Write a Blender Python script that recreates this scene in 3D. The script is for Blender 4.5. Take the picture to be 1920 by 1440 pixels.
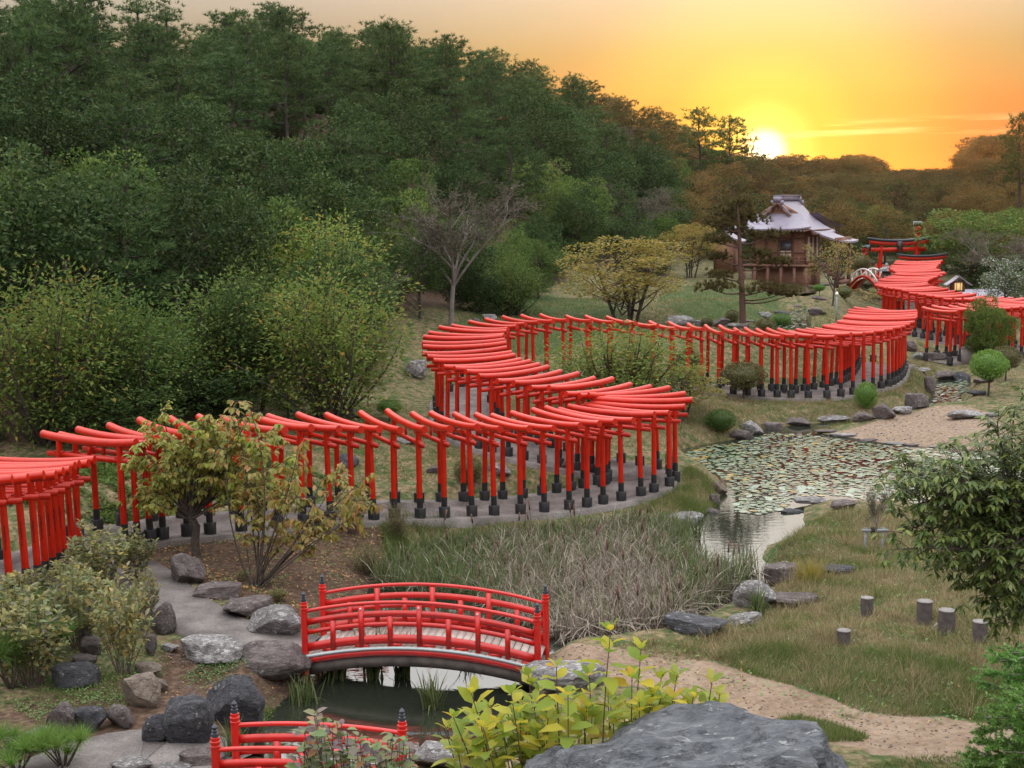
import bpy, bmesh, math, random
import numpy as np
from math import sin, cos, pi, radians as R

S = bpy.context.scene
for _o in list(bpy.data.objects):
    bpy.data.objects.remove(_o)
COL = S.collection

# ------------------------------------------------------------------ camera
F_PX, PITCH, ROLL, CAM_Z = 2500.0, 0.130808, 0.012539, 8.25
CAM = np.array([0.0, 0.0, CAM_Z])
_cp, _sp, _cr, _sr = cos(PITCH), sin(PITCH), cos(ROLL), sin(ROLL)
_R = np.array([1.0, 0, 0]); _U = np.array([0, _sp, _cp]); FWD = np.array([0, _cp, -_sp])
XA = _cr * _R - _sr * _U
YA = _sr * _R + _cr * _U
cam = bpy.data.cameras.new('camera')
cam.sensor_width = 36.0
cam.lens = F_PX / 1920 * 36.0
cam.clip_start, cam.clip_end = 0.1, 3000
cam_o = bpy.data.objects.new('camera', cam); COL.objects.link(cam_o)
from mathutils import Matrix, Vector
cam_o.matrix_world = Matrix(((XA[0], YA[0], -FWD[0], 0), (XA[1], YA[1], -FWD[1], 0), (XA[2], YA[2], -FWD[2], CAM_Z), (0, 0, 0, 1)))
S.camera = cam_o
S.cycles.use_denoising = True
S.cycles.max_bounces = 6
S.cycles.diffuse_bounces = 4
S.cycles.glossy_bounces = 3
S.cycles.transmission_bounces = 3
S.cycles.transparent_max_bounces = 4
S.cycles.volume_bounces = 0
S.cycles.sample_clamp_indirect = 4.0
S.cycles.caustics_reflective = False
S.cycles.caustics_refractive = False

def ray(px, py):
    d = FWD + (px - 960) / F_PX * XA - (py - 720) / F_PX * YA
    return d

# ------------------------------------------------------------------ sky, sun, exposure
SUN_DIR = ray(1432, 286); SUN_DIR = SUN_DIR / np.linalg.norm(SUN_DIR)
SUN_EL = math.asin(SUN_DIR[2]); SUN_AZ = math.atan2(SUN_DIR[0], SUN_DIR[1])
vs = S.view_settings
vs.view_transform = 'Standard'; vs.look = 'None'; vs.gamma = 1.0; vs.use_curve_mapping = False
vs.exposure = 1.5

W = bpy.data.worlds.new('World'); S.world = W; W.use_nodes = True
nt = W.node_tree; nt.nodes.clear()
def N(tree, typ, **kw):
    n = tree.nodes.new(typ)
    for k, v in kw.items():
        setattr(n, k, v)
    return n
def L(tree, a, b):
    tree.links.new(a, b)
def ramp(tree, src, stops, interp='LINEAR'):
    r = N(tree, 'ShaderNodeValToRGB'); cr = r.color_ramp; cr.interpolation = interp
    while len(cr.elements) < len(stops):
        cr.elements.new(0.5)
    for e, (p, c) in zip(cr.elements, stops):
        e.position = p
        e.color = (*c, 1) if len(c) == 3 else c
    L(tree, src, r.inputs['Fac'])
    return r.outputs['Color']
def math_n(tree, op, a, b=None, c=None):
    m = N(tree, 'ShaderNodeMath', operation=op)
    for i, v in enumerate((a, b, c)):
        if v is None: continue
        if isinstance(v, (int, float)): m.inputs[i].default_value = v
        else: L(tree, v, m.inputs[i])
    return m.outputs[0]
def mix_n(tree, fac, a, b, mode='MIX'):
    m = N(tree, 'ShaderNodeMix', data_type='RGBA', blend_type=mode)
    for s, v in ((0, fac), (6, a), (7, b)):
        if isinstance(v, (int, float)): m.inputs[s].default_value = v
        elif isinstance(v, tuple): m.inputs[s].default_value = (*v, 1) if len(v) == 3 else v
        else: L(tree, v, m.inputs[s])
    return m.outputs[2]
tc = N(nt, 'ShaderNodeTexCoord')
sep = N(nt, 'ShaderNodeSeparateXYZ'); L(nt, tc.outputs['Generated'], sep.inputs[0])
el = math_n(nt, 'ARCSINE', sep.outputs[2])                       # elevation, radians
e01 = math_n(nt, 'ADD', math_n(nt, 'MULTIPLY', el, 1 / pi), 0.5)    # 0 nadir, .5 horizon, 1 zenith
def ed(d): return 0.5 + d / 180.0
west = ramp(nt, e01, [(0.0, (.05, .05, .04)), (ed(-1), (.06, .05, .04)), (ed(0.5), (.02, .0, .0)), (ed(2.4), (.02, .0, .003)), (ed(4.2), (.05, .012, .007)),
                      (ed(6.2), (.075, .060, .030)), (ed(8.8), (.175, .15, .125)), (ed(13), (.46, .44, .42)), (ed(38), (.84, .85, .87)), (1.0, (1.18, 1.20, 1.24))])
east = ramp(nt, e01, [(0.0, (.05, .05, .04)), (ed(-1), (.10, .08, .09)), (ed(1), (.20, .17, .21)), (ed(8), (.29, .27, .30)), (ed(20), (.46, .45, .48)), (ed(45), (.88, .88, .91)), (1.0, (1.18, 1.20, 1.24))])
dp = N(nt, 'ShaderNodeVectorMath', operation='DOT_PRODUCT'); L(nt, tc.outputs['Generated'], dp.inputs[0]); dp.inputs[1].default_value = tuple(SUN_DIR)
side = math_n(nt, 'MULTIPLY_ADD', dp.outputs['Value'], 0.5, 0.5)
ws = N(nt, 'ShaderNodeMapRange', interpolation_type='SMOOTHSTEP'); L(nt, side, ws.inputs[0]); ws.inputs[1].default_value = 0.35; ws.inputs[2].default_value = 0.9
base = mix_n(nt, ws.outputs[0], east, west)
ang = math_n(nt, 'MULTIPLY', math_n(nt, 'ARCCOSINE', math_n(nt, 'MINIMUM', dp.outputs['Value'], 0.9999999)), 180 / pi / 20)   # 0..1 = 0..20 degrees from the sun
glow = ramp(nt, ang, [(0.0, (9, 8, 5)), (.012, (5, 4.4, 2.4)), (.030, (.9, .7, .3)), (.06, (.10, .24, .03)), (.13, (.0, .11, .0)), (.24, (.0, .06, .0)), (.46, (0, .012, 0)), (1.0, (0, 0, 0))], 'EASE')
# thin evening cloud streaks right of the sun and very soft veils higher up
mp = N(nt, 'ShaderNodeMapping'); L(nt, tc.outputs['Generated'], mp.inputs[0]); mp.inputs['Scale'].default_value = (7, 7, 130)
nz = N(nt, 'ShaderNodeTexNoise'); L(nt, mp.outputs[0], nz.inputs[0]); nz.inputs['Scale'].default_value = 1.3; nz.inputs['Detail'].default_value = 5
band = N(nt, 'ShaderNodeMapRange', interpolation_type='SMOOTHSTEP'); L(nt, math_n(nt, 'ABSOLUTE', math_n(nt, 'SUBTRACT', el, R(3.1))), band.inputs[0])
band.inputs[1].default_value = R(0.55); band.inputs[2].default_value = R(0.05)
st = math_n(nt, 'MULTIPLY', ramp(nt, nz.outputs[0], [(.5, (0, 0, 0)), (.68, (1, 1, 1))]), band.outputs[0])
skyc = mix_n(nt, 1.0, base, glow, 'ADD')
skyc = mix_n(nt, math_n(nt, 'MULTIPLY', st, ws.outputs[0]), skyc, mix_n(nt, 1.0, skyc, (.12, .16, .08), 'ADD'))
nish = N(nt, 'ShaderNodeTexSky', sky_type='NISHITA', sun_disc=False, sun_elevation=SUN_EL, sun_rotation=SUN_AZ)
SKY_GAIN = 1.0; NISH = 0.0122
bg1 = N(nt, 'ShaderNodeBackground'); L(nt, skyc, bg1.inputs[0]); bg1.inputs[1].default_value = SKY_GAIN
bg2 = N(nt, 'ShaderNodeBackground'); L(nt, mix_n(nt, 1.0, nish.outputs[0], ramp(nt, e01, [(ed(0), (.9, .40, .8)), (ed(2.4), (.95, .52, 1)), (ed(5), (1, .88, 1)), (ed(9), (1, 1, 1))]), 'MULTIPLY'), bg2.inputs[0]); bg2.inputs[1].default_value = NISH
ad = N(nt, 'ShaderNodeAddShader'); L(nt, bg1.outputs[0], ad.inputs[0]); L(nt, bg2.outputs[0], ad.inputs[1])
wo = N(nt, 'ShaderNodeOutputWorld'); L(nt, ad.outputs[0], wo.inputs[0])
W.cycles.sampling_method = 'MANUAL'; W.cycles.sample_map_resolution = 1024

sun = bpy.data.lights.new('sun', 'SUN'); sun.energy = 2.0; sun.angle = R(0.5); sun.color = (1.0, .40, .10)
sun_o = bpy.data.objects.new('sun', sun); COL.objects.link(sun_o)
sun_o.rotation_euler = Vector(-SUN_DIR).to_track_quat('-Z', 'Y').to_euler()

# ------------------------------------------------------------------ materials
def mat(name):
    m = bpy.data.materials.new(name); m.use_nodes = True
    t = m.node_tree
    return m, t, t.nodes['Principled BSDF']
def noise(t, scale, detail=4, coord='Object', rough=.55, stretch=None):
    c = N(t, 'ShaderNodeTexCoord')
    src = c.outputs[coord]
    if stretch:
        mpn = N(t, 'ShaderNodeMapping'); L(t, src, mpn.inputs[0]); mpn.inputs['Scale'].default_value = stretch; src = mpn.outputs[0]
    n = N(t, 'ShaderNodeTexNoise'); L(t, src, n.inputs[0]); n.inputs['Scale'].default_value = scale; n.inputs['Detail'].default_value = detail
    n.inputs['Roughness'].default_value = rough
    return n.outputs[0]
def bump(t, b, h, strength=.4, dist=.02):
    n = N(t, 'ShaderNodeBump'); n.inputs['Strength'].default_value = strength; n.inputs['Distance'].default_value = dist
    L(t, h, n.inputs['Height']); L(t, n.outputs[0], b.inputs['Normal'])
def paint(name, col, rough=.35, var=.12, scale=6, spec=.5, obvar=.12):
    m, t, b = mat(name)
    n = noise(t, scale, 5)
    oi = N(t, 'ShaderNodeObjectInfo')
    c0 = tuple(x * (1 - var) for x in col); c1 = tuple(min(1, x * (1 + var)) for x in col)
    cc = ramp(t, n, [(.3, c0), (.7, c1)])
    if obvar:
        v = math_n(t, 'MULTIPLY_ADD', oi.outputs['Random'], obvar, 1 - obvar / 2)
        hs = N(t, 'ShaderNodeHueSaturation'); L(t, cc, hs.inputs['Color']); L(t, v, hs.inputs['Value']); cc = hs.outputs[0]
    L(t, cc, b.inputs['Base Color'])
    rr = N(t, 'ShaderNodeMapRange'); L(t, n, rr.inputs[0]); rr.inputs[3].default_value = rough * .8; rr.inputs[4].default_value = rough * 1.3
    L(t, rr.outputs[0], b.inputs['Roughness'])
    b.inputs['Specular IOR Level'].default_value = spec
    bump(t, b, n, .12, .01)
    return m
def fade_sheen(m, amount, to):
    """upward faces paler: weather fading plus sky sheen painted in, broken up by noise"""
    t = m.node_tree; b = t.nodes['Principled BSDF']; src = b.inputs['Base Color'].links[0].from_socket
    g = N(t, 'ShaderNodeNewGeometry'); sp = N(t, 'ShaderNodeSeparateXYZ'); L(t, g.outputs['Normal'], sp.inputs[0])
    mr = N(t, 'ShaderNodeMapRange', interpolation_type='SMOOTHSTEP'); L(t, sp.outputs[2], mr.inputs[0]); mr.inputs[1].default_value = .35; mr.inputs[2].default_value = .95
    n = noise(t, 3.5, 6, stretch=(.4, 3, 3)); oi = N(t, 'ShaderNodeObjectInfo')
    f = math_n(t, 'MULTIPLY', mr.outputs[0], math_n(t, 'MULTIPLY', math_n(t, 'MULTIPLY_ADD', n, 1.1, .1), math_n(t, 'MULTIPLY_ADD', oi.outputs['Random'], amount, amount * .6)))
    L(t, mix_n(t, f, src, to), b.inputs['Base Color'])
def leafmat(name, cols, trans=.35, rough=.5, obvar=.25, spec=.35):
    """leaf colours picked at random for every single leaf (mesh island)"""
    m, t, b = mat(name)
    g = N(t, 'ShaderNodeNewGeometry'); oi = N(t, 'ShaderNodeObjectInfo')
    k = len(cols)
    c = ramp(t, g.outputs['Random Per Island'], [(i / (k - 1) if k > 1 else 0, cc) for i, cc in enumerate(cols)])
    if obvar:
        v = math_n(t, 'MULTIPLY_ADD', oi.outputs['Random'], obvar * 2.6, 1 - obvar * 1.1)
        hs = N(t, 'ShaderNodeHueSaturation'); L(t, c, hs.inputs['Color']); L(t, v, hs.inputs['Value'])
        L(t, math_n(t, 'MULTIPLY_ADD', math_n(t, 'FRACT', math_n(t, 'MULTIPLY', oi.outputs['Random'], 7.7)), .022, .492), hs.inputs['Hue']); c = hs.outputs[0]
    L(t, c, b.inputs['Base Color']); b.inputs['Roughness'].default_value = rough; b.inputs['Specular IOR Level'].default_value = spec
    tr = N(t, 'ShaderNodeBsdfTranslucent'); L(t, c, tr.inputs[0])
    mx = N(t, 'ShaderNodeMixShader'); mx.inputs[0].default_value = trans
    L(t, b.outputs[0], mx.inputs[1]); L(t, tr.outputs[0], mx.inputs[2])
    L(t, mx.outputs[0], t.nodes['Material Output'].inputs['Surface'])
    return m
M = {}
M['red'] = paint('vermilion_paint', (.46, .0135, .0028), .31, .18, 5, .38)
fade_sheen(M['red'], .34, (.62, .10, .065))  # paler tops: weather fading plus sky sheen put into the paint colour
M['red_bridge'] = paint('bridge_red_paint', (.52, .014, .010), .30, .14, 5, .55)
fade_sheen(M['red_bridge'], .25, (.62, .09, .07))
M['black'] = paint('black_paint', (.018, .018, .020), .4, .3, 6)
M['navy'] = paint('dark_bronze', (.035, .045, .06), .35, .3, 20)
M['concrete'] = paint('grey_concrete', (.24, .21, .20), .85, .22, 2.2, .3, .0)
M['pale_edge'] = paint('pale_blue_edge', (.52, .58, .60), .6, .1, 8)
M['deck'] = paint('weathered_plank', (.40, .34, .30), .75, .2, 9, .3, .3)
M['bark'] = paint('grey_brown_bark', (.075, .06, .05), .9, .45, 14, .2)
M['bark_red'] = paint('reddish_pine_bark', (.13, .075, .06), .9, .4, 14, .2)
M['bark_pale'] = paint('pale_bark', (.19, .16, .145), .85, .3, 12, .2)
M['twig'] = paint('purple_brown_twig', (.12, .085, .08), .9, .3, 12, .2)
M['wood'] = paint('old_brown_timber', (.17, .085, .06), .8, .3, 8, .3)
M['wood_pale'] = paint('weathered_grey_wood', (.095, .078, .075), .85, .35, 10, .3)
M['cut'] = paint('sawn_grey_end', (.22, .20, .19), .85, .3, 16, .3)
M['copper'] = paint('grey_copper_roof', (.21, .185, .235), .40, .12, 3, .6, 0)
M['plaster'] = paint('tan_wall_boards', (.30, .16, .105), .8, .2, 6, .3)
M['screen'] = paint('pale_paper_screen', (.62, .50, .38), .7, .08, 6, .3)
M['white'] = paint('white_paint', (.78, .76, .72), .5, .06, 8)
M['ink'] = paint('black_ink', (.012, .010, .010), .6, .2, 10, .3, 0)
M['stake'] = paint('grey_blue_stake', (.22, .24, .25), .8, .25, 12, .3)
M['rope'] = paint('dark_rope', (.05, .04, .035), .9, .2, 20, .2)

def rock_mat(name, lo, mid, hi, lichen, amount, sc=1.0):
    m, t, b = mat(name)
    oi = N(t, 'ShaderNodeObjectInfo'); c = N(t, 'ShaderNodeTexCoord')
    va = N(t, 'ShaderNodeVectorMath', operation='ADD'); L(t, c.outputs['Object'], va.inputs[0])
    vm = N(t, 'ShaderNodeVectorMath', operation='SCALE'); L(t, oi.outputs['Location'], vm.inputs[0]); vm.inputs[3].default_value = 3.1
    L(t, vm.outputs[0], va.inputs[1])
    def nn(s, d=6, st=None):
        n = N(t, 'ShaderNodeTexNoise'); src = va.outputs[0]
        if st:
            mm = N(t, 'ShaderNodeMapping'); L(t, src, mm.inputs[0]); mm.inputs['Scale'].default_value = st; src = mm.outputs[0]
        L(t, src, n.inputs[0]); n.inputs['Scale'].default_value = s * sc; n.inputs['Detail'].default_value = d; n.inputs['Roughness'].default_value = .68
        return n.outputs[0]
    n1 = nn(2.2); n2 = nn(6, 9, (1, 1, 2.2)); n3 = nn(4.5, 9)
    vo = N(t, 'ShaderNodeTexVoronoi', feature='DISTANCE_TO_EDGE'); vd = N(t, 'ShaderNodeVectorMath', operation='ADD'); L(t, va.outputs[0], vd.inputs[0])
    vw = N(t, 'ShaderNodeVectorMath', operation='SCALE'); L(t, n1, vw.inputs[0]); vw.inputs[3].default_value = .9; L(t, vw.outputs[0], vd.inputs[1]); L(t, vd.outputs[0], vo.inputs['Vector']); vo.inputs['Scale'].default_value = 1.7 * sc ** .5
    crack = ramp(t, vo.outputs['Distance'], [(0, (0, 0, 0)), (.035, (1, 1, 1))])
    c1 = ramp(t, math_n(t, 'MULTIPLY_ADD', n1, .5, math_n(t, 'MULTIPLY', n2, .5)), [(.34, lo), (.5, mid), (.66, hi)])
    lf = ramp(t, n3, [(amount, (0, 0, 0)), (amount + .05, (1, 1, 1))])
    c2 = mix_n(t, math_n(t, 'MULTIPLY', lf, .7), c1, lichen); c2 = mix_n(t, math_n(t, 'MULTIPLY_ADD', crack, -.34, .34), c2, tuple(x * .5 for x in lo))
    v = math_n(t, 'MULTIPLY_ADD', oi.outputs['Random'], .3, .85)
    hs = N(t, 'ShaderNodeHueSaturation'); L(t, c2, hs.inputs['Color']); L(t, v, hs.inputs['Value'])
    L(t, hs.outputs[0], b.inputs['Base Color']); b.inputs['Roughness'].default_value = .8; b.inputs['Specular IOR Level'].default_value = .3
    bump(t, b, math_n(t, 'ADD', math_n(t, 'ADD', n2, n3), math_n(t, 'MULTIPLY', crack, .25)), .9, .07)
    return m
M['rock'] = rock_mat('brown_grey_rock', (.055, .042, .040), (.13, .105, .10), (.23, .19, .18), (.42, .40, .38), .60)
M['rock_pale'] = rock_mat('pale_lichen_rock', (.09, .08, .078), (.20, .185, .18), (.32, .30, .295), (.50, .49, .47), .53)
M['rock_dark'] = rock_mat('dark_slate_rock', (.028, .029, .034), (.068, .068, .076), (.135, .13, .135), (.38, .38, .37), .60)
M['rock_boulder'] = rock_mat('streaked_boulder', (.06, .066, .076), (.135, .142, .155), (.25, .258, .27), (.46, .46, .45), .60, 2.4)
M['rock_tan'] = rock_mat('tan_rock', (.11, .08, .06), (.21, .165, .13), (.32, .26, .21), (.40, .37, .33), .62)

# ------------------------------------------------------------------ mesh helpers
def mesh_np(name, V, faces, mats=(), smooth=False, midx=None):
    """V (n,3); faces: list of int arrays (k,3) or (k,4)"""
    me = bpy.data.meshes.new(name)
    V = np.asarray(V, dtype=np.float32)
    me.vertices.add(len(V)); me.vertices.foreach_set('co', V.ravel())
    loops = np.concatenate([np.asarray(f, dtype=np.int32).ravel() for f in faces])
    tot = np.concatenate([np.full(len(f), np.asarray(f).shape[1], dtype=np.int32) for f in faces])
    start = np.concatenate([[0], np.cumsum(tot)[:-1]]).astype(np.int32)
    me.loops.add(len(loops)); me.loops.foreach_set('vertex_index', loops)
    me.polygons.add(len(tot)); me.polygons.foreach_set('loop_start', start); me.polygons.foreach_set('loop_total', tot)
    if midx is not None: me.polygons.foreach_set('material_index', np.asarray(midx, dtype=np.int32))
    if smooth: me.polygons.foreach_set('use_smooth', np.ones(len(tot), dtype=bool))
    me.update(calc_edges=True)
    for m in mats: me.materials.append(m)
    return me

class MB:
    """collects simple shapes into one mesh"""
    def __init__(s): s.v = []; s.f3 = []; s.f4 = []; s.n = 0; s.poly = []
    def add(s, V, quads=None, tris=None):
        V = np.asarray(V, float)
        if quads is not None and len(quads): s.f4.append(np.asarray(quads) + s.n)
        if tris is not None and len(tris): s.f3.append(np.asarray(tris) + s.n)
        s.v.append(V); s.n += len(V)
        return s
    def box(s, c, size, rot=None):
        x, y, z = np.asarray(size, float) / 2
        V = np.array([(-x, -y, -z), (x, -y, -z), (x, y, -z), (-x, y, -z), (-x, -y, z), (x, -y, z), (x, y, z), (-x, y, z)])
        if rot is not None: V = V @ np.asarray(rot).T
        return s.add(V + np.asarray(c, float), [(0, 3, 2, 1), (4, 5, 6, 7), (0, 1, 5, 4), (1, 2, 6, 5), (2, 3, 7, 6), (3, 0, 4, 7)])
    def tube(s, P, r, n=8, cap=True, flat=1.0):
        P = np.asarray(P, float); k = len(P); r = np.broadcast_to(np.asarray(r, float), (k,))
        T = np.gradient(P, axis=0); T /= np.linalg.norm(T, axis=1)[:, None] + 1e-9
        up = np.array([0, 0, 1.0]) if abs(T[0][2]) < .9 else np.array([1.0, 0, 0])
        A = np.cross(T, up); A /= np.linalg.norm(A, axis=1)[:, None] + 1e-9
        B = np.cross(A, T)
        th = np.arange(n) * 2 * pi / n
        V = P[:, None, :] + r[:, None, None] * (np.cos(th)[None, :, None] * A[:, None, :] + flat * np.sin(th)[None, :, None] * B[:, None, :])
        V = V.reshape(-1, 3)
        i = np.arange(k - 1)[:, None] * n; j = np.arange(n)[None, :]; j2 = (j + 1) % n
        Q = np.stack([i + j, i + j2, i + n + j2, i + n + j], -1).reshape(-1, 4)
        tr = []
        if cap:
            V = np.concatenate([V, P[:1], P[-1:]])
            a, b = k * n, k * n + 1
            tr = [(a, (q + 1) % n, q) for q in range(n)] + [(b, (k - 1) * n + q, (k - 1) * n + (q + 1) % n) for q in range(n)]
        return s.add(V, Q, tr)
    def lathe(s, prof, n=12, c=(0, 0, 0)):
        """prof: (r, z) pairs bottom to top"""
        P = np.array([(0, 0, z) for _, z in prof]) ; rr = np.array([q for q, _ in prof])
        th = np.arange(n) * 2 * pi / n
        V = np.stack([rr[:, None] * np.cos(th), rr[:, None] * np.sin(th), np.repeat(P[:, 2:3], n, 1)], -1).reshape(-1, 3) + np.asarray(c, float)
        k = len(prof); i = np.arange(k - 1)[:, None] * n; j = np.arange(n)[None, :]; j2 = (j + 1) % n
        Q = np.stack([i + j, i + j2, i + n + j2, i + n + j], -1).reshape(-1, 4)
        V = np.concatenate([V, [np.add((0, 0, prof[0][1]), c)], [np.add((0, 0, prof[-1][1]), c)]])
        tr = [(k * n, (q + 1) % n, q) for q in range(n)] + [(k * n + 1, (k - 1) * n + q, (k - 1) * n + (q + 1) % n) for q in range(n)]
        return s.add(V, Q, tr)
    def mesh(s, name, m, smooth=False):
        fs = []
        if s.f4: fs.append(np.concatenate(s.f4))
        if s.f3: fs.append(np.concatenate(s.f3))
        return mesh_np(name, np.concatenate(s.v), fs, [m] if not isinstance(m, (list, tuple)) else m, smooth)

def smooth_by_angle(me, deg=40):
    me.polygons.foreach_set('use_smooth', np.ones(len(me.polygons), dtype=bool))
    try: me.set_sharp_from_angle(angle=R(deg))
    except Exception: pass
    return me
def link(name, data, parent=None, loc=None, rz=None, scale=None):
    o = bpy.data.objects.new(name, data); COL.objects.link(o)
    if parent is not None: o.parent = parent
    if loc is not None: o.location = loc
    if rz is not None: o.rotation_euler = (0, 0, rz)
    if scale is not None: o.scale = (scale,) * 3 if isinstance(scale, (int, float)) else scale
    return o
def tag(o, label=None, cat=None, group=None, kind=None):
    if label: o['label'] = label
    if cat: o['category'] = cat
    if group: o['group'] = group
    if kind: o['kind'] = kind
    return o
def empty(name, loc, rz=0, label=None, cat=None, group=None, scale=None):
    o = link(name, None, None, loc, rz, scale); o.empty_display_size = .2
    return tag(o, label, cat, group)
ORD = ('first second third fourth fifth sixth seventh eighth ninth tenth eleventh twelfth thirteenth fourteenth fifteenth sixteenth seventeenth '
       'eighteenth nineteenth twentieth').split()
TENS = {20: 'twenty', 30: 'thirty', 40: 'forty', 50: 'fifty'}
def ordinal(i):
    if i <= 20: return ORD[i - 1]
    t, u = i // 10 * 10, i % 10
    return TENS[t] + '-' + ORD[u - 1] if u else TENS[t][:-1] + 'ieth'
# ------------------------------------------------------------------ where the torii stand: x, y, z below the eye, direction of the top log
GQ = np.array([(-9.57,29.63,-7.41,-0.51),(-9.31,29.82,-7.39,-0.55),(-9.01,30.08,-7.37,-0.64),(-8.68,30.43,-7.35,-0.82),(-8.11,30.73,-7.35,-0.91),(-7.56,30.98,-7.36,-1.00),(-6.93,31.30,-7.38,-0.97),(-6.25,31.62,-7.40,-0.85),(-5.67,31.97,-7.44,-0.86),(-5.16,32.42,-7.49,-0.79),(-4.60,32.86,-7.54,-0.88),(-4.03,33.29,-7.61,-0.99),(-3.43,33.71,-7.67,-1.12),(-2.77,34.04,-7.74,-1.16),(-2.16,34.37,-7.82,-1.17),(-1.53,34.74,-7.89,-1.10),(-0.94,35.08,-7.96,-1.12),(-0.31,35.45,-8.02,-1.05),(0.26,35.82,-8.07,-0.97),(0.89,36.16,-8.10,-0.89),(1.41,36.52,-8.11,-0.93),(1.86,36.86,-8.12,-0.90),(2.34,37.18,-8.11,-0.84),(2.82,37.55,-8.09,-0.67),(3.23,37.87,-8.06,-0.66),(3.62,38.24,-8.01,-0.41),(3.78,38.63,-7.96,-0.14),(3.72,38.97,-7.89,0.16),(3.51,39.17,-7.83,0.50),(3.09,39.29,-7.76,0.68),(2.60,39.37,-7.69,0.79),(2.06,39.53,-7.61,0.80),(1.54,39.73,-7.53,0.80),(1.01,39.97,-7.45,0.82),(0.53,40.24,-7.38,0.82),(0.10,40.50,-7.31,0.74),(-0.26,40.80,-7.24,0.70),(-0.60,41.21,-7.18,0.64),(-0.93,41.75,-7.13,0.59),(-1.20,42.46,-7.08,0.45),(-1.39,43.33,-7.03,0.35),(-1.53,44.28,-6.99,0.31),(-1.59,45.29,-6.96,0.26),(-1.66,46.34,-6.93,0.17),(-1.75,47.47,-6.90,0.04),(-1.70,48.62,-6.88,-0.22),(-1.49,49.72,-6.86,-0.49),(-1.20,50.76,-6.84,-0.71),(-0.73,51.69,-6.82,-0.87),(-0.23,52.52,-6.81,-0.99),(0.39,53.25,-6.80,-1.06),(1.00,53.91,-6.80,-1.14),(1.79,54.41,-6.81,-1.22),(2.74,54.61,-6.83,-1.26),(3.61,54.51,-6.88,-1.23),(4.45,54.21,-6.94,-1.25),(5.29,53.81,-7.01,-1.24),(6.05,53.47,-7.06,-1.31),(6.77,53.25,-7.11,-1.39),(7.42,53.02,-7.14,-1.49),(8.00,52.64,-7.18,-1.50),(8.51,52.23,-7.21,-1.50),(9.03,51.87,-7.23,-1.54),(9.48,51.62,-7.25,-1.49),(9.99,51.46,-7.26,-1.43),(10.46,51.34,-7.28,-1.39),(11.01,51.25,-7.29,-1.29),(11.60,51.25,-7.30,-1.15),(12.09,51.49,-7.30,-1.02),(12.60,51.85,-7.29,-0.95),(13.10,52.29,-7.28,-0.90),(13.54,52.71,-7.26,-0.84),(13.91,53.07,-7.24,-0.76),(14.25,53.39,-7.23,-0.65),(14.49,53.72,-7.21,-0.53),(14.69,54.08,-7.19,-0.42),(14.92,54.48,-7.17,-0.33),(15.12,54.93,-7.14,-0.27),(15.31,55.36,-7.11,-0.24),(15.46,55.78,-7.08,-0.21),(15.61,56.19,-7.06,-0.20),(15.77,56.61,-7.03,-0.19),(15.91,57.05,-7.01,-0.23),(16.05,57.50,-6.99,-0.39),(16.27,57.96,-6.97,-0.75),(16.60,58.37,-6.95,-1.13),(20.02,62.24,-7.34,-1.31),(20.57,62.41,-7.23,-1.32)])
NA = 86                                            # index of the first gate beyond the stream
sz = np.interp(np.arange(len(GQ)), [0, 8, 14, 26, 36, 52, 62, 85, 86, 87], [1, 1, .98, .98, 1, 1.0, 1.05, 1.06, 1.07, 1.07])
G = GQ.copy(); G[:, :3] *= sz[:, None]; G[:, 2] += CAM_Z
GS = sz.copy()
# the gates nearest to the viewer, to the left of the first turn
def chain(pts, step):
    P = np.array(pts, float); d = np.concatenate([[0], np.cumsum(np.linalg.norm(np.diff(P[:, :2], axis=0), axis=1))])
    s = np.arange(0, d[-1] + 1e-6, step)
    return np.stack([np.interp(s, d, P[:, k]) for k in range(P.shape[1])], 1)
left = chain([(-10.5, 28.75, .62, -.16), (-10.52, 27.8, .68, -.10), (-10.42, 26.4, .82, -.04), (-10.38, 25.4, .93, 0), (-10.65, 24.3, 1.0, .07), (-11.1, 23.0, 1.06, .12), (-11.8, 21.4, 1.1, .2)], .52)[:12]
far1 = chain([(22.1, 66.8, .42, -1.27), (23.4, 67.2, .46, -1.2), (24.9, 67.7, .48, -1.1), (26.2, 68.4, .50, -.95), (27.3, 69.4, .5, -.6), (27.8, 70.4, .5, -.1), (27.6, 71.3, .5, .35)], .55)[1:]
far2 = chain([(27.1, 71.9, .5, .52), (26.1, 72.7, .52, .5), (25.0, 73.8, .55, .45), (23.9, 75.4, .75, .35), (23.15, 77.0, .9, .2), (23.0, 78.6, 1.0, .05), (23.6, 80.2, 1.15, -.1), (24.8, 82.0, 1.3, -.1), (25.7, 83.6, 1.4, -.05),
               (25.75, 85.2, 1.5, .1), (26.2, 87.2, 1.6, .05), (27.2, 89.5, 1.75, -.1), (28.0, 91.5, 1.85, -.1)], .55)

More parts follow.
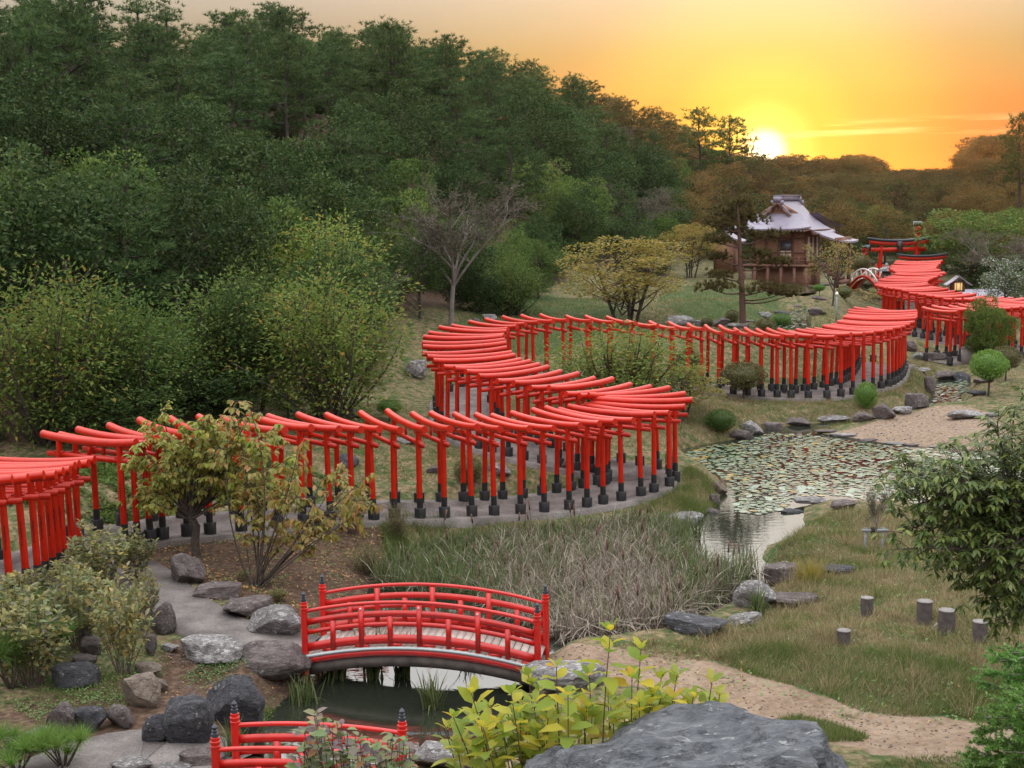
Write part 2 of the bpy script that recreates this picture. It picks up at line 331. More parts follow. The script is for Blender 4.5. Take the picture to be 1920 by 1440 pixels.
# ------------------------------------------------------------------ terrain height
def sstep(a, b, x):
    t = np.clip((x - a) / (b - a), 0, 1); return t * t * (3 - 2 * t)
def P3(px, py, z):
    d = ray(px, py); k = (z - CAM_Z) / d[2]
    return CAM + d * k
ctrl = [tuple(g[:3]) for g in G[::3]] + [tuple(g[:3]) for g in left[::3]] + [tuple(g[:3]) for g in far1[::4]] + [tuple(g[:3]) for g in far2[::4]]
for px, py, z in [(300,1110,.75),(420,1160,.65),(560,1215,.58),(330,1230,.55),(450,1300,.25),(250,1400,.42),(120,1400,.5),(100,1300,.65),(200,1240,.65),(60,1150,.8),(400,1060,.7),(480,1095,.5),(640,1085,.3),(600,1150,.35),(700,1040,.38),(800,1010,.25),
                  (900,1100,-.1),(1100,1100,-.1),(1250,1120,-.1),(1000,1180,-.05),(800,1080,-.05),(1350,1080,-.1),(1030,1235,.5),(1150,1240,.45),(1300,1260,.42),(1450,1310,.42),(1700,1400,.5),(1850,1380,.6),
                  (1300,1190,.3),(1450,1160,.3),(1450,1240,.45),(1600,1200,.6),(1750,1200,.75),(1900,1200,.9),(1550,1050,.35),(1640,1030,.5),(1800,1050,.75),(1500,960,.15),(1560,960,.22),(1650,960,.35),(1900,1000,.7),
                  (900,1430,.0),(600,1420,.1),(1600,812,.12),(1700,800,.2),(1800,800,.32),(1800,760,.45),(1860,745,.6),(1880,715,.75),(1900,830,.45),(1350,800,.35),(1450,775,.35),(1600,760,.35),(1700,735,.35),(1300,800,.35),(1250,790,.45)]:
    ctrl.append(tuple(P3(px, py, z)))
ctrl += [(-1.7, 39, .95), (-4, 40, 1.25), (-5, 44, 1.6), (-3, 37, .7), (2.5, 47, 1.25), (4.5, 50, 1.1), (7, 49, .9), (1, 51, 1.4), (5, 46, .7), (3, 43.5, .7),
         (2, 66, 2.7), (2.5, 74, 3.0), (8, 63, 2.2), (6, 60, 1.9), (11, 66, 2.6), (11, 72, 3.2), (16, 86, 3.4), (13, 80, 3.5), (16, 67, 1.7), (18, 73, 1.8), (12, 58, 1.3), (20.5, 65, .15), (19.5, 63.5, .2), (22, 64, .25), (23, 65, .3), (25, 66, .4), (18.8, 63.2, .4), (27, 64, .5), (22, 76, 1.3), (20, 88, 2.6), (22, 95, 2.9), (17, 95, 3.6), (24, 99, 2.9), (30, 98, 2.5), (33, 88, 1.9), (30, 76, .9), (33, 66, .8), (30, 56, .8), (26, 48, .8), (20, 36, .9), (14, 26, .9), (12, 20, .9),
         (-13, 22, 1.1), (-13, 30, 1.0), (-11, 34, 1.4), (-9, 38, 1.7), (-16, 16, 1.0), (-5, 55, 2.3), (-4, 64, 3.0), (10, 110, 4.5), (30, 115, 3.8), (0, 90, 4), (25, 150, 5), (50, 150, 5), (40, 200, 5), (0, 17, .1), (-5, 17, .3), (5, 17, .35), (9, 17, .5)]
CT = np.array(ctrl)
FOOT = np.array([(-40, 30), (-20, 33), (-13, 35.5), (-9, 39), (-6.3, 44), (-5.2, 50), (-4.5, 57), (-2, 66), (1.5, 76), (7, 88), (13, 101), (19, 118), (29, 150), (44, 195), (60, 240)], float)
FOOTR = np.array([(33, 36), (35, 60), (36, 72), (34, 86), (33, 98), (37, 125), (50, 170), (75, 230)], float)
def polydist(x, y, P, closed=False):
    """unsigned distance to a polyline, parameter (index) and side (+ = left)"""
    Q = np.concatenate([P, P[:1]]) if closed else P
    a = Q[:-1]; b = Q[1:]; d = b - a; l2 = (d ** 2).sum(1) + 1e-12
    px = x[:, None] - a[None, :, 0]; py = y[:, None] - a[None, :, 1]
    t = np.clip((px * d[:, 0] + py * d[:, 1]) / l2, 0, 1)
    ex = px - t * d[:, 0]; ey = py - t * d[:, 1]
    D = ex * ex + ey * ey; k = D.argmin(1); r = np.arange(len(x))
    crs = d[k, 0] * py[r, k] - d[k, 1] * px[r, k]
    return np.sqrt(D[r, k]), k + t[r, k], np.sign(crs)
def inside(x, y, P):
    c = np.zeros(len(x), bool); n = len(P)
    for i in range(n):
        x1, y1 = P[i]; x2, y2 = P[(i + 1) % n]
        m = ((y1 > y) != (y2 > y)) & (x < (x2 - x1) * (y - y1) / (y2 - y1 + 1e-12) + x1)
        c ^= m
    return c
def img_poly(pts, z):
    return np.array([P3(px, py, z)[:2] for px, py in pts])
POND = img_poly([(1262,846),(1330,832),(1390,822),(1440,803),(1530,794),(1600,789),(1660,783),(1710,768),(1742,748),(1752,722),(1760,712),(1812,708),(1822,722),(1800,742),(1806,756),(1785,770),(1700,779),(1640,790),(1590,797),(1528,805),
                 (1530,814),(1600,824),(1680,834),(1790,842),(1900,846),(1990,870),(1990,960),(1850,975),(1700,945),(1610,944),(1555,936),(1500,948),(1498,968),(1500,985),(1480,1006),(1432,1022),(1420,1045),(1450,1075),(1395,1110),(1300,1150),(1255,1185),(1090,1208),
                 (1030,1218),(1000,1262),(980,1330),(900,1400),(760,1420),(560,1440),(480,1420),(500,1350),(560,1290),(590,1240),(640,1180),(690,1120),(720,1070),(800,1035),(900,1018),(1060,1005),(1180,985),(1260,985),(1318,965),(1350,945),(1360,915),(1345,893),(1300,872)], 0.0)
STREAM_Z = 2.25
STREAM = img_poly([(1440,618),(1462,600),(1490,583),(1515,570),(1536,566),(1530,580),(1512,596),(1512,618)], STREAM_Z)
LILY2_Z = 3.0
LILY2 = img_poly([(1415,546),(1440,537),(1500,535),(1535,540),(1520,549),(1460,551)], LILY2_Z)
gate_line = np.concatenate([left[::-1][:, :3], G[:NA, :3]])
gate_line2 = np.concatenate([G[NA:, :3], far1[:, :3], far2[:, :3]])
walk = np.array([P3(px, py, z) for px, py, z in [(215, 1050, .82), (262, 1075, .79), (300, 1110, .76), (355, 1150, .70), (430, 1190, .64), (510, 1207, .60), (575, 1214, .57)]])
lower_walk = np.array([P3(px, py, z) for px, py, z in [(420, 1440, .42), (330, 1405, .42), (250, 1390, .45), (160, 1425, .5), (60, 1470, .55)]])
sandp = np.array([P3(px, py, z) for px, py, z in [(1012, 1222, .55), (1060, 1232, .5), (1150, 1245, .45), (1260, 1262, .42), (1380, 1295, .42), (1480, 1330, .42), (1580, 1357, .44), (1700, 1378, .48), (1830, 1392, .55), (1990, 1410, .6)]])
def hills(x, y):
    d, k, s = polydist(x, y, FOOT)
    dl = np.where(s > 0, d, -d)
    H = np.interp(y, [20, 50, 75, 105, 160, 205, 245], [7.5, 8.5, 11.3, 14.0, 13.6, 11.0, 3])
    h = H * sstep(-3, 33, dl) * np.clip(1 - .0 * dl, 0, 1)
    d2, k2, s2 = polydist(x, y, FOOTR)
    dr = np.where(s2 < 0, d2, -d2)
    h2 = np.interp(y, [20, 60, 120, 200, 250], [6, 8.5, 10.2, 9.5, 7]) * sstep(-2, 38, dr)
    far = 6.3 * sstep(205, 300, y) + 3.0 * sstep(300, 420, y)
    near = 6.9 * (1 - sstep(-1, 17.5, y))
    return np.maximum(h, h2) + far + near
def wobble(x, y):
    return (.05 * np.sin(x * 1.1 + 1.3 * np.sin(y * .7)) * np.sin(y * 1.3 + .6 * np.sin(x * .9)) + .025 * np.sin(x * 2.9 + y * 1.7) * np.sin(y * 3.1 - x * 1.1)
            + .03 * np.sin(x * .45 + 2) * np.sin(y * .38))
def Zarr(x, y):
    x = np.asarray(x, float).ravel(); y = np.asarray(y, float).ravel()
    out = np.empty(len(x))
    for s in range(0, len(x), 20000):
        out[s:s + 20000] = _Z(x[s:s + 20000], y[s:s + 20000])
    return out
def _Z(x, y):
    d2 = (x[:, None] - CT[None, :, 0]) ** 2 + (y[:, None] - CT[None, :, 1]) ** 2
    w = 1.0 / (d2 + 1.6) ** 2.0
    z = (w * CT[:, 2]).sum(1) / w.sum(1)
    z = z + hills(x, y) + wobble(x, y) * 1.3
    for P, inner, outer, drop in ((gate_line, 1.45, 2.6, .14), (gate_line2, 1.45, 2.4, .14), (walk, .85, 1.8, .05), (lower_walk, .8, 1.7, .03), (sandp, .6, 2.0, 0)):
        d, k, s = polydist(x, y, P[:, :2])
        zp = np.interp(k, np.arange(len(P)), P[:, 2]) - drop
        t = 1 - sstep(inner, outer, d)
        z = z * (1 - t) + zp * t
    for P, zw in ((POND, 0.0), (STREAM, STREAM_Z), (LILY2, LILY2_Z)):
        bx = (x > P[:, 0].min() - 3) & (x < P[:, 0].max() + 3) & (y > P[:, 1].min() - 3) & (y < P[:, 1].max() + 3)
        if not bx.any(): continue
        xs, ys = x[bx], y[bx]
        d, _, _ = polydist(xs, ys, P, True); ins = inside(xs, ys, P)
        sd = np.where(ins, -d, d); zz = z[bx]
        zin = zw - .06 - .5 * sstep(0, 1.2, -sd)
        zup = np.where(zz < zw + .06, zz + (zw + .06 - zz) * (1 - sstep(1.0, 2.6, sd)), zz)
        zout = zup * sstep(-.05, .75, sd) + (zw - .03) * (1 - sstep(-.05, .75, sd))
        z[bx] = np.where(ins, zin, zout)
    low = (y > 12) & (y < 70)
    return z
def Z1(x, y): return float(Zarr([x], [y])[0])
def T(px, py, dmin=13.0, dmax=420.0):
    """where the line of sight through a photo pixel meets the ground"""
    d = ray(px, py); d = d / d[1]
    k = np.concatenate([np.arange(dmin, 80, .25), np.arange(80, dmax, 2.0)])
    Q = CAM[None, :] + k[:, None] * d[None, :]
    h = Q[:, 2] - Zarr(Q[:, 0], Q[:, 1])
    i = np.argmax(h < 0)
    if not (h < 0).any(): i = len(k) - 1
    if i == 0: kk = k[0]
    else:
        kk = k[i - 1] + (k[i] - k[i - 1]) * h[i - 1] / (h[i - 1] - h[i] + 1e-9)
    q = CAM + kk * d
    return np.array([q[0], q[1], Z1(q[0], q[1])]), kk
def ppm(dist): return F_PX / dist          # photo pixels per metre at a forward distance

# ------------------------------------------------------------------ ground sheet
def axis(a0, a1, step, lo, hi):
    c = list(np.arange(a0, a1 + 1e-6, step)); g = step
    while c[-1] < hi: g *= 1.16; c.append(c[-1] + g)
    g = step
    while c[0] > lo: g *= 1.16; c.insert(0, c[0] - g)
    return np.array(c)
gx = axis(-14, 31, .30, -420, 480); gy = axis(15, 68, .30, -60, 900)
XX, YY = np.meshgrid(gx, gy); ZZ = Zarr(XX, YY)
nx, ny = len(gx), len(gy)
i = np.arange(ny - 1)[:, None] * nx; j = np.arange(nx - 1)[None, :]
Q = np.stack([i + j, i + j + 1, i + nx + j + 1, i + nx + j], -1).reshape(-1, 4)
me = mesh_np('ground', np.stack([XX.ravel(), YY.ravel(), ZZ], 1), [Q], [], True)
MULCH = img_poly([(250, 1040), (420, 1010), (700, 985), (730, 1010), (690, 1090), (620, 1130), (600, 1160), (520, 1180), (400, 1120), (300, 1085)], .5)
SOIL_BR = img_poly([(300, 1220), (420, 1190), (600, 1230), (560, 1290), (380, 1330), (300, 1300)], .5)
GREENS = [img_poly(p, z) for p, z in [([(1320, 1215), (1500, 1190), (1640, 1220), (1920, 1290), (1920, 1370), (1750, 1360), (1600, 1330), (1420, 1260)], .5), ([(1460, 1340), (1560, 1330), (1650, 1360), (1600, 1390), (1480, 1380)], .45),
                                      ([(1700, 1060), (1900, 1050), (1900, 1130), (1750, 1110)], .7), ([(1420, 1020), (1500, 1000), (1600, 960), (1640, 1000), (1560, 1050), (1450, 1060)], .3)]]
GREENS += [np.array([(-3, 60), (2, 60), (6, 66), (6, 78), (0, 78)]), np.array([(9, 66), (14, 66), (16, 80), (11, 84), (8, 76)])]
def pmask(x, y, P, soft=.6):
    d, _, _ = polydist(x, y, P, True); ins = inside(x, y, P)
    return sstep(-soft, soft, np.where(ins, d, -d))
xf, yf = XX.ravel(), YY.ravel()
sand = 1 - sstep(.55, 1.15, polydist(xf, yf, sandp[:, :2])[0])
SPIT = img_poly([(1525, 808), (1600, 800), (1700, 782), (1800, 772), (1860, 790), (1900, 830), (1800, 835), (1680, 828), (1590, 818)], .2)
green = np.zeros(len(xf))
for P in GREENS: green = np.maximum(green, pmask(xf, yf, P, .8))
mul = np.maximum(pmask(xf, yf, MULCH, .5), pmask(xf, yf, SOIL_BR, .4))
mul = np.maximum(mul, (1 - sstep(2.0, 3.5, polydist(xf, yf, lower_walk[:, :2])[0])) * .8)
mul = np.maximum(mul, sstep(0, 4, polydist(xf, yf, FOOT)[0] * np.where(polydist(xf, yf, FOOT)[2] > 0, 1, -1)))
spit = pmask(xf, yf, SPIT, .5)
cov = np.stack([green, np.clip(sand, 0, 1), np.clip(mul, 0, 1), spit], 1).astype(np.float32)
at = me.attributes.new('cover', 'FLOAT_COLOR', 'POINT'); at.data.foreach_set('color', cov.ravel())
m, t, b = mat('ground_cover')
ac = N(t, 'ShaderNodeAttribute', attribute_name='cover'); sp_ = N(t, 'ShaderNodeSeparateColor'); L(t, ac.outputs['Color'], sp_.inputs[0])
n_big = noise(t, .9, 6); n_fine = noise(t, 9, 6); n_mid = noise(t, 3.2, 5); n_peb = noise(t, 40, 3)
dry = ramp(t, n_fine, [(.3, (.085, .065, .035)), (.55, (.19, .145, .08)), (.75, (.30, .235, .14))])
grn = ramp(t, n_fine, [(.3, (.028, .045, .016)), (.6, (.065, .095, .03)), (.8, (.12, .14, .05))])
olive = mix_n(t, ramp(t, n_mid, [(.42, (0, 0, 0)), (.62, (1, 1, 1))]), dry, grn)
def thr(sock, lo, hi):                     # ragged edge for a cover mask
    v = math_n(t, 'ADD', sock, math_n(t, 'MULTIPLY_ADD', n_mid, .9, -.45))
    mr = N(t, 'ShaderNodeMapRange', interpolation_type='SMOOTHSTEP'); L(t, v, mr.inputs[0]); mr.inputs[1].default_value = lo; mr.inputs[2].default_value = hi
    return mr.outputs[0]
c = mix_n(t, thr(sp_.outputs[0], .35, .65), olive, grn)
mulc = ramp(t, n_fine, [(.3, (.045, .028, .018)), (.55, (.10, .062, .042)), (.78, (.19, .13, .09))])
c = mix_n(t, thr(sp_.outputs[2], .38, .62), c, mulc)
spc = ramp(t, n_fine, [(.3, (.15, .105, .07)), (.6, (.27, .20, .145)), (.8, (.36, .28, .21))])
c = mix_n(t, thr(ac.outputs['Alpha'], .3, .55), c, spc)
sdc = ramp(t, math_n(t, 'MULTIPLY_ADD', n_big, .6, math_n(t, 'MULTIPLY', n_fine, .4)), [(.34, (.14, .092, .062)), (.5, (.23, .165, .115)), (.68, (.32, .245, .18))])
c = mix_n(t, thr(sp_.outputs[1], .42, .6), c, sdc)
L(t, c, b.inputs['Base Color']); b.inputs['Roughness'].default_value = .95; b.inputs['Specular IOR Level'].default_value = .15
bump(t, b, math_n(t, 'MULTIPLY_ADD', n_peb, .3, n_fine), .6, .06)
me.materials.append(m)
tag(link('ground', me), kind='structure')

# ------------------------------------------------------------------ water
m, t, b = mat('pond_water')
b.inputs['Base Color'].default_value = (.022, .026, .018, 1); b.inputs['Roughness'].default_value = .035
b.inputs['IOR'].default_value = 2.8; b.inputs['Specular IOR Level'].default_value = .6
wn = noise(t, 2.2, 3, stretch=(1, 2.2, 1)); bump(t, b, wn, .05, .05)
M['water'] = m
def water(name, P, z):
    bm = bmesh.new()
    bm.faces.new([bm.verts.new((x, y, z)) for x, y in P]); bmesh.ops.triangulate(bm, faces=bm.faces[:])
    me = bpy.data.meshes.new(name); bm.to_mesh(me); bm.free(); me.materials.append(M['water'])
    return tag(link(name, me), kind='structure')
def grow(P, d):
    """push a closed outline outward by d"""
    T_ = np.roll(P, -1, 0) - np.roll(P, 1, 0); T_ /= np.linalg.norm(T_, axis=1)[:, None]
    n = np.stack([T_[:, 1], -T_[:, 0]], 1)
    ar = np.sum(P[:, 0] * np.roll(P[:, 1], -1) - np.roll(P[:, 0], -1) * P[:, 1])
    return P + n * d * (1 if ar > 0 else -1)
water('pond_water', grow(POND, .25), 0.0)
water('stream_water', grow(STREAM, .3), STREAM_Z)
water('lily_pool_water', grow(LILY2, .3), LILY2_Z)

# ------------------------------------------------------------------ paths
def strip(P, prof, name, m, kind='structure'):
    """sweep a cross-section (offset to the left, height above the line) along a 3-D line"""
    P = np.asarray(P, float); T_ = np.gradient(P[:, :2], axis=0); T_ /= np.linalg.norm(T_, axis=1)[:, None] + 1e-9
    Nn = np.stack([-T_[:, 1], T_[:, 0]], 1); k = len(prof)
    V = np.concatenate([np.stack([P[:, 0] + Nn[:, 0] * o, P[:, 1] + Nn[:, 1] * o, P[:, 2] + h], 1)[:, None, :] for o, h in prof], 1).reshape(-1, 3)
    i = np.arange(len(P) - 1)[:, None] * k; j = np.arange(k - 1)[None, :]
    Q = np.stack([i + j, i + j + 1, i + k + j + 1, i + k + j], -1).reshape(-1, 4)[:, ::-1]
    me = mesh_np(name, V, [Q], [m])
    return tag(link(name, me), kind=kind)
def resample(P, step, smooth=2):
    P = np.asarray(P, float)
    d = np.concatenate([[0], np.cumsum(np.linalg.norm(np.diff(P[:, :2], axis=0), axis=1))])
    s = np.linspace(0, d[-1], max(3, int(d[-1] / step)))
    Q = np.stack([np.interp(s, d, P[:, k]) for k in range(3)], 1)
    for _ in range(smooth * 3):
        Q[1:-1] = (Q[:-2] + 2 * Q[1:-1] + Q[2:]) / 4
    return Q
m, t, b = mat('path_concrete')
cn = noise(t, 1.6, 6); cn2 = math_n(t, 'MULTIPLY_ADD', noise(t, 70, 3), .6, math_n(t, 'MULTIPLY', noise(t, 22, 4), .4))
L(t, ramp(t, math_n(t, 'MULTIPLY_ADD', cn, .45, math_n(t, 'MULTIPLY', cn2, .55)), [(.36, (.07, .060, .055)), (.5, (.155, .135, .125)), (.64, (.27, .24, .22))]), b.inputs['Base Color'])
b.inputs['Roughness'].default_value = .9; b.inputs['Specular IOR Level'].default_value = .25; bump(t, b, cn2, .7, .02); M['path'] = m
kerb_prof = [(-1.28, -.50), (-1.26, -.01), (-1.24, 0), (-.80, 0), (-.78, -.085), (.78, -.085), (.80, 0), (1.24, 0), (1.26, -.01), (1.28, -.50)]
strip(resample(gate_line, .35), kerb_prof, 'torii_path', M['path'])
strip(resample(gate_line2, .45), kerb_prof, 'torii_path_beyond_stream', M['path'])
strip(resample(walk, .3), [(-.66, -.2), (-.65, 0), (.65, 0), (.66, -.2)], 'concrete_footpath', M['path'])
strip(resample(lower_walk, .3), [(-.75, -.2), (-.74, 0.02), (.74, 0.02), (.75, -.2)], 'lower_footpath', M['path'])

# ------------------------------------------------------------------ torii gates
lx = np.linspace(-1.45, 1.45, 11)
mb = MB(); mb.tube(np.stack([lx, 0 * lx, 2.275 + .075 * (np.abs(lx) / 1.45) ** 2.4], 1), .094, 14)
ME_LOG = smooth_by_angle(mb.mesh('top_log', M['red']), 50)
mb = MB(); mb.box((0, 0, 1.915), (2.62, .062, .115))
for s in (-1, 1):
    for q in (-.098, .098): mb.box((s * .945 + q, 0, 1.985), (.05, .10, .03))
ME_BEAM = mb.mesh('tie_beam', M['red'])
ME_STRUT = MB().box((0, 0, 2.085), (.075, .05, .225)).mesh('strut', M['red'])
mb = MB(); mb.tube([(.985, 0, .24), (.965, 0, 1.1), (.938, 0, 2.24)], [.073, .071, .067], 14, False)
ME_PILLAR = smooth_by_angle(mb.mesh('pillar', M['red']))
mb = MB(); mb.tube([(.986, 0, .25), (.979, 0, .52)], .0785, 14)
ME_SLEEVE = smooth_by_angle(mb.mesh('black_sleeve', M['black']))
mb = MB(); mb.lathe([(.142, -.05), (.146, .255), (.138, .272), (.07, .275)], 16, (.99, 0, 0))
ME_PLINTH = smooth_by_angle(mb.mesh('plinth', M['black']))
rg = random.Random(5); mb = MB()
for r_ in range(9):                                       # tiny brushed characters, one above the other, down the face of a post
    zc = 1.42 - r_ * .052
    for k in range(5):
        if rg.random() < .5: mb.box((.972 + rg.uniform(-.006, .006), -.0725, zc + rg.uniform(-.018, .018)), (rg.uniform(.02, .034), .003, .006))
        else: mb.box((.972 + rg.uniform(-.014, .014), -.0725, zc), (.006, .003, rg.uniform(.02, .04)))
ME_INK = mb.mesh('inscription', M['ink'])
def torii(x, y, z, w, label, group, s=1.0, ink=False):
    jr = random.Random(int(x * 977 + y * 331))
    t = empty('torii_gate', (x, y, z), w, label, 'torii gate', group, (s * jr.uniform(.985, 1.015), s, s * jr.uniform(.98, 1.02)))
    t.rotation_euler = (jr.gauss(0, .010), jr.gauss(0, .010), w)
    link('top_log', ME_LOG, t); link('tie_beam', ME_BEAM, t); link('strut', ME_STRUT, t)
    for k in (0, 1):
        p = link('pillar', ME_PILLAR, t, None, pi * k)
        link('black_sleeve', ME_SLEEVE, p); link('plinth', ME_PLINTH, p)
        if ink: 
            q = link('inscription', ME_INK, p)
            if k: q.location = (1.944, 0, 0); q.rotation_euler = (0, 0, pi)
    return t
n_left = len(left)
for k, (x, y, z, w) in enumerate(left):
    torii(x, y, z, w, f'vermilion torii gate of the tall left-edge row above the shrubs, {ordinal(k + 1)} from the turn', 'torii gates in the left-edge row', 1.0, True)
for k, (x, y, z, w) in enumerate(G):
    s = GS[k]
    if k < 26: lab, gr = f'vermilion torii gate in the front row facing the reeds, {ordinal(k + 1)} from its left end', 'torii gates in the front row'
    elif k < 46: lab, gr = f'vermilion torii gate on the slanting middle row, {ordinal(k - 25)} counting up from the lily pond bend', 'torii gates in the slanting middle row'
    elif k < 62: lab, gr = f'vermilion torii gate in the back row behind the leafy bush, {ordinal(k - 45)} from its left bend', 'torii gates in the back row'
    elif k < NA: lab, gr = f'vermilion torii gate of the packed row by the pond bank, {ordinal(k - 61)} counting towards the stream', 'torii gates in the packed third bend'
    else: lab, gr = f'vermilion torii gate just across the stream by the concrete block, {ordinal(k - NA + 1)} from the water', 'torii gates just across the stream'
    torii(x, y, z, w, lab, gr, s, k in (0, 1, 2) or 36 <= k < 48)
for k, (x, y, z, w) in enumerate(far1):
    torii(x, y, z, w, f'vermilion torii gate across the stream behind the conifer shrub, {ordinal(k + 3)} from the water', 'torii gates just across the stream', 1.08)
for k, (x, y, z, w) in enumerate(far2):
    torii(x, y, z, w, f'small vermilion torii gate in the far serpentine tunnel, {ordinal(k + 1)} from its near right end', 'torii gates in the far serpentine tunnel', 1.06)

# ------------------------------------------------------------------ large torii with black caps
def big_torii(loc, rz, w, h, label, tablet=False):
    t = empty('large_torii', loc, rz, label, 'torii gate', 'large torii gates with black caps')
    a = w / 2; pr = .055 * w
    xs = np.linspace(-a, a, 13); curve = .10 * w * (np.abs(xs) / a) ** 2.2 * .75
    mb = MB()
    for i in range(12):
        mb.tube([(xs[i], 0, h + curve[i]), (xs[i + 1], 0, h + curve[i + 1])], .075 * w * .62, 4, True, .55)
    mb2 = MB()
    def bar(m, x0, x1, zc, hh, th, cv):
        X = np.linspace(x0, x1, 13); Zc = zc + cv * (np.abs(X) / a) ** 2.2
        V = []; 
        for x_, z_ in zip(X, Zc): V += [(x_, -th, z_ - hh), (x_, th, z_ - hh), (x_, th, z_ + hh), (x_, -th, z_ + hh)]
        Qs = []
        for i in range(12):
            for q in range(4): Qs.append((i * 4 + q, i * 4 + (q + 1) % 4, i * 4 + 4 + (q + 1) % 4, i * 4 + 4 + q))
        Qs += [(0, 3, 2, 1), (48, 49, 50, 51)]
        m.add(V, Qs)
    m1 = MB(); bar(m1, -a, a, h - .02 * w, .017 * w, .060 * w, .042 * w); link('black_cap', m1.mesh('black_cap', M['navy']), t)
    m2 = MB(); bar(m2, -a * .94, a * .94, h - .070 * w, .032 * w, .042 * w, .037 * w); link('lintel', m2.mesh('lintel', M['red']), t)
    m3 = MB(); m3.box((0, 0, h * .78), (w * .88, .05 * w, .065 * w)); link('tie_beam', m3.mesh('tie_beam', M['red']), t)
    for s in (-1, 1):
        m4 = MB(); m4.tube([(s * a * .62, 0, -.1), (s * a * .57, 0, h - .1 * w)], [pr * .62, pr * .55], 12); 
        p = link('pillar', smooth_by_angle(m4.mesh('pillar', M['red'])), t)
        m5 = MB(); m5.tube([(s * a * .622, 0, -.1), (s * a * .615, 0, h * .1)], pr * .68, 12); link('black_foot', m5.mesh('black_foot', M['black']), p)
    if tablet:
        m6 = MB(); m6.box((0, -.055 * w, h * .86), (.085 * w, .03 * w, .15 * w)); link('tablet', m6.mesh('tablet', M['black']), t)
        m7 = MB()
        for k in range(4): m7.box((0, -.0725 * w, h * .905 - k * .034 * w), (.03 * w, .004, .012 * w))
        link('tablet_lettering', m7.mesh('tablet_lettering', M['wood']), t)
    return t
def on_ground(px, py, dist):
    d = ray(px, py); d = d / d[1]; q = CAM + d * dist
    return q[0], q[1], Z1(q[0], q[1])
def top_h(py, dist, z, px=1690): return CAM_Z + dist * (ray(px, py)[2] / ray(px, py)[1]) - z
x, y, z = on_ground(1684, 500, 96); big_torii((x, y, z - .05), R(4), 4.5, top_h(447, 96, z), 'large vermilion torii with black cap and dark name tablet beyond the tunnel', True)
x, y, z = on_ground(1730, 500, 95); x, y = 29.2, 94.9; z = Z1(x, y); big_torii((x, y, z - .05), R(2), 3.6, top_h(477, 95, z), 'black capped vermilion torii closing the far end of the tunnel')
x, y, z = on_ground(1719, 500, 101); big_torii((x, y, z - .05), R(74), 5.2, top_h(420, 101, z), 'tallest vermilion torii seen nearly edge-on, its black cap highest of all')
x, y, z = on_ground(1622, 500, 103); big_torii((x, y, z - .05), R(70), 3.4, top_h(461, 103, z), 'small vermilion torii seen edge-on left of the large tablet torii')

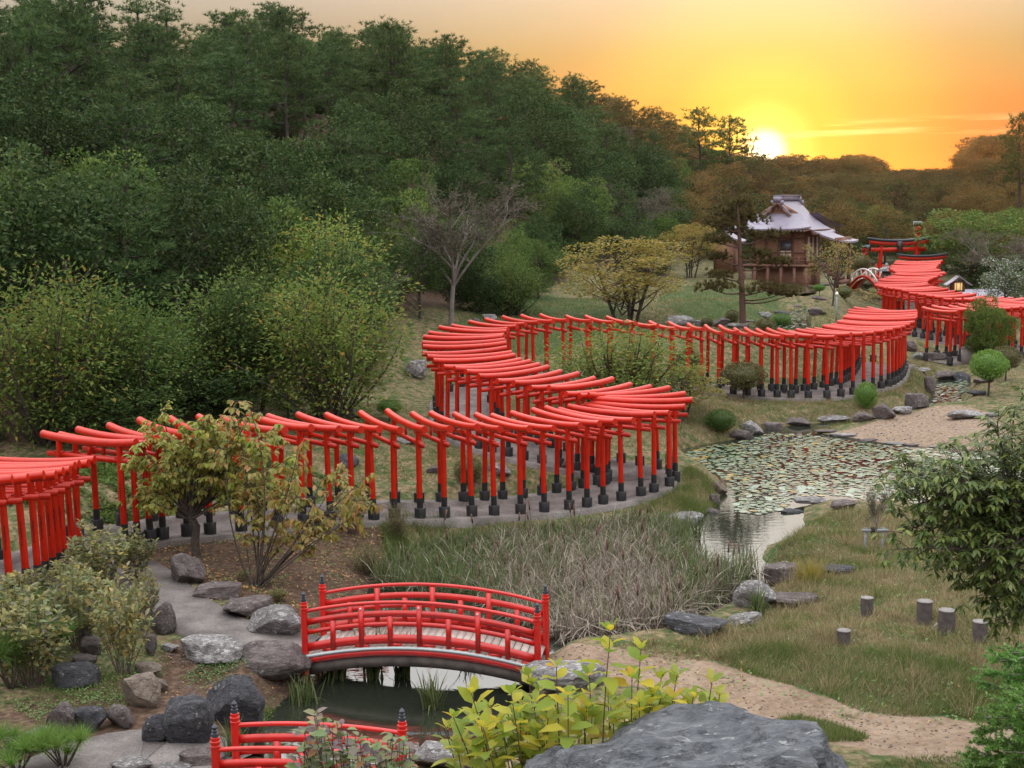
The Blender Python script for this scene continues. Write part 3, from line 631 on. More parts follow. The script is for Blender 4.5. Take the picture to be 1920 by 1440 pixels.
# ------------------------------------------------------------------ arched red bridges
M['slab'] = paint('stained_concrete', (.13, .11, .10), .9, .45, 3.5, .2)
def bridge(p0, p1, width, rise, label, posts_h=1.12, spans=4, deep=.21):
    """p0, p1: the two ends of the deck centre line"""
    p0 = np.array(p0, float); p1 = np.array(p1, float); c = (p0 + p1) / 2; d = p1 - p0
    ln = np.hypot(d[0], d[1]); rz = math.atan2(d[1], d[0]); slope = d[2] / ln
    t = empty('footbridge', tuple(c), rz, label, 'bridge')
    def zz(x): return slope * x + rise * (1 - (2 * x / ln) ** 2)
    hl = ln / 2; hw = width / 2
    def arc(y, dz, r, flat=None, x0=-1, x1=1, n=24):
        X = np.linspace(hl * x0, hl * x1, n); return np.stack([X, 0 * X + y, zz(X) + dz], 1)
    def strip_box(m, y, th, z0, z1, x0=-1, x1=1, n=22):
        X = np.linspace(hl * x0, hl * x1, n); b_ = zz(X)
        V = np.stack([np.stack([X, 0 * X + y - th / 2, b_ + z0], 1), np.stack([X, 0 * X + y + th / 2, b_ + z0], 1), np.stack([X, 0 * X + y + th / 2, b_ + z1], 1), np.stack([X, 0 * X + y - th / 2, b_ + z1], 1)], 1).reshape(-1, 3)
        Qs = [(i * 4 + q, i * 4 + (q + 1) % 4, i * 4 + 4 + (q + 1) % 4, i * 4 + 4 + q) for i in range(n - 1) for q in range(4)] + [(0, 3, 2, 1), ((n - 1) * 4, (n - 1) * 4 + 1, (n - 1) * 4 + 2, (n - 1) * 4 + 3)]
        m.add(V, Qs)
    m = MB(); strip_box(m, 0, width + .04, -.16 - deep, -.16); link('arch_slab', m.mesh('arch_slab', M['slab']), t)
    npl = int(ln / .125)
    for k in range(npl):
        x = -hl + (k + .5) * ln / npl; sl = slope - rise * 8 * x / ln ** 2
        me = bpy.data.meshes.get('plank_%.2f' % width)
        if me is None:
            me = MB().box((0, 0, 0), (.118, width + .12, .035)).mesh('plank_%.2f' % width, M['deck'])
        o = link('plank', me, t, (x, 0, zz(x) - .02)); o.rotation_euler = (0, -math.atan(sl), 0)
    for s in (-1, 1):
        y = s * hw
        m = MB(); strip_box(m, y + s * .075, .012, -.05, -.002); link('edge_trim', m.mesh('edge_trim', M['pale_edge']), t)
        m = MB(); strip_box(m, y + s * .03, .07, -.16, -.052); link('edge_beam', m.mesh('edge_beam', M['red_bridge']), t)
        g = 1 - .06 / hl
        m = MB(); strip_box(m, y, .06, .045, .19, -g, g); link('bottom_rail', m.mesh('bottom_rail', M['red_bridge']), t)
        m = MB(); strip_box(m, y, .045, .35, .42, -g, g); link('middle_rail', m.mesh('middle_rail', M['red_bridge']), t)
        m = MB(); strip_box(m, y, .055, .52, .622, -g, g); link('upper_rail', m.mesh('upper_rail', M['red_bridge']), t)
        m = MB(); m.tube(arc(y, .77, .04), .033, 10); link('handrail', smooth_by_angle(m.mesh('handrail', M['red_bridge']), 60), t)
        for k in range(1, 2 * spans):
            x = -hl + k * ln / (2 * spans); b_ = zz(x)
            top = .735 if k % 2 == 0 else .53
            m = MB(); m.box((0, 0, (.0 + top) / 2), (.085, .078, top)); o = link('baluster', m.mesh('baluster', M['red_bridge']), t, (x, y, b_))
            if k % 2 == 0:
                m = MB(); m.lathe([(.012, 0), (.02, .012), (.006, .03)], 8); q = link('nail_cap', m.mesh('nail_cap', M['pale_edge']), o, (.0, s * .039, .69)); q.rotation_euler = (R(-90) * s, 0, 0)
        nb = 7
        for k in range(nb):
            x = -hl + (k + .5) * ln / nb
            m = MB(); m.box((0, 0, .021), (ln / nb * .42, .06, .05)); link('rail_block', m.mesh('rail_block', M['red_bridge']), t, (x + ln / nb * .25, y, zz(x + ln / nb * .25)))
        for e in (-1, 1):
            x = e * hl; b_ = slope * x
            m = MB(); m.lathe([(.060, -.35), (.060, posts_h * .72), (.068, posts_h * .725), (.068, posts_h * .745), (.060, posts_h * .75), (.060, posts_h * .775), (.068, posts_h * .78), (.068, posts_h * .80), (.058, posts_h * .805), (.058, posts_h * .845), (.045, posts_h * .85)], 14)
            p = link('post', smooth_by_angle(m.mesh('post', M['red_bridge']), 30), t, (x, y, b_))
            m = MB(); h0 = posts_h * .85
            m.lathe([(.048, h0), (.048, h0 + .05), (.033, h0 + .057), (.033, h0 + .075), (.042, h0 + .08), (.042, h0 + .09), (.022, h0 + .10), (.038, h0 + .12), (.040, h0 + .138), (.024, h0 + .158), (.006, h0 + .178)], 14)
            link('finial', smooth_by_angle(m.mesh('finial', M['navy']), 40), p)
    return t
A0 = (P3(578, 1228, .56) + P3(602, 1188, .56)) / 2; A1 = (P3(1010, 1248, .50) + P3(1022, 1212, .50)) / 2
bridge(A0, A1, 1.12, .255, 'arched red footbridge over the dark water below the reeds')
def ptop(px, py, z): return P3(px, py, z)
b_fl, b_bl, b_br, b_fr = ptop(392, 1356, 1.62), ptop(448, 1309, 1.62), ptop(763, 1326, 1.57), ptop(721, 1369, 1.57)
B0 = (b_fl + b_bl) / 2 - [0, 0, 1.15]; B1 = (b_br + b_fr) / 2 - [0, 0, 1.15]
bridge(B0, B1, float(np.linalg.norm(b_bl - b_fl)) * .92, .07, 'red footbridge cut off by the bottom edge, half hidden by a leafy shrub', spans=2)

# ------------------------------------------------------------------ shrine hall
sx, sy, szv = on_ground(1468, 520, 90); szv = Z1(sx, sy) + .30
hall = empty('shrine_hall', (sx, sy, szv), R(-31), 'wooden shrine hall with sweeping grey hip-and-gable roof beneath the sunset', 'shrine', None, (1.14, 1.06, 1.0))
def sweep_roof(m, prof, y0, y1, th=.10, flare=.0, n=9):
    """profile: (x, z) outward from the ridge"""
    Y = np.linspace(y0, y1, n); k = len(prof); V = []
    for yy in Y:
        e = (abs(yy - (y0 + y1) / 2) / ((y1 - y0) / 2)) ** 3
        for q, (x, z) in enumerate(prof): V.append((x, yy, z + flare * e * (q / (k - 1)) ** 2))
    V = np.array(V); V2 = V - [0, 0, th]; Vn = np.concatenate([V, V2]); o = len(V); Qs = []
    for a in range(n - 1):
        for q in range(k - 1):
            c = [a * k + q, a * k + q + 1, (a + 1) * k + q + 1, (a + 1) * k + q]
            Qs += [c, [o + v for v in c[::-1]]]
    for a in range(n - 1):
        Qs.append((a * k + k - 1, (a + 1) * k + k - 1, o + (a + 1) * k + k - 1, o + a * k + k - 1)); Qs.append((a * k, o + a * k, o + (a + 1) * k, (a + 1) * k))
    for q in range(k - 1):
        Qs.append((q, o + q, o + q + 1, q + 1)); a = (n - 1) * k; Qs.append((a + q, a + q + 1, o + a + q + 1, o + a + q))
    m.add(Vn, Qs)
ez, rzv = 3.55, 5.62                                        # eave and ridge heights above ground
pr = [(0, rzv), (.35, rzv - .42), (.75, rzv - .92), (1.2, rzv - 1.4), (1.7, rzv - 1.83), (2.35, rzv - 2.22)]
m = MB(); sweep_roof(m, pr, -1.25, 2.6, .12, .10); sweep_roof(m, [(2.0, rzv - 2.02), (2.6, rzv - 2.36), (3.25, rzv - 2.62), (3.9, rzv - 2.78)], -.7, 2.1, .12, .06)
link('roof_slope', smooth_by_angle(m.mesh('roof_slope', M['copper']), 30), hall)
m = MB(); sweep_roof(m, [(-a, z) for a, z in pr], -1.25, 2.6, .12, .10); link('roof_slope', smooth_by_angle(m.mesh('roof_slope', M['copper']), 30), hall)
# skirt roof below the gable, front and back
for s, y0 in ((-1, -1.05), (1, 2.4)):
    V = []; n = 13; prof = [(0, 1.15), (.45, .72), (.95, .38), (1.45, .16)]
    for q, (dy, dz) in enumerate(prof):
        for a in range(n):
            u = a / (n - 1) * 2 - 1; hw = 1.35 + (2.42 - 1.35) * q / 3
            V.append((u * hw, y0 + s * dy, ez + dz + .16 * abs(u) ** 3 * q / 3))
    V = np.array(V); o = len(V); Vn = np.concatenate([V, V - [0, 0, .1]]); Qs = []
    for q in range(3):
        for a in range(n - 1):
            c = [q * n + a, q * n + a + 1, (q + 1) * n + a + 1, (q + 1) * n + a]; Qs += [c, [o + v for v in c[::-1]]]
    for a in range(n - 1): Qs.append((3 * n + a, 3 * n + a + 1, o + 3 * n + a + 1, o + 3 * n + a))
    m = MB().add(Vn, Qs); link('skirt_roof', smooth_by_angle(m.mesh('skirt_roof', M['copper']), 30), hall)
m = MB(); m.box((0, .65, rzv + .08), (.30, 3.6, .30)); m.box((0, .65, rzv + .26), (.44, 3.85, .07)); rd = link('ridge', m.mesh('ridge', M['copper']), hall)
for y0 in (-1.25, 2.55):
    m = MB(); m.box((0, y0, rzv + .02), (.46, .14, .36)); m.box((-.3, y0, rzv - .2), (.16, .12, .3)); m.box((.3, y0, rzv - .2), (.16, .12, .3)); link('ridge_end', m.mesh('ridge_end', M['copper']), rd)
m = MB()
for s in (-1, 1):
    P = [(s * x, -1.2, z - .20) for x, z in pr[:5]]
    for a in range(4):
        m.tube([P[a], P[a + 1]], .13, 4, True, .6)
link('bargeboard', m.mesh('bargeboard', M['wood']), hall)
m = MB(); m.add([(-1.25, -1.0, ez + 1.12), (1.25, -1.0, ez + 1.12), (0, -1.0, rzv - .1), (-1.25, -.9, ez + 1.12), (1.25, -.9, ez + 1.12), (0, -.9, rzv - .1)], [(0, 1, 4, 3), (1, 2, 5, 4), (2, 0, 3, 5)], [(0, 2, 1), (3, 4, 5)])
g_ = link('gable_wall', m.mesh('gable_wall', M['plaster']), hall)
m = MB(); m.box((0, -1.03, ez + 1.35), (1.7, .05, .07)); m.box((0, -1.03, ez + 1.62), (.07, .05, .5)); m.tube([(-.4, -1.03, ez + 1.45), (-.2, -1.03, ez + 1.7), (.2, -1.03, ez + 1.7), (.4, -1.03, ez + 1.45)], .035, 5); link('gable_carving', m.mesh('gable_carving', M['wood']), g_)
for k in range(19):
    m = MB().box((0, 0, 0), (.07, .5, .08)); link('rafter', bpy.data.meshes.get('rafter') or m.mesh('rafter', M['wood']), hall, (-2.0 + k * 4.0 / 18, -2.05, ez + .03)) if k else None
    if k == 0: bpy.data.meshes.remove(m.mesh('tmp', M['wood']))
    q = bpy.data.meshes.get('rafter_cap') or MB().box((0, 0, 0), (.075, .02, .085)).mesh('rafter_cap', M['white'])
    link('rafter_cap', q, hall, (-2.0 + k * 4.0 / 18, -2.32, ez + .03))
fz = 1.35                                                   # floor height
for name, c, s, mt in (('front_wall', (0, -.62, (fz + ez) / 2), (3.2, .08, ez - fz), 'plaster'), ('back_wall', (0, 2.0, (fz + ez) / 2), (3.2, .08, ez - fz), 'plaster'),
                       ('side_wall', (1.6, .69, (fz + ez) / 2), (.08, 2.5, ez - fz), 'plaster'), ('side_wall', (-1.6, .69, (fz + ez) / 2), (.08, 2.5, ez - fz), 'plaster'), ('eave_ceiling', (0, .68, ez + .05), (4.3, 5.0, .06), 'wood')):
    link(name, MB().box(c, s).mesh(name, M[mt]), hall)
for x in (-1.6, -.85, -.05, .8, 1.6): link('wall_post', MB().box((x, -.68, (fz + ez) / 2), (.13, .08, ez - fz - .01)).mesh('wall_post', M['wood']), hall)
for z in (fz + .06, fz + .75, ez - .5): link('wall_beam', MB().box((0, -.69, z), (3.3, .05, .09)).mesh('wall_beam', M['wood']), hall)
w_ = link('window', MB().box((.37, -.67, fz + .95), (.72, .02, 1.35)).mesh('window', M['wood']), hall)
for k in (0, 1):
    p_ = link('paper_screen', MB().box((.19 + k * .36, -.685, fz + .58), (.33, .02, .60)).mesh('paper_screen', M['screen']), w_)
m, t_, b_ = mat('window_glass'); b_.inputs['Base Color'].default_value = (.10, .10, .13, 1); b_.inputs['Roughness'].default_value = .08; b_.inputs['Specular IOR Level'].default_value = 1.0; M['glass'] = m
link('window_glass', MB().box((.37, -.685, fz + 1.22), (.66, .02, .62)).mesh('window_glass', M['glass']), w_)
for k in range(6): link('side_shutter', MB().box((1.66, -.35 + k * .4, fz + 1.0), (.03, .3, 1.6)).mesh('side_shutter', M['wood' if k % 2 else 'white']), hall)
link('veranda_floor', MB().box((0, .3, fz - .06), (4.1, 4.0, .12)).mesh('veranda_floor', M['wood']), hall)
for x in (-1.9, -1.2, -.4, .4, 1.2, 1.9): link('veranda_leg', MB().box((x, -1.55, (fz - .4) / 2 - .1), (.16, .16, fz + .45)).mesh('veranda_leg', M['wood']), hall)
link('underfloor_wall', MB().box((0, .6, .5), (3.4, 2.6, 1.5)).mesh('underfloor_wall', M['plaster']), hall)
for z in (fz + .28, fz + .5): link('veranda_rail', MB().box((0, -1.62, z), (4.0, .05, .05)).mesh('veranda_rail', M['wood']), hall)
for k in range(9): link('rail_post', MB().box((-1.95 + k * .4875, -1.62, fz + .25), (.06, .06, .5)).mesh('rail_post', M['wood']), hall)
for s in (-.5, 1.9): link('porch_post', MB().box((3.4, s, 1.4), (.18, .18, 3.2)).mesh('porch_post', M['wood']), hall)
link('porch_beam', MB().box((3.4, .7, 2.95), (.2, 2.9, .3)).mesh('porch_beam', M['wood']), hall)
for k in range(5): link('step', MB().box((2.3 + k * .28, .7, fz - .15 - k * .26), (.3, 1.6, .26)).mesh('step', M['wood']), hall)
# small roof behind the pine, left of the hall
x, y, z = on_ground(1362, 500, 96)
sh = empty('side_shrine', (x, y, z), R(-20), 'small pale-roofed hall half hidden behind the pine, left of the big hall', 'shrine')
m = MB(); sweep_roof(m, [(0, 3.0), (.3, 2.7), (.7, 2.42), (1.2, 2.2)], -1.0, 1.2, .1, .06); link('roof_slope', smooth_by_angle(m.mesh('roof_slope', M['copper']), 30), sh)
m = MB(); sweep_roof(m, [(0, 3.0), (-.3, 2.7), (-.7, 2.42), (-1.2, 2.2)], -1.0, 1.2, .1, .06); link('roof_slope', smooth_by_angle(m.mesh('roof_slope', M['copper']), 30), sh)
link('ridge', MB().box((0, .1, 3.06), (.2, 2.4, .2)).mesh('ridge', M['copper']), sh)
link('wall', MB().box((0, .1, 1.15), (1.5, 1.6, 2.3)).mesh('wall', M['plaster']), sh)
for k in (-1, 1): link('wall_post', MB().box((k * .72, -.72, 1.15), (.12, .1, 2.3)).mesh('wall_post', M['wood']), sh)
# grey roofed store building right of the tunnel
x, y, z = on_ground(1800, 540, 84)
st_ = empty('low_store_building', (x, y, z - .6), R(8), 'low building with flat grey roof right of the far torii tunnel', 'building')
m = MB(); sweep_roof(m, [(0, 1.95), (1.0, 1.75), (2.1, 1.45)], -2.4, 2.4, .1, 0); sweep_roof(m, [(0, 1.95), (-1.0, 1.75), (-2.1, 1.45)], -2.4, 2.4, .1, 0)
q = link('roof', m.mesh('roof', M['copper']), st_); q.rotation_euler = (0, 0, R(90))
link('wall', MB().box((0, 0, .75), (4.2, 3.4, 1.5)).mesh('wall', M['plaster']), st_)
# lit lantern house in front of it
x, y, z = on_ground(1794, 585, 77)
ln_ = empty('lantern_house', (x, y, z), R(-6), 'small gabled lantern house glowing inside beside the far tunnel', 'lantern')
zt = top_h(518, 77, z)
m = MB(); sweep_roof(m, [(0, zt), (.35, zt - .28), (.72, zt - .52)], -.45, .45, .06, 0); sweep_roof(m, [(0, zt), (-.35, zt - .28), (-.72, zt - .52)], -.45, .45, .06, 0)
link('roof', m.mesh('roof', M['copper']), ln_)
link('box_frame', MB().box((0, .05, zt - .62), (.75, .5, .62)).mesh('box_frame', M['wood']), ln_)
m, t_, b_ = mat('lantern_glow'); b_.inputs['Base Color'].default_value = (.6, .42, .2, 1); b_.inputs['Emission Color'].default_value = (1, .66, .25, 1); b_.inputs['Emission Strength'].default_value = .22; M['glow'] = m
link('lit_pane', MB().box((0, -.21, zt - .62), (.42, .02, .42)).mesh('lit_pane', M['glow']), ln_)
for s in (-1, 1): link('pane_bar', MB().box((s * .1, -.226, zt - .62), (.03, .02, .44)).mesh('pane_bar', M['wood']), ln_)
link('stand', MB().box((0, .05, (zt - .9) / 2), (.34, .34, zt - .9)).mesh('stand', M['concrete']), ln_)
# stone lantern beside the large torii
x, y, z = on_ground(1661, 545, 89)
sl = empty('stone_lantern', (x, y, z), 0, 'grey stone lantern beside the foot of the large torii', 'lantern'); hh = top_h(492, 89, z)
sc = hh / 2.2
link('shaft', MB().lathe([(.3 * sc, 0), (.3 * sc, .12 * sc), (.14 * sc, .2 * sc), (.12 * sc, 1.2 * sc), (.28 * sc, 1.32 * sc)], 10).mesh('shaft', M['rock_pale']), sl)
link('fire_box', MB().box((0, 0, 1.53 * sc), (.38 * sc, .38 * sc, .42 * sc)).mesh('fire_box', M['rock_pale']), sl)
link('cap', MB().lathe([(.5 * sc, 1.75 * sc), (.46 * sc, 1.82 * sc), (.2 * sc, 1.98 * sc), (.07 * sc, 2.03 * sc), (.1 * sc, 2.12 * sc), (.01, 2.2 * sc)], 8).mesh('cap', M['rock_pale']), sl)
# red and white drum bridge left of the large torii
x, y, z = on_ground(1628, 520, 91)
db = empty('drum_bridge', (x, y, z), R(-52), 'steep arched red bridge with white handrail beside the large torii', 'bridge')
for s in (-.55, .55):
    X = np.linspace(-1.5, 1.5, 17); Zz = 1.35 * (1 - (X / 1.5) ** 2)
    link('handrail', MB().tube(np.stack([X, 0 * X + s, Zz + .62], 1), .06, 6).mesh('handrail', M['white']), db)
    link('curb_rail', MB().tube(np.stack([X, 0 * X + s, Zz + .12], 1), .09, 6).mesh('curb_rail', M['red']), db)
    for k in range(1, 16, 2): link('baluster', MB().box((0, 0, .36), (.07, .05, .55)).mesh('baluster', M['white']), db, (X[k], s, Zz[k]))
X = np.linspace(-1.5, 1.5, 17); m = MB(); m.tube(np.stack([X, 0 * X, 1.35 * (1 - (X / 1.5) ** 2) - .05], 1), .5, 4, True, .12); link('deck', m.mesh('deck', M['red']), db)
# red balustrade round the far terrace
def rail_fence(pts, label, h=.8):
    P = [np.array(on_ground(px, py, d)) for px, py, d in pts]
    f = empty('balustrade', tuple(P[0]), 0, label, 'fence'); o = P[0]
    for a, b_ in zip(P[:-1], P[1:]):
        for hz in (h, h * .55, h * .15): link('rail', MB().tube([a - o + [0, 0, hz], b_ - o + [0, 0, hz]], .05, 6).mesh('rail', M['red']), f)
    for a in P:
        link('post', MB().tube([a - o + [0, 0, -.1], a - o + [0, 0, h + .15]], .07, 8).mesh('post', M['red']), f)
        link('post_cap', MB().lathe([(.08, h + .15), (.09, h + .25), (.02, h + .36)], 8, tuple(a - o)).mesh('post_cap', M['black']), f)
rail_fence([(1642, 500, 104), (1655, 498, 104), (1668, 498, 103.5), (1682, 498, 103), (1700, 499, 102)], 'red balustrade with black capped posts behind the large torii')
rail_fence([(1590, 500, 106), (1603, 499, 106), (1615, 498, 106)], 'short red balustrade left of the small edge-on torii', 1.1)
# concrete block by the path beyond the stream, lamp post
x, y, z = on_ground(1821, 676, 65.8)
cb = MB(); cb.box((0, 0, .35), (1.15, .5, .95)); cb.box((0, 0, .835), (1.19, .54, .03))
tag(link('concrete_block', cb.mesh('concrete_block', M['concrete']), None, (x, y, z), R(4)), 'plain grey concrete block beside the torii path across the stream', 'block')
q, dd = T(1568, 604); lp = empty('path_light', tuple(q), 0, 'slim grey path light with small white head behind the packed gates', 'lamp')
hl_ = 50 / ppm(dd)
link('pole', MB().tube([(0, 0, -.1), (0, 0, hl_)], .045, 8).mesh('pole', M['stake']), lp); link('lamp_head', MB().lathe([(.07, hl_), (.09, hl_ + .1), (.03, hl_ + .2)], 8).mesh('lamp_head', M['white']), lp)
# ------------------------------------------------------------------ rocks
from mathutils import noise as mnoise
def rock_mesh(seed, cuts=9, flat=.0, rough=.10, sub_=4):
    rr = np.random.RandomState(seed)
    bm = bmesh.new(); bmesh.ops.create_icosphere(bm, subdivisions=sub_, radius=1)
    V = np.array([v.co[:] for v in bm.verts])
    for _ in range(cuts):                                   # planes knock corners off, as in split stone
        n = rr.normal(size=3); n /= np.linalg.norm(n); dd = rr.uniform(.52, .86)
        e = V @ n - dd; V -= np.where(e > 0, e * .92, 0)[:, None] * n
    if flat: 
        e = V[:, 2] - flat; V[:, 2] -= np.where(e > 0, e * .85, 0)
    o = rr.uniform(-50, 50, 3)
    for k, v in enumerate(V):
        p = Vector(v * 1.6 + o); q = Vector((v[0] * 3 + o[0], v[1] * 3 + o[1], v[2] * 8 + o[2]))
        h = mnoise.fractal(p, 1.0, 2.1, 5) * rough + mnoise.ridged_multi_fractal(q, 1.0, 2.2, 3, 1.0, 2.0) * rough * .28 - rough * .25
        V[k] = v * (1 + h)
    V -= [0, 0, 0]; ext = np.abs(V).max(0); V = V / ext
    F_ = np.array([[v.index for v in f.verts] for f in bm.faces]); bm.free()
    return V, F_
ROCKS = [rock_mesh(100 + k, 7 + k % 5, (0, .45, 0, .3, .6)[k % 5], .13) for k in range(12)]
ROCK_ME = {}
def rock(px, py, w, h, label, kind='rock', proto=0, depth=.75, group=None, rz=None, at=None, sink=.18):
    """px, py: where its foot shows in the photo; w, h: its size there in photo pixels"""
    if at is None: q, dd = T(px, py, 12)
    else: q, dd = np.array(at, float), at[1]
    k = ppm(dd * 1.02); W_, H_ = w / k, h / k
    key = (proto, kind)
    if key not in ROCK_ME:
        V, F_ = ROCKS[proto]; ROCK_ME[key] = smooth_by_angle(mesh_np('rock', V, [F_], [M[kind]], True), 34)
    rs = random.Random(int(px * 7 + py)); rz = rs.uniform(-.5, .5) + rs.choice((0, pi)) if rz is None else rz
    dep = W_ * depth
    cth = math.cos(math.atan2(8.25 - q[2], dd)); hz = max(H_ - dep * .22, H_ * .6) / cth   # part of the seen height is its top
    hz *= (1 + sink)
    o = link('rock', ROCK_ME[key], None, (q[0], q[1] + dep * .42, q[2] + hz * (.5 - sink)), rz, (W_ / 2 * 1.04, dep / 2, hz / 2))
    return tag(o, label, 'rock', group)
RK = [
 (342,1095,74,64,'angular brown boulder at the top of the concrete path, beneath the yellowing tree','rock',0),
 (400,1122,88,44,'low brown rock beside the concrete path, just below the angular boulder','rock',1),
 (452,1158,98,62,'layered brown rock, middle of the line running down to the bridge','rock',3),
 (518,1198,112,74,'lichen-spotted rock touching the bridge post on its uphill side','rock_pale',2),
 (386,1246,120,66,'pale flat-topped boulder at the lower edge of the concrete path','rock_pale',6),
 (500,1272,146,80,'wide brown boulder holding up the left end of the bridge','rock',5),
 (302,1188,46,62,'dark lumpy rock between the bushes and the concrete path','rock',7),
 (280,1226,28,46,'narrow upright stone at the foot of the tall bush','rock',4),
 (318,1220,36,22,'small pale stone left of the flat-topped boulder','rock_pale',8),
 (346,1404,94,116,'tall blue-grey boulder behind the cropped red footbridge','rock_dark',9),
 (440,1372,124,112,'big dark grey boulder right behind the tall blue-grey one','rock_dark',2),
 (296,1398,64,62,'oval dark stone leaning beside the lower path','rock_dark',7),
 (265,1330,72,78,'tan block of cracked stone at the bend of the lower path','rock_tan',4),
 (276,1268,56,40,'tan slab lying below the tall bush','rock_tan',3),
 (288,1296,44,36,'small tan stone above the cracked block','rock_tan',1),
 (132,1292,86,62,'purple-grey boulder under the left shrubs','rock_dark',6),
 (154,1246,48,30,'rounded brown stone capping the short stone stair line','rock',8),
 (156,1208,34,52,'upright grey stone highest in the short stone line','rock',4),
 (166,1228,40,46,'slanting brown stone midway down the short stone line','rock',9),
 (112,1378,58,56,'purple-brown wall stone right of the small pine tuft','rock',0),
 (166,1372,66,60,'dark grooved wall stone, largest of the low retaining wall','rock_dark',3),
 (222,1364,54,46,'wine-coloured wall stone ending the low retaining wall','rock',5),
 (64,1408,52,50,'brown wall stone between the two pine tufts','rock',6),
 (18,1414,44,44,'wall stone at the left picture edge','rock',2),
 (240,1446,72,34,'pale rough stone at the bottom edge beside the lower path','rock_pale',1),
 (318,1448,74,24,'flat pale stone at the bottom edge, next to the cropped bridge','rock_pale',3),
 (372,1440,84,42,'grey slab tucked against the cropped red bridge','rock',6),
 (1062,1292,158,66,'grey boulder with white lichen at the right end of the bridge','rock_pale',9),
 (828,1446,112,66,'pale boulder between the cropped bridge and the yellow bush','rock_pale',5),
 (1310,1190,118,54,'dark flat rock with white stains at the edge of the reeds','rock_dark',8),
 (1404,1170,62,30,'pale low stone right of the dark flat rock','rock_pale',1),
 (1421,1142,78,60,'rounded grey rock between reeds and meadow','rock_pale',7),
 (1490,1136,92,42,'long grey slab beside the rounded rock','rock',3),
 (1476,1090,78,48,'grey rock half sunk among the last reeds','rock',6),
 (1572,1078,74,32,'dark rock in the dry grass behind the golden tuft','rock_dark',3),
 (1283,985,78,40,'water-worn rock at the pond edge below the torii bend','rock_pale',8),
 (1334,966,38,20,'small rock right of the water-worn one','rock',1),
 (1342,950,22,30,'narrow brown rock at the grassy point of the bank','rock',4),
 (1350,928,30,30,'reddish square rock at the tip of the grassy bank','rock_tan',0),
 (1234,1000,46,18,'half-drowned grey rock where reeds begin','rock',6),
 (1487,968,46,22,'dark wet rock on the near shore of the lily pond','rock_dark',1),
 (1527,946,68,18,'flat blue-grey stone on the near shore of the lily pond','rock_pale',3),
 (1585,956,54,26,'rough grey stone under the sapling by the shore','rock',9),
 (1818,787,66,26,'pale weathered rock on the sandy spit','rock_pale',7),
 (1862,782,26,14,'small pale stone beside the weathered rock on the spit','rock_pale',1),
 (777,710,46,48,'grey pointed rock left of the first torii bend','rock_pale',4),
 (610,784,32,46,'upright grey stone under the tree left of the torii loop','rock',4),
 (655,784,52,28,'low grey rock right of the upright stone behind the front gates','rock',6),
 (918,604,30,22,'grey rock on the lawn behind the first bend','rock_pale',4),
 (892,612,26,20,'small rock behind the first bend next to dark shrubs','rock',2),
 (1279,612,58,32,'large blue-grey boulder behind the back row of gates','rock_pale',5),
 (1322,612,36,20,'low grey rock right of the large blue-grey boulder','rock_pale',6),
 (1354,612,34,22,'angular grey rock before the pine trunk','rock',0),
 (1384,616,46,22,'flat pointed rock at the foot of the pine trunk','rock_pale',3),
 (935,896,46,34,'grey block inside the torii loop near the round dark bush','rock_pale',0),
 (815,888,34,22,'half-hidden grey stone in the grass inside the loop','rock',6),
 (1080,890,60,38,'brown rock inside the loop near the pond bend','rock',7),
 (762,834,54,22,'flat pale rock in the grass behind the front gates','rock_pale',3),
 (650,878,44,34,'dark striped rock behind the leafy tree inside the loop','rock_dark',2),
 (1710,660,28,30,'tall grey rock beside the end of the packed gates','rock',4),
 (1728,676,30,20,'rounded rock at the near foot of the bridge over the stream','rock_pale',7),
 (1758,676,44,26,'grey rock under the first gate across the stream','rock',6),
 (1728,698,58,16,'long pale slab bridging the stream','rock_pale',3),
 (1776,715,46,30,'brown rock in the stream bank below the gates','rock',5),
 (1806,718,34,26,'dark rock at the head of the lily stream','rock_dark',2),
 (1846,718,40,16,'low stone behind the clipped round tree','rock',1),
 (1832,742,40,20,'dark flat stone at the right bank of the lily stream','rock_dark',3),
 (1436,597,26,18,'pale slab standing at the upper stream','rock_pale',4),
 (1408,604,24,9,'thin flat stone at the upper stream bank','rock_pale',3),
 (1466,592,32,16,'dark bank stone left side of the upper stream','rock_dark',6),
 (1490,580,30,16,'brown bank stone midway along the upper stream','rock',5),
 (1514,572,30,16,'bank stone at the bend of the upper stream','rock',2),
 (1536,566,30,16,'farthest bank stone of the upper stream','rock',7),
 (1536,592,36,22,'squared grey block right of the upper stream','rock',0),
 (1545,536,34,12,'low stone beside the lily pool under the shrine','rock',1),
 (1505,533,50,14,'grey stone rim at the back of the lily pool','rock',6),
]
for k, (px, py, w, h, lab, kd, pr_) in enumerate(RK):
    up = 1.3 if 'wall stone' in lab else 1.1 if py > 1080 else 1.0
    rock(px, py + (4 if up > 1 else 0), w * (1.08 if up > 1 else 1), h * up, lab, kd, pr_)
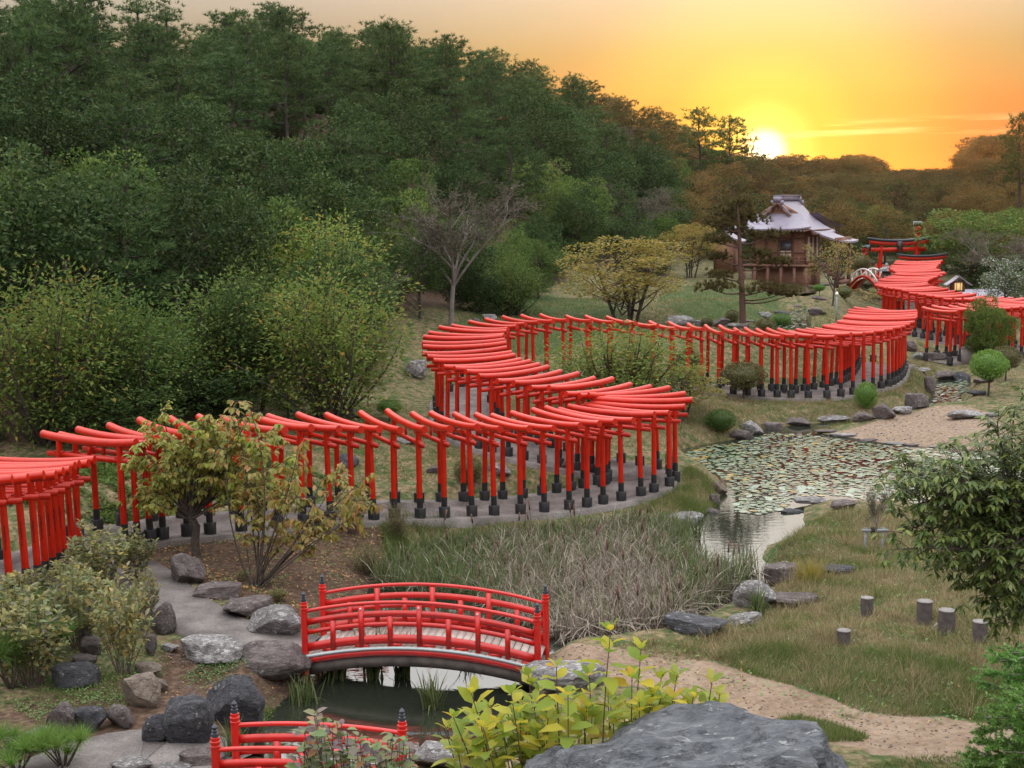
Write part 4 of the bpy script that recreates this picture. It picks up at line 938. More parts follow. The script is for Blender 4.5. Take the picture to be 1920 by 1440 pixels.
# edging stones along the two banks of the channel: one after the other
bank1 = [(1393,826,44,24),(1412,816,40,26),(1450,808,38,22),(1498,799,62,20),(1562,793,66,20),(1624,788,44,18),(1662,784,40,26),(1692,774,38,20),(1722,764,40,32),(1746,738,20,32)]
for k, (px, py, w, h) in enumerate(bank1):
    rock(px, py + 4, w * 1.12, h * 1.45, f'weathered edging stone of the bank below the packed gates, {ordinal(k + 1)} from the left', ('rock', 'rock_pale')[k % 3 == 1], (5, 0, 6, 2, 9, 7, 0, 3, 6, 4)[k], .7, 'edging stones below the packed gates')
bank2 = [(1548,812,46,12),(1585,820,52,12),(1637,829,42,10),(1680,836,40,11),(1712,838,34,11),(1765,843,40,12),(1792,845,30,11)]
for k, (px, py, w, h) in enumerate(bank2):
    rock(px, py, w, h, f'low edging stone of the sandy spit, {ordinal(k + 1)} from its tip', ('rock', 'rock_pale')[k % 2], (3, 6, 1, 8, 3, 6, 1)[k], .6, 'edging stones of the sandy spit')
# big boulder in front of the viewer
q = P3(1272, 1440, 4.35); 
V, F_ = rock_mesh(321, 9, .74, .20, 6)
wz = 640 / ppm(8.6)
# give it the long flat crest that rises to the right
V[:, 2] = np.where(V[:, 2] > 0, V[:, 2] * (0.86 + .14 * np.sin(V[:, 0] * 2.2 + .4)), V[:, 2])
me = smooth_by_angle(mesh_np('boulder', V, [F_], [M['rock_boulder']], True), 34)
o = link('boulder', me, None, (1.12, 8.7, 3.80), .05, (1.74, .85, .98)); BOULDER = o
tag(o, 'huge dark grey boulder in front of the yellow bush, cut by the bottom edge', 'rock')

# ------------------------------------------------------------------ log stools
def stump(px, py, w, h, label):
    q, dd = T(px, py); k = ppm(dd * 1.03); r = w / k / 2; hh = h / k * 1.03
    t = empty('log_stool', tuple(q), 0, label, 'log stool', 'log stools in the meadow')
    rs = np.random.RandomState(int(px)); n = 14; th = np.arange(n) * 2 * pi / n; rad = r * (1 + rs.uniform(-.06, .06, n))
    zs = [-.08, .0, hh * .3, hh * .65, hh * .98]
    V = np.concatenate([np.stack([rad * np.cos(th) * (1 + rs.uniform(-.03, .03)), rad * np.sin(th), np.full(n, z)], 1) for z in zs])
    Q = [(a * n + j, a * n + (j + 1) % n, (a + 1) * n + (j + 1) % n, (a + 1) * n + j) for a in range(4) for j in range(n)]
    link('bark', smooth_by_angle(MB().add(V, Q).mesh('bark', M['wood_pale'])), t)
    link('cut_top', MB().tube([(0, 0, hh * .97), (0, 0, hh)], r * 1.04, n).mesh('cut_top', M['cut']), t)
for a in [(1625,1156,23,36,'grey log stool farthest left in the meadow, standing by itself'), (1582,1209,26,28,'shortest log stool, nearest to the sandy path'), (1733,1170,28,44,'dark log stool set a little behind the one with the broken board'),
          (1774,1189,30,46,'log stool with a broken board leaning at its foot'), (1837,1204,28,40,'rightmost log stool, dark with a pale chipped side')]: stump(*a)
q, dd = T(1756, 1186)
o = link('broken_board', MB().tube([(-.07, 0, 0), (-.05, .0, .12), (0, 0, .17), (.05, 0, .15)], .028, 6, True, .5).mesh('broken_board', M['cut']), None, tuple(q), .3); tag(o, 'broken pale board leaning against a log stool', 'board')
# sapling and its prop
q, dd = T(1640, 1030); k = ppm(dd)
t = empty('sapling_prop', tuple(q), 0, 'timber prop with crossbar holding up the bare sapling', 'tree prop'); w = 50 / k; hh = 36 / k * 1.04
link('crossbar', MB().tube([(-w / 2, 0, hh), (w / 2, 0, hh)], .032, 8).mesh('crossbar', M['stake']), t)
for s in (-.32, .33): link('stake', MB().tube([(s * w - .06, -.05, -.15), (s * w, 0.05, hh + .06)], .030, 8).mesh('stake', M['stake']), t)
link('rope_tie', MB().tube([(-.08 * w, 0, hh - .07), (-.08 * w, 0, hh + .07)], .06, 8).mesh('rope_tie', M['rope']), t)
# bird over the wood
SAPLING = (1640, 1030)
def ray_at(px, py, dist):
    d = ray(px, py); return CAM + d / d[1] * dist
m = MB(); m.tube([(-.12, 0, 0), (0, 0, .02), (.14, 0, .0)], [.02, .06, .02], 6)
bd = link('bird', m.mesh('bird', M['wood']), None, tuple(ray_at(939, 223, 62))); tag(bd, 'small brown bird gliding before the wooded hill', 'bird')
for s in (-1, 1):
    m = MB().add([(-.05, 0, .02), (.08, 0, .02), (.02, s * .34, .10), (-.06, s * .30, .09), (-.05, 0, .0), (.08, 0, .0), (.02, s * .34, .095), (-.06, s * .30, .085)], [(0, 1, 2, 3), (7, 6, 5, 4)]); w_ = link('wing', m.mesh('wing', M['wood']), bd)
bd.rotation_euler = (0, .1, R(80))
# ------------------------------------------------------------------ leaves and trees
RS = np.random.RandomState(11)
def unit(v): return v / (np.linalg.norm(v, axis=-1, keepdims=True) + 1e-9)
def rv(n, rs=RS): return unit(rs.normal(size=(n, 3)))
def leafset(P, D, Nn, Ln, Wd, shape='rhomb', fold=.12, droop=.0):
    """many leaves at once -> verts, quads, tris"""
    n = len(P); D = unit(D); S_ = unit(np.cross(D, Nn)); U_ = np.cross(S_, D)
    Ln = np.broadcast_to(np.asarray(Ln, float), (n,))[:, None]; Wd = np.broadcast_to(np.asarray(Wd, float), (n,))[:, None]
    if shape == 'blade':
        V = np.stack([P - S_ * Wd / 2, P + S_ * Wd / 2, P + D * Ln], 1).reshape(-1, 3)
        return V, None, np.arange(3 * n).reshape(n, 3)
    if shape == 'rhomb':
        m = P + D * Ln * .45
        V = np.stack([P, m + S_ * Wd / 2 + U_ * fold * Wd, P + D * Ln - U_ * droop * Ln, m - S_ * Wd / 2 + U_ * fold * Wd], 1).reshape(-1, 3)
        return V, np.arange(4 * n).reshape(n, 4), None
    a, c = P + D * Ln * .34 - U_ * droop * Ln * .12, P + D * Ln * .70 - U_ * droop * Ln * .5
    V = np.stack([P, a, a + S_ * Wd * .5 + U_ * fold * Wd, a - S_ * Wd * .5 + U_ * fold * Wd, c, c + S_ * Wd * .40 + U_ * fold * Wd, c - S_ * Wd * .40 + U_ * fold * Wd, P + D * Ln - U_ * droop * Ln], 1).reshape(-1, 3)
    o = np.arange(n)[:, None] * 8
    q = np.concatenate([o + [1, 2, 5, 4], o + [3, 1, 4, 6]]); t3 = np.concatenate([o + [0, 2, 1], o + [0, 1, 3], o + [4, 5, 7], o + [6, 4, 7]])
    return V, q, t3
def blobs_leaves(C, rad, per, Ln, Wd, rs, shape='rhomb', up=.35, flat=.8, droop=0.0, hang=0.0):
    k = len(C); rad = np.broadcast_to(np.asarray(rad, float), (k,))
    c = np.repeat(C, per, 0); r = np.repeat(rad, per)
    d = rv(k * per, rs); d[:, 2] *= flat
    P = c + d * (r * rs.uniform(.45, 1.05, k * per) ** .6)[:, None]
    D = unit(d + rv(k * per, rs) * .7 + [0, 0, up - hang]); Nn = unit(d * .5 + rv(k * per, rs) * .6 + [0, 0, .7])
    return leafset(P, D, Nn, Ln * rs.uniform(.7, 1.25, k * per), Wd * rs.uniform(.75, 1.2, k * per), shape, .15, droop)
LM = {
 'dark': leafmat('dark_evergreen_leaf', [(.022, .046, .015), (.036, .070, .020), (.054, .092, .026), (.090, .115, .034), (.028, .054, .018)], .28, .55, .25, .10),
 'mid': leafmat('mid_green_leaf', [(.055, .105, .024), (.085, .145, .032), (.12, .175, .04), (.18, .21, .05)], .4, .55, .2, .12),
 'light': leafmat('yellow_green_leaf', [(.09, .155, .030), (.13, .20, .040), (.18, .235, .052), (.24, .265, .060), (.11, .17, .035), (.16, .22, .045), (.34, .22, .05)], .45, .55, .15, .12),
 'pine': leafmat('pine_needle', [(.032, .064, .024), (.050, .092, .030), (.080, .125, .038), (.115, .15, .05)], .28, .6, .22, .10),
 'pine_brown': leafmat('brown_pine_needle', [(.065, .062, .022), (.10, .085, .03), (.13, .10, .035), (.08, .085, .03)], .25, .55, .2, .1),  # brown is partly the low sun's flare tint, painted into the needles
 'autumn': leafmat('gold_olive_leaf', [(.19, .17, .035), (.26, .21, .045), (.32, .23, .05), (.16, .17, .04), (.40, .24, .05)], .45, .5, .1),
 'twiggy': leafmat('dull_purple_leaf', [(.10, .080, .065), (.13, .105, .07), (.09, .09, .055), (.12, .115, .06)], .3, .6, .2, .1),
 'oak_brown': leafmat('olive_brown_leaf', [(.125, .080, .026), (.17, .095, .030), (.10, .095, .030), (.20, .095, .034), (.085, .085, .028)], .3, .55, .3, .1),  # brown partly holds the sun's flare tint, painted into the leaf colour
 'persimmon': leafmat('turning_leaf', [(.22, .29, .06), (.30, .35, .07), (.38, .38, .09), (.25, .31, .06), (.44, .37, .10), (.46, .30, .10), (.32, .36, .08)], .5, .42, 0),
 'orange': leafmat('orange_leaf', [(.32, .30, .08), (.42, .30, .10), (.50, .26, .11), (.25, .28, .07), (.38, .34, .10), (.22, .26, .07)], .5, .45, 0),
 'bush': leafmat('grey_green_leaf', [(.13, .17, .07), (.19, .22, .09), (.23, .25, .10), (.32, .28, .09), (.17, .16, .13), (.40, .30, .09), (.15, .19, .08)], .4, .42, .12),
 'rosy': leafmat('green_and_plum_leaf', [(0.174, 0.246, 0.102), (0.232, 0.304, 0.131), (0.145, 0.189, 0.087), (0.232, 0.160, 0.160), (0.290, 0.319, 0.145), (0.348, 0.145, 0.072)], .35, .35, .3),
 'lemon': leafmat('lemon_green_leaf', [(0.319, 0.435, 0.051), (0.435, 0.522, 0.058), (0.580, 0.580, 0.072), (0.700, 0.609, 0.058), (0.261, 0.392, 0.058), (0.493, 0.551, 0.072)], .45, .4, .5),
 'chestnut': leafmat('deep_green_long_leaf', [(0.051, 0.090, 0.026), (0.080, 0.128, 0.035), (0.109, 0.160, 0.043), (0.160, 0.203, 0.051), (0.217, 0.246, 0.072)], .35, .36, .3),
 'fir': leafmat('bright_fir_needle', [(.09, .21, .04), (.14, .28, .055), (.20, .34, .08), (.06, .15, .03)], .3, .4, .15),
 'topiary': leafmat('clipped_leaf', [(0.072, 0.145, 0.026), (0.109, 0.203, 0.036), (0.145, 0.246, 0.043), (0.087, 0.131, 0.029)], .3, .5, .3),
 'topiary_dull': leafmat('clipped_brown_leaf', [(0.087, 0.094, 0.032), (0.123, 0.116, 0.041), (0.160, 0.123, 0.051), (0.072, 0.087, 0.029)], .3, .5, .3),
 'reed_g': leafmat('green_reed_blade', [(.055, .085, .028), (.085, .12, .04), (.12, .155, .055), (.17, .185, .085)], .3, .5, 0, .12),
 'reed_s': leafmat('straw_reed_blade', [(.15, .115, .085), (.24, .19, .145), (.34, .285, .225), (.46, .40, .33), (.11, .085, .068), (.18, .145, .115)], .3, .6, 0, .15),
 'grass_d': leafmat('dry_grass_blade', [(.12, .095, .045), (.24, .19, .095), (.34, .275, .15), (.46, .38, .23), (.18, .16, .065)], .4, .6, 0, .15),
 'grass_g': leafmat('green_grass_blade', [(.07, .11, .03), (.10, .15, .04), (.15, .19, .05), (.22, .22, .075)], .4, .55, 0, .15),
 'cover': leafmat('ground_cover_leaf', [(0.072, 0.145, 0.036), (0.109, 0.203, 0.051), (0.160, 0.246, 0.072), (0.087, 0.116, 0.043)], .3, .5, .2),
 'fallen': leafmat('fallen_leaf', [(0.319, 0.160, 0.058), (0.435, 0.217, 0.072), (0.232, 0.116, 0.058), (0.493, 0.348, 0.145)], .2, .6, .1),
 'white_fl': leafmat('leaf_with_white_bloom', [(0.087, 0.123, 0.043), (0.131, 0.174, 0.058), (0.072, 0.102, 0.043), (0.102, 0.145, 0.051), (0.700, 0.700, 0.700)], .3, .4, .2),
}
def limb(mb, a, c, r0, r1, rs, sag=.12, n=5, sides=5):
    a = np.array(a, float); c = np.array(c, float); t = np.linspace(0, 1, n)[:, None]
    ln = np.linalg.norm(c - a); k = rs.normal(size=3) * ln * .10; k[2] += ln * sag
    P = a + (c - a) * t + k * (t * (1 - t) * 4) * .5
    mb.tube(P, np.linspace(r0, r1, n), sides, False); return P
def finish(V, q, t3, name, m):
    fs = [f for f in (q, t3) if f is not None and len(f)]
    return mesh_np(name, V, fs, [m])
def cat(parts):
    Vs, qs, ts, o = [], [], [], 0
    for V, q, t3 in parts:
        Vs.append(V)
        if q is not None: qs.append(q + o)
        if t3 is not None: ts.append(t3 + o)
        o += len(V)
    return np.concatenate(Vs), (np.concatenate(qs) if qs else None), (np.concatenate(ts) if ts else None)
# every kind of tree is built 1 high (crown about 1 wide) and scaled where it stands
def k_pine(seed, mt='pine', bare=.32, spread=.34, n=24):
    rs = np.random.RandomState(seed); tr = MB()
    z = np.linspace(-.03, .97, 8); bend = np.cumsum(rs.normal(size=(8, 2)) * .012, 0); bend -= bend[0]
    tp = np.stack([bend[:, 0], bend[:, 1], z], 1); tr.tube(tp, np.linspace(.020, .005, 8), 7, False)
    parts = []; az = rs.uniform(0, 6.28)
    for b in range(n):
        f = bare + (1 - bare) * ((b + rs.uniform(0, .8)) / n); az += 2.4 + rs.uniform(-.4, .4)
        base = np.array([np.interp(f, z, tp[:, 0]), np.interp(f, z, tp[:, 1]), f]); u = (f - bare) / (1 - bare)
        ln = spread * (1 - u ** 1.6 * .82) * rs.uniform(.65, 1.15) * (.6 + .4 * min(1, u * 5)); d = np.array([cos(az), sin(az), rs.uniform(.0, .28) + .35 * u])
        tip = base + d * ln; P = limb(tr, base, tip, .007 * (1.2 - u), .002, rs, -.04, 4, 4)
        nc = max(2, int(5 * ln / spread + 1))
        for c in range(nc):
            g = .32 + .68 * (c + .5) / nc; ce = base + d * ln * g + rs.normal(size=3) * [.02, .02, .008]; k = rs.randint(7, 12)
            off = rs.normal(size=(k, 3)) * [.042, .042, .014]; ctr = ce + off
            md = unit(off * [1, 1, 0] * 8 + d * .5 + [0, 0, 1.0]); nd = 9
            Dn = unit(np.repeat(md, nd, 0) * .75 + rv(k * nd, rs) * .75); parts.append(leafset(np.repeat(ctr, nd, 0) + rs.normal(size=(k * nd, 3)) * .004, Dn, rv(k * nd, rs), rs.uniform(.026, .046, k * nd), .0065, 'blade'))
    V, q, t3 = cat(parts)
    return tr.mesh('trunk', M['bark_red'] if mt != 'pine' else M['bark']), finish(V, q, t3, 'crown', LM[mt])
def k_broad(seed, mt='dark', nb=38, per=185, trunk='bark', low=.12, leaf=(.0265, .016), stems=1, top=1.0, wide=.5, up=.25, hang=0., flat=.75, brad=(.075, .15), shape='rhomb'):
    rs = np.random.RandomState(seed); tr = MB()
    C = []
    while len(C) < nb:
        p = rs.uniform(-1, 1, 3)
        r = np.linalg.norm(p)
        if r > 1 or r < .45: continue
        c = np.array([p[0] * wide * .84, p[1] * wide * .84, low + .1 + (p[2] * .5 + .5) * (top - low - .17)])
        c[:2] *= 1 - .35 * max(0, (c[2] - .6)) 
        if all(np.linalg.norm((c - e) * [1, 1, 1.25]) > .11 for e in C) or rs.rand() < .05: C.append(c)
    C = np.array(C); rad = rs.uniform(*brad, nb)
    for s in range(stems):
        a = s * 2 * pi / stems + rs.uniform(0, 1); o = .05 * (stems > 1)
        top_ = np.array([cos(a) * .16 * (stems > 1), sin(a) * .16 * (stems > 1), .62]); t0 = np.array([cos(a) * o, sin(a) * o, -.04])
        limb(tr, t0, top_, .020 / stems ** .5, .009, rs, .0, 7, 6)
        mine = [k for k in range(nb) if stems == 1 or (k % stems) == s]
        for k in mine[:14]:
            g = np.clip((C[k][2] - .2) / .62, .25, .95); limb(tr, t0 + (top_ - t0) * g * .85, C[k], .007, .0018, rs, -.08, 5, 4)
    V, q, t3 = blobs_leaves(C, rad, per, leaf[0], leaf[1], rs, shape, up, flat, .1, hang)
    return tr.mesh('trunk', M[trunk]), finish(V, q, t3, 'crown', LM[mt])
def k_twiggy(seed, mt='twiggy', per=70, trunk='bark_pale', leaf=(.019, .010), spread=.5, ntip=77, twig='twig', low=.34):
    """open tree: forked pale limbs ending in fans of thin twigs with a few small leaves"""
    rs = np.random.RandomState(seed); tr = MB(); parts = []
    top_ = np.array([.03, 0, .42]); limb(tr, (0, 0, -.03), top_, .017, .012, rs, 0, 6, 6)
    tips = []
    for b in range(7):
        a = b * 2.4 + rs.uniform(-.3, .3); e = np.array([cos(a) * spread * rs.uniform(.35, .75), sin(a) * spread * rs.uniform(.35, .75), rs.uniform(.62, .88)])
        P = limb(tr, np.array([0, 0, 0]) + top_ * rs.uniform(.55, 1), e, .009, .004, rs, .05, 6, 5)
        for c in range(int(ntip / 7)):
            s0 = P[rs.randint(2, 6)]; e2 = s0 + unit(e - top_ * .6 + rs.normal(size=3) * .35) * rs.uniform(.14, .30) * [1, 1, .9]
            e2[2] = max(low, min(1.0, e2[2])); limb(tr, s0, e2, .0036, .0012, rs, .06, 4, 3)
            k = 9; d = unit(rv(k, rs) + unit(e2 - s0) * .9 + [0, 0, .25]); l = rs.uniform(.05, .12, k)
            src = s0 + (e2 - s0) * rs.uniform(.4, 1, k)[:, None]
            for j in range(k): tr.tube([src[j], src[j] + d[j] * l[j]], [.0012, .0006], 3, False)
            m_ = per; i = rs.randint(0, k, m_); P0 = src[i] + d[i] * (l[i] * rs.uniform(.2, 1.1, m_))[:, None] + rs.normal(size=(m_, 3)) * .012
            parts.append(leafset(P0, rv(m_, rs) + [0, 0, -.2], rv(m_, rs) + [0, 0, .6], leaf[0] * rs.uniform(.7, 1.3, m_), leaf[1], 'rhomb'))
    V, q, t3 = cat(parts)
    return tr.mesh('trunk', M[trunk]), finish(V, q, t3, 'crown', LM[mt])
def k_fronds(seed, mt='light', nst=30, per=80, leaf=(.040, .018), wide=.5, hang=.25, trunk='bark', low=.15, bare=.0):
    """bushy tree of long arching shoots with leaves in two rows"""
    rs = np.random.RandomState(seed); tr = MB(); parts = []
    for s in range(nst):
        a = s * 2.4 + rs.uniform(-.3, .3); r = wide * math.sqrt((s + .5) / nst) * rs.uniform(.75, 1.05); h = (1.0 - .55 * (r / wide) ** 2) * rs.uniform(.78, 1.0)
        e = np.array([cos(a) * r, sin(a) * r, h]); base = np.array([rs.normal() * .03, rs.normal() * .03, -.03])
        P = limb(tr, base, e, .010, .0015, rs, .12, 9, 4)
        for k in range(per):
            pass
        f = rs.uniform(low + bare, 1, per) ** .8; idx = f * 8; P0 = np.stack([np.interp(idx, np.arange(9), P[:, c]) for c in range(3)], 1)
        off = rs.normal(size=(per, 3)) * (.055 + .05 * (1 - f))[:, None]; P0 = P0 + off
        D = unit(off) * .8 + unit(e - base) * .5 + rv(per, rs) * .5 - [0, 0, hang]
        parts.append(leafset(P0, D, rv(per, rs) * .6 + [0, 0, 1], leaf[0] * rs.uniform(.7, 1.25, per), leaf[1] * rs.uniform(.8, 1.2, per), 'rhomb', .15, .12))
    V, q, t3 = cat(parts)
    return tr.mesh('trunk', M[trunk]), finish(V, q, t3, 'crown', LM[mt])
def k_ball(seed, mt='topiary', n=3600, leaf=.05, stem=.0, squash=1.0, ragged=.06):
    rs = np.random.RandomState(seed); tr = MB(); d = rv(n, rs); lum = 1 + ragged * np.sin(d[:, 0] * 5 + seed) * np.sin(d[:, 1] * 4.3) * np.sin(d[:, 2] * 6 + 1)
    zc = stem + (1 - stem) / 2; rz = (1 - stem) / 2
    P = d * (rs.uniform(.78, 1.0, n) * lum)[:, None] * [.5, .5, rz * squash] + [0, 0, zc]
    parts = [leafset(P, unit(d + rv(n, rs) * .8 + [0, 0, .2]), rv(n, rs) + d, leaf * rs.uniform(.6, 1.2, n), leaf * .55, 'rhomb')]
    bm = bmesh.new(); bmesh.ops.create_icosphere(bm, subdivisions=2, radius=.39); cv = np.array([v.co[:] for v in bm.verts]); cf = np.array([[v.index for v in f.verts] for f in bm.faces]); bm.free()
    parts.append((cv * [1, 1, rz * squash / .5] + [0, 0, zc], None, cf))
    if stem:
        tr.tube([(0, 0, -.06), (.02, 0, stem), (.0, 0, zc)], [.035, .028, .02], 7, False)
        for k in range(9):
            a = k * .7; limb(tr, (0.01, 0, stem * .8), (.3 * cos(a), .3 * sin(a), zc - .1), .014, .006, rs, -.05, 4, 4)
    else:
        for k in range(7):
            a = k * .9; limb(tr, (.03 * cos(a), .03 * sin(a), -.05), (.3 * cos(a), .3 * sin(a), zc), .02, .008, rs, 0, 4, 4)
    V, q, t3 = cat(parts)
    return tr.mesh('trunk', M['bark']), finish(V, q, t3, 'crown', LM[mt])
KIND = {}
def kind(name, fn, seeds, *a, **k): KIND[name] = [fn(s, *a, **k) for s in seeds]
kind('pine', k_pine, (1, 2, 3, 4))
kind('pine_tall', k_pine, (5, 6), 'pine', .5, .30, 20)
kind('oak', k_broad, (11, 12, 13, 14), 'dark')
kind('oak_brown', k_broad, (15, 16, 17), 'oak_brown'); kind('pine_brown', k_pine, (7, 8), 'pine_brown')
kind('oak_mid', k_broad, (21, 22, 23), 'mid')
kind('light', k_fronds, (31, 32, 33), 'light', 38, 210, (.029, .0135))
kind('mid_fronds', k_fronds, (34, 35), 'mid', 38, 210, (.029, .0135))
kind('twiggy', k_twiggy, (41, 42))
kind('twiggy_green', k_twiggy, (43,), 'mid', 50, 'bark_pale', (.02, .012))
kind('autumn', k_broad, (51, 52), 'autumn', 40, 170, 'bark', .16, (.022, .013), 4, 1.0, .5, .3, .05, .7, (.07, .12))
kind('loose_autumn', k_twiggy, (53, 54), 'orange', 22, 'bark', (.026, .016), .45)
kind('ball', k_ball, (61,)); kind('ball_dull', k_ball, (62,), 'topiary_dull', 3600, .05, 0, 1, .12); kind('ball_stem', k_ball, (63,), 'topiary_dull', 3000, .05, .33, 1.0, .16)
kind('ball_green_stem', k_ball, (64,), 'topiary', 3400, .045, .36, 1.0, .14)
kind('conifer', k_broad, (65,), 'mid', 46, 330, 'bark', .04, (.036, .012), 1, 1.0, .46, .7)
kind('whitebloom', k_broad, (66,), 'white_fl', 34, 170, 'bark', .02)
kind('tufts', k_fronds, (67,), 'topiary_dull', 40, 90, (.05, .01), .5, -.3, 'twig', .1)
SIZE = {}
for k, vs_ in KIND.items():
    for i, (tm, cm) in enumerate(vs_):
        co = np.empty(len(cm.vertices) * 3, dtype=np.float32); cm.vertices.foreach_get('co', co); co = co.reshape(-1, 3)
        lo, hi = np.percentile(co, 1, 0), np.percentile(co, 99, 0); SIZE[(k, i)] = (max(hi[0] - lo[0], hi[1] - lo[1]), hi[2])
NAME = {'pine_brown': 'pine_tree', 'pine': 'pine_tree', 'pine_tall': 'pine_tree', 'conifer': 'conifer_shrub', 'ball': 'clipped_bush', 'ball_dull': 'clipped_bush', 'ball_stem': 'clipped_tree', 'ball_green_stem': 'clipped_tree', 'tufts': 'shrub', 'whitebloom': 'flowering_shrub'}
def tree(kd, x, y, z, h, w, label, group=None, var=0, rz=0, name=None, cat_=None):
    tm, cm = KIND[kd][var % len(KIND[kd])]; sw, sh = SIZE[(kd, var % len(KIND[kd]))]
    nm = name or NAME.get(kd, 'tree')
    t = empty(nm, (x, y, z), rz, label, cat_ or nm.split('_')[-1], group, (w / sw, w / sw, h / sh))
    link('trunk', tm, t); link('crown', cm, t); return t
def tree_px(kd, px, py, wpx, hpx, label, var=0, group=None, dist=None, name=None, cat_=None):
    if dist: x, y, z = on_ground(px, py, dist); dd = dist
    else: q, dd = T(px, py); x, y, z = q
    zt = CAM_Z + dd * (ray(px, py - hpx)[2] / ray(px, py - hpx)[1])
    return tree(kd, x, y, z - .03, max(.3, zt - z), wpx / ppm(dd), label, group, var, random.Random(int(px * 3 + py)).uniform(-.6, .6), name, cat_)

# --- the wood on the hills
fr = random.Random(77); cand = []
PLACED = []
def try_tree(x, y, gap):
    for (a, c) in PLACED[-260:]:
        if (a - x) ** 2 + (c - y) ** 2 < gap * gap: return False
    PLACED.append((x, y)); return True
for _ in range(26000):
    x = fr.uniform(-45, 110); y = fr.uniform(34, 235)
    if not (-.46 < x / y < .46): continue
    cand.append((x, y))
cx = np.array(cand); dL, kL, sL = polydist(cx[:, 0], cx[:, 1], FOOT); dR_, kR, sR = polydist(cx[:, 0], cx[:, 1], FOOTR)
dl = np.where(sL > 0, dL, -dL); dr = np.where(sR < 0, dR_, -dR_)
forest = []
order = np.argsort(cx[:, 1]); fr.shuffle(cand)
grid = {}
for (x, y), a, c in zip(cx, dl, dr):
    on_l = 1.0 < a < (35 if y < 95 else 44); on_r = 1.0 < c < 34 and y > 66
    if y > 108 and not on_l and not on_r and x < 60: on_r = True; c = 10
    if not (on_l or on_r): continue
    gap = (3.2 if y < 75 else 3.9) if y < 130 else 4.8
    key = (int(x // 6), int(y // 6)); bad = False
    for i_ in (-1, 0, 1):
        for j_ in (-1, 0, 1):
            for (u, v) in grid.get((key[0] + i_, key[1] + j_), ()):
                if (u - x) ** 2 + (v - y) ** 2 < gap * gap: bad = True; break
            if bad: break
        if bad: break
    if bad: continue
    grid.setdefault(key, []).append((x, y)); forest.append((x, y, a if on_l else c, on_l))
forest = np.array(forest, float); fz_ = Zarr(forest[:, 0], forest[:, 1])
near_order = np.argsort(forest[:, 1])
n_things = 0; far_list = []
for k in near_order:
    x, y, d, on_l = forest[k]; z = fz_[k]; u = fr.random()
    if d < 7: kd = 'oak' if u < .45 else 'oak_mid' if u < .65 else 'light' if u < .78 else 'mid_fronds' if u < .9 else 'twiggy'
    elif d < 17: kd = 'oak' if u < .5 else 'pine' if u < .8 else 'oak_mid' if u < .92 else 'twiggy'
    else: kd = ('pine_tall' if u < .6 else 'pine') if (y < 100 and on_l and d > 24) else 'pine' if u < .72 else 'pine_tall' if u < .9 else 'oak'
    if x / y > .125:  # trees towards the sun go browner: flare tint partly put into their leaves
        if kd in ('oak', 'oak_mid', 'light', 'mid_fronds') and fr.random() < .75: kd = 'oak_brown'
        elif kd.startswith('pine') and fr.random() < .6: kd = 'pine_brown'
    h = {'pine_brown': fr.uniform(6, 8.6), 'oak_brown': fr.uniform(4.8, 6.8), 'pine': fr.uniform(6.2, 9.0), 'pine_tall': fr.uniform(7.5, 9.8), 'oak': fr.uniform(4.8, 7.2), 'oak_mid': fr.uniform(4.2, 6.2), 'light': fr.uniform(3.0, 4.4), 'mid_fronds': fr.uniform(3, 4.4), 'twiggy': fr.uniform(3.8, 5.5), 'autumn': 4}[kd]
    if not on_l: h *= .8
    if d < 5: h *= .78
    w = h * {'pine_brown': .7, 'oak_brown': .92, 'pine': .68, 'pine_tall': .62, 'oak': .88, 'oak_mid': .88, 'light': 1.0, 'mid_fronds': 1.05, 'twiggy': .95, 'autumn': 1}[kd] * fr.uniform(.9, 1.12)
    if kd in ('oak', 'oak_mid'): w = min(w, 6.2)
    if n_things < 290:
        where = ('on the left hillside' if y < 75 else 'on the middle of the long wooded ridge' if y < 120 else 'on the far slope of the wooded ridge') if on_l else 'on the right-hand slope'
        lab = {'pine_brown': f'russet-tinged pine {where}', 'oak_brown': f'olive-brown broad tree {where}', 'pine': f'shaggy dark green pine {where}', 'pine_tall': f'tall bare-stemmed pine {where}', 'oak': f'round dark evergreen tree {where}', 'oak_mid': f'mid-green broadleaved tree {where}',
               'light': f'low yellow-green tree {where}', 'mid_fronds': f'bushy fresh green tree {where}', 'twiggy': f'thin purplish half-bare tree {where}'}[kd]
        tree(kd, x, y, z - .1, h, w, lab, lab.split(' ', 1)[1] + ' trees', fr.randrange(4), fr.uniform(0, 6.28)); n_things += 1
    else: far_list.append((kd, x, y, z, h, w))
print('forest', len(forest), 'things', n_things, 'far', len(far_list))
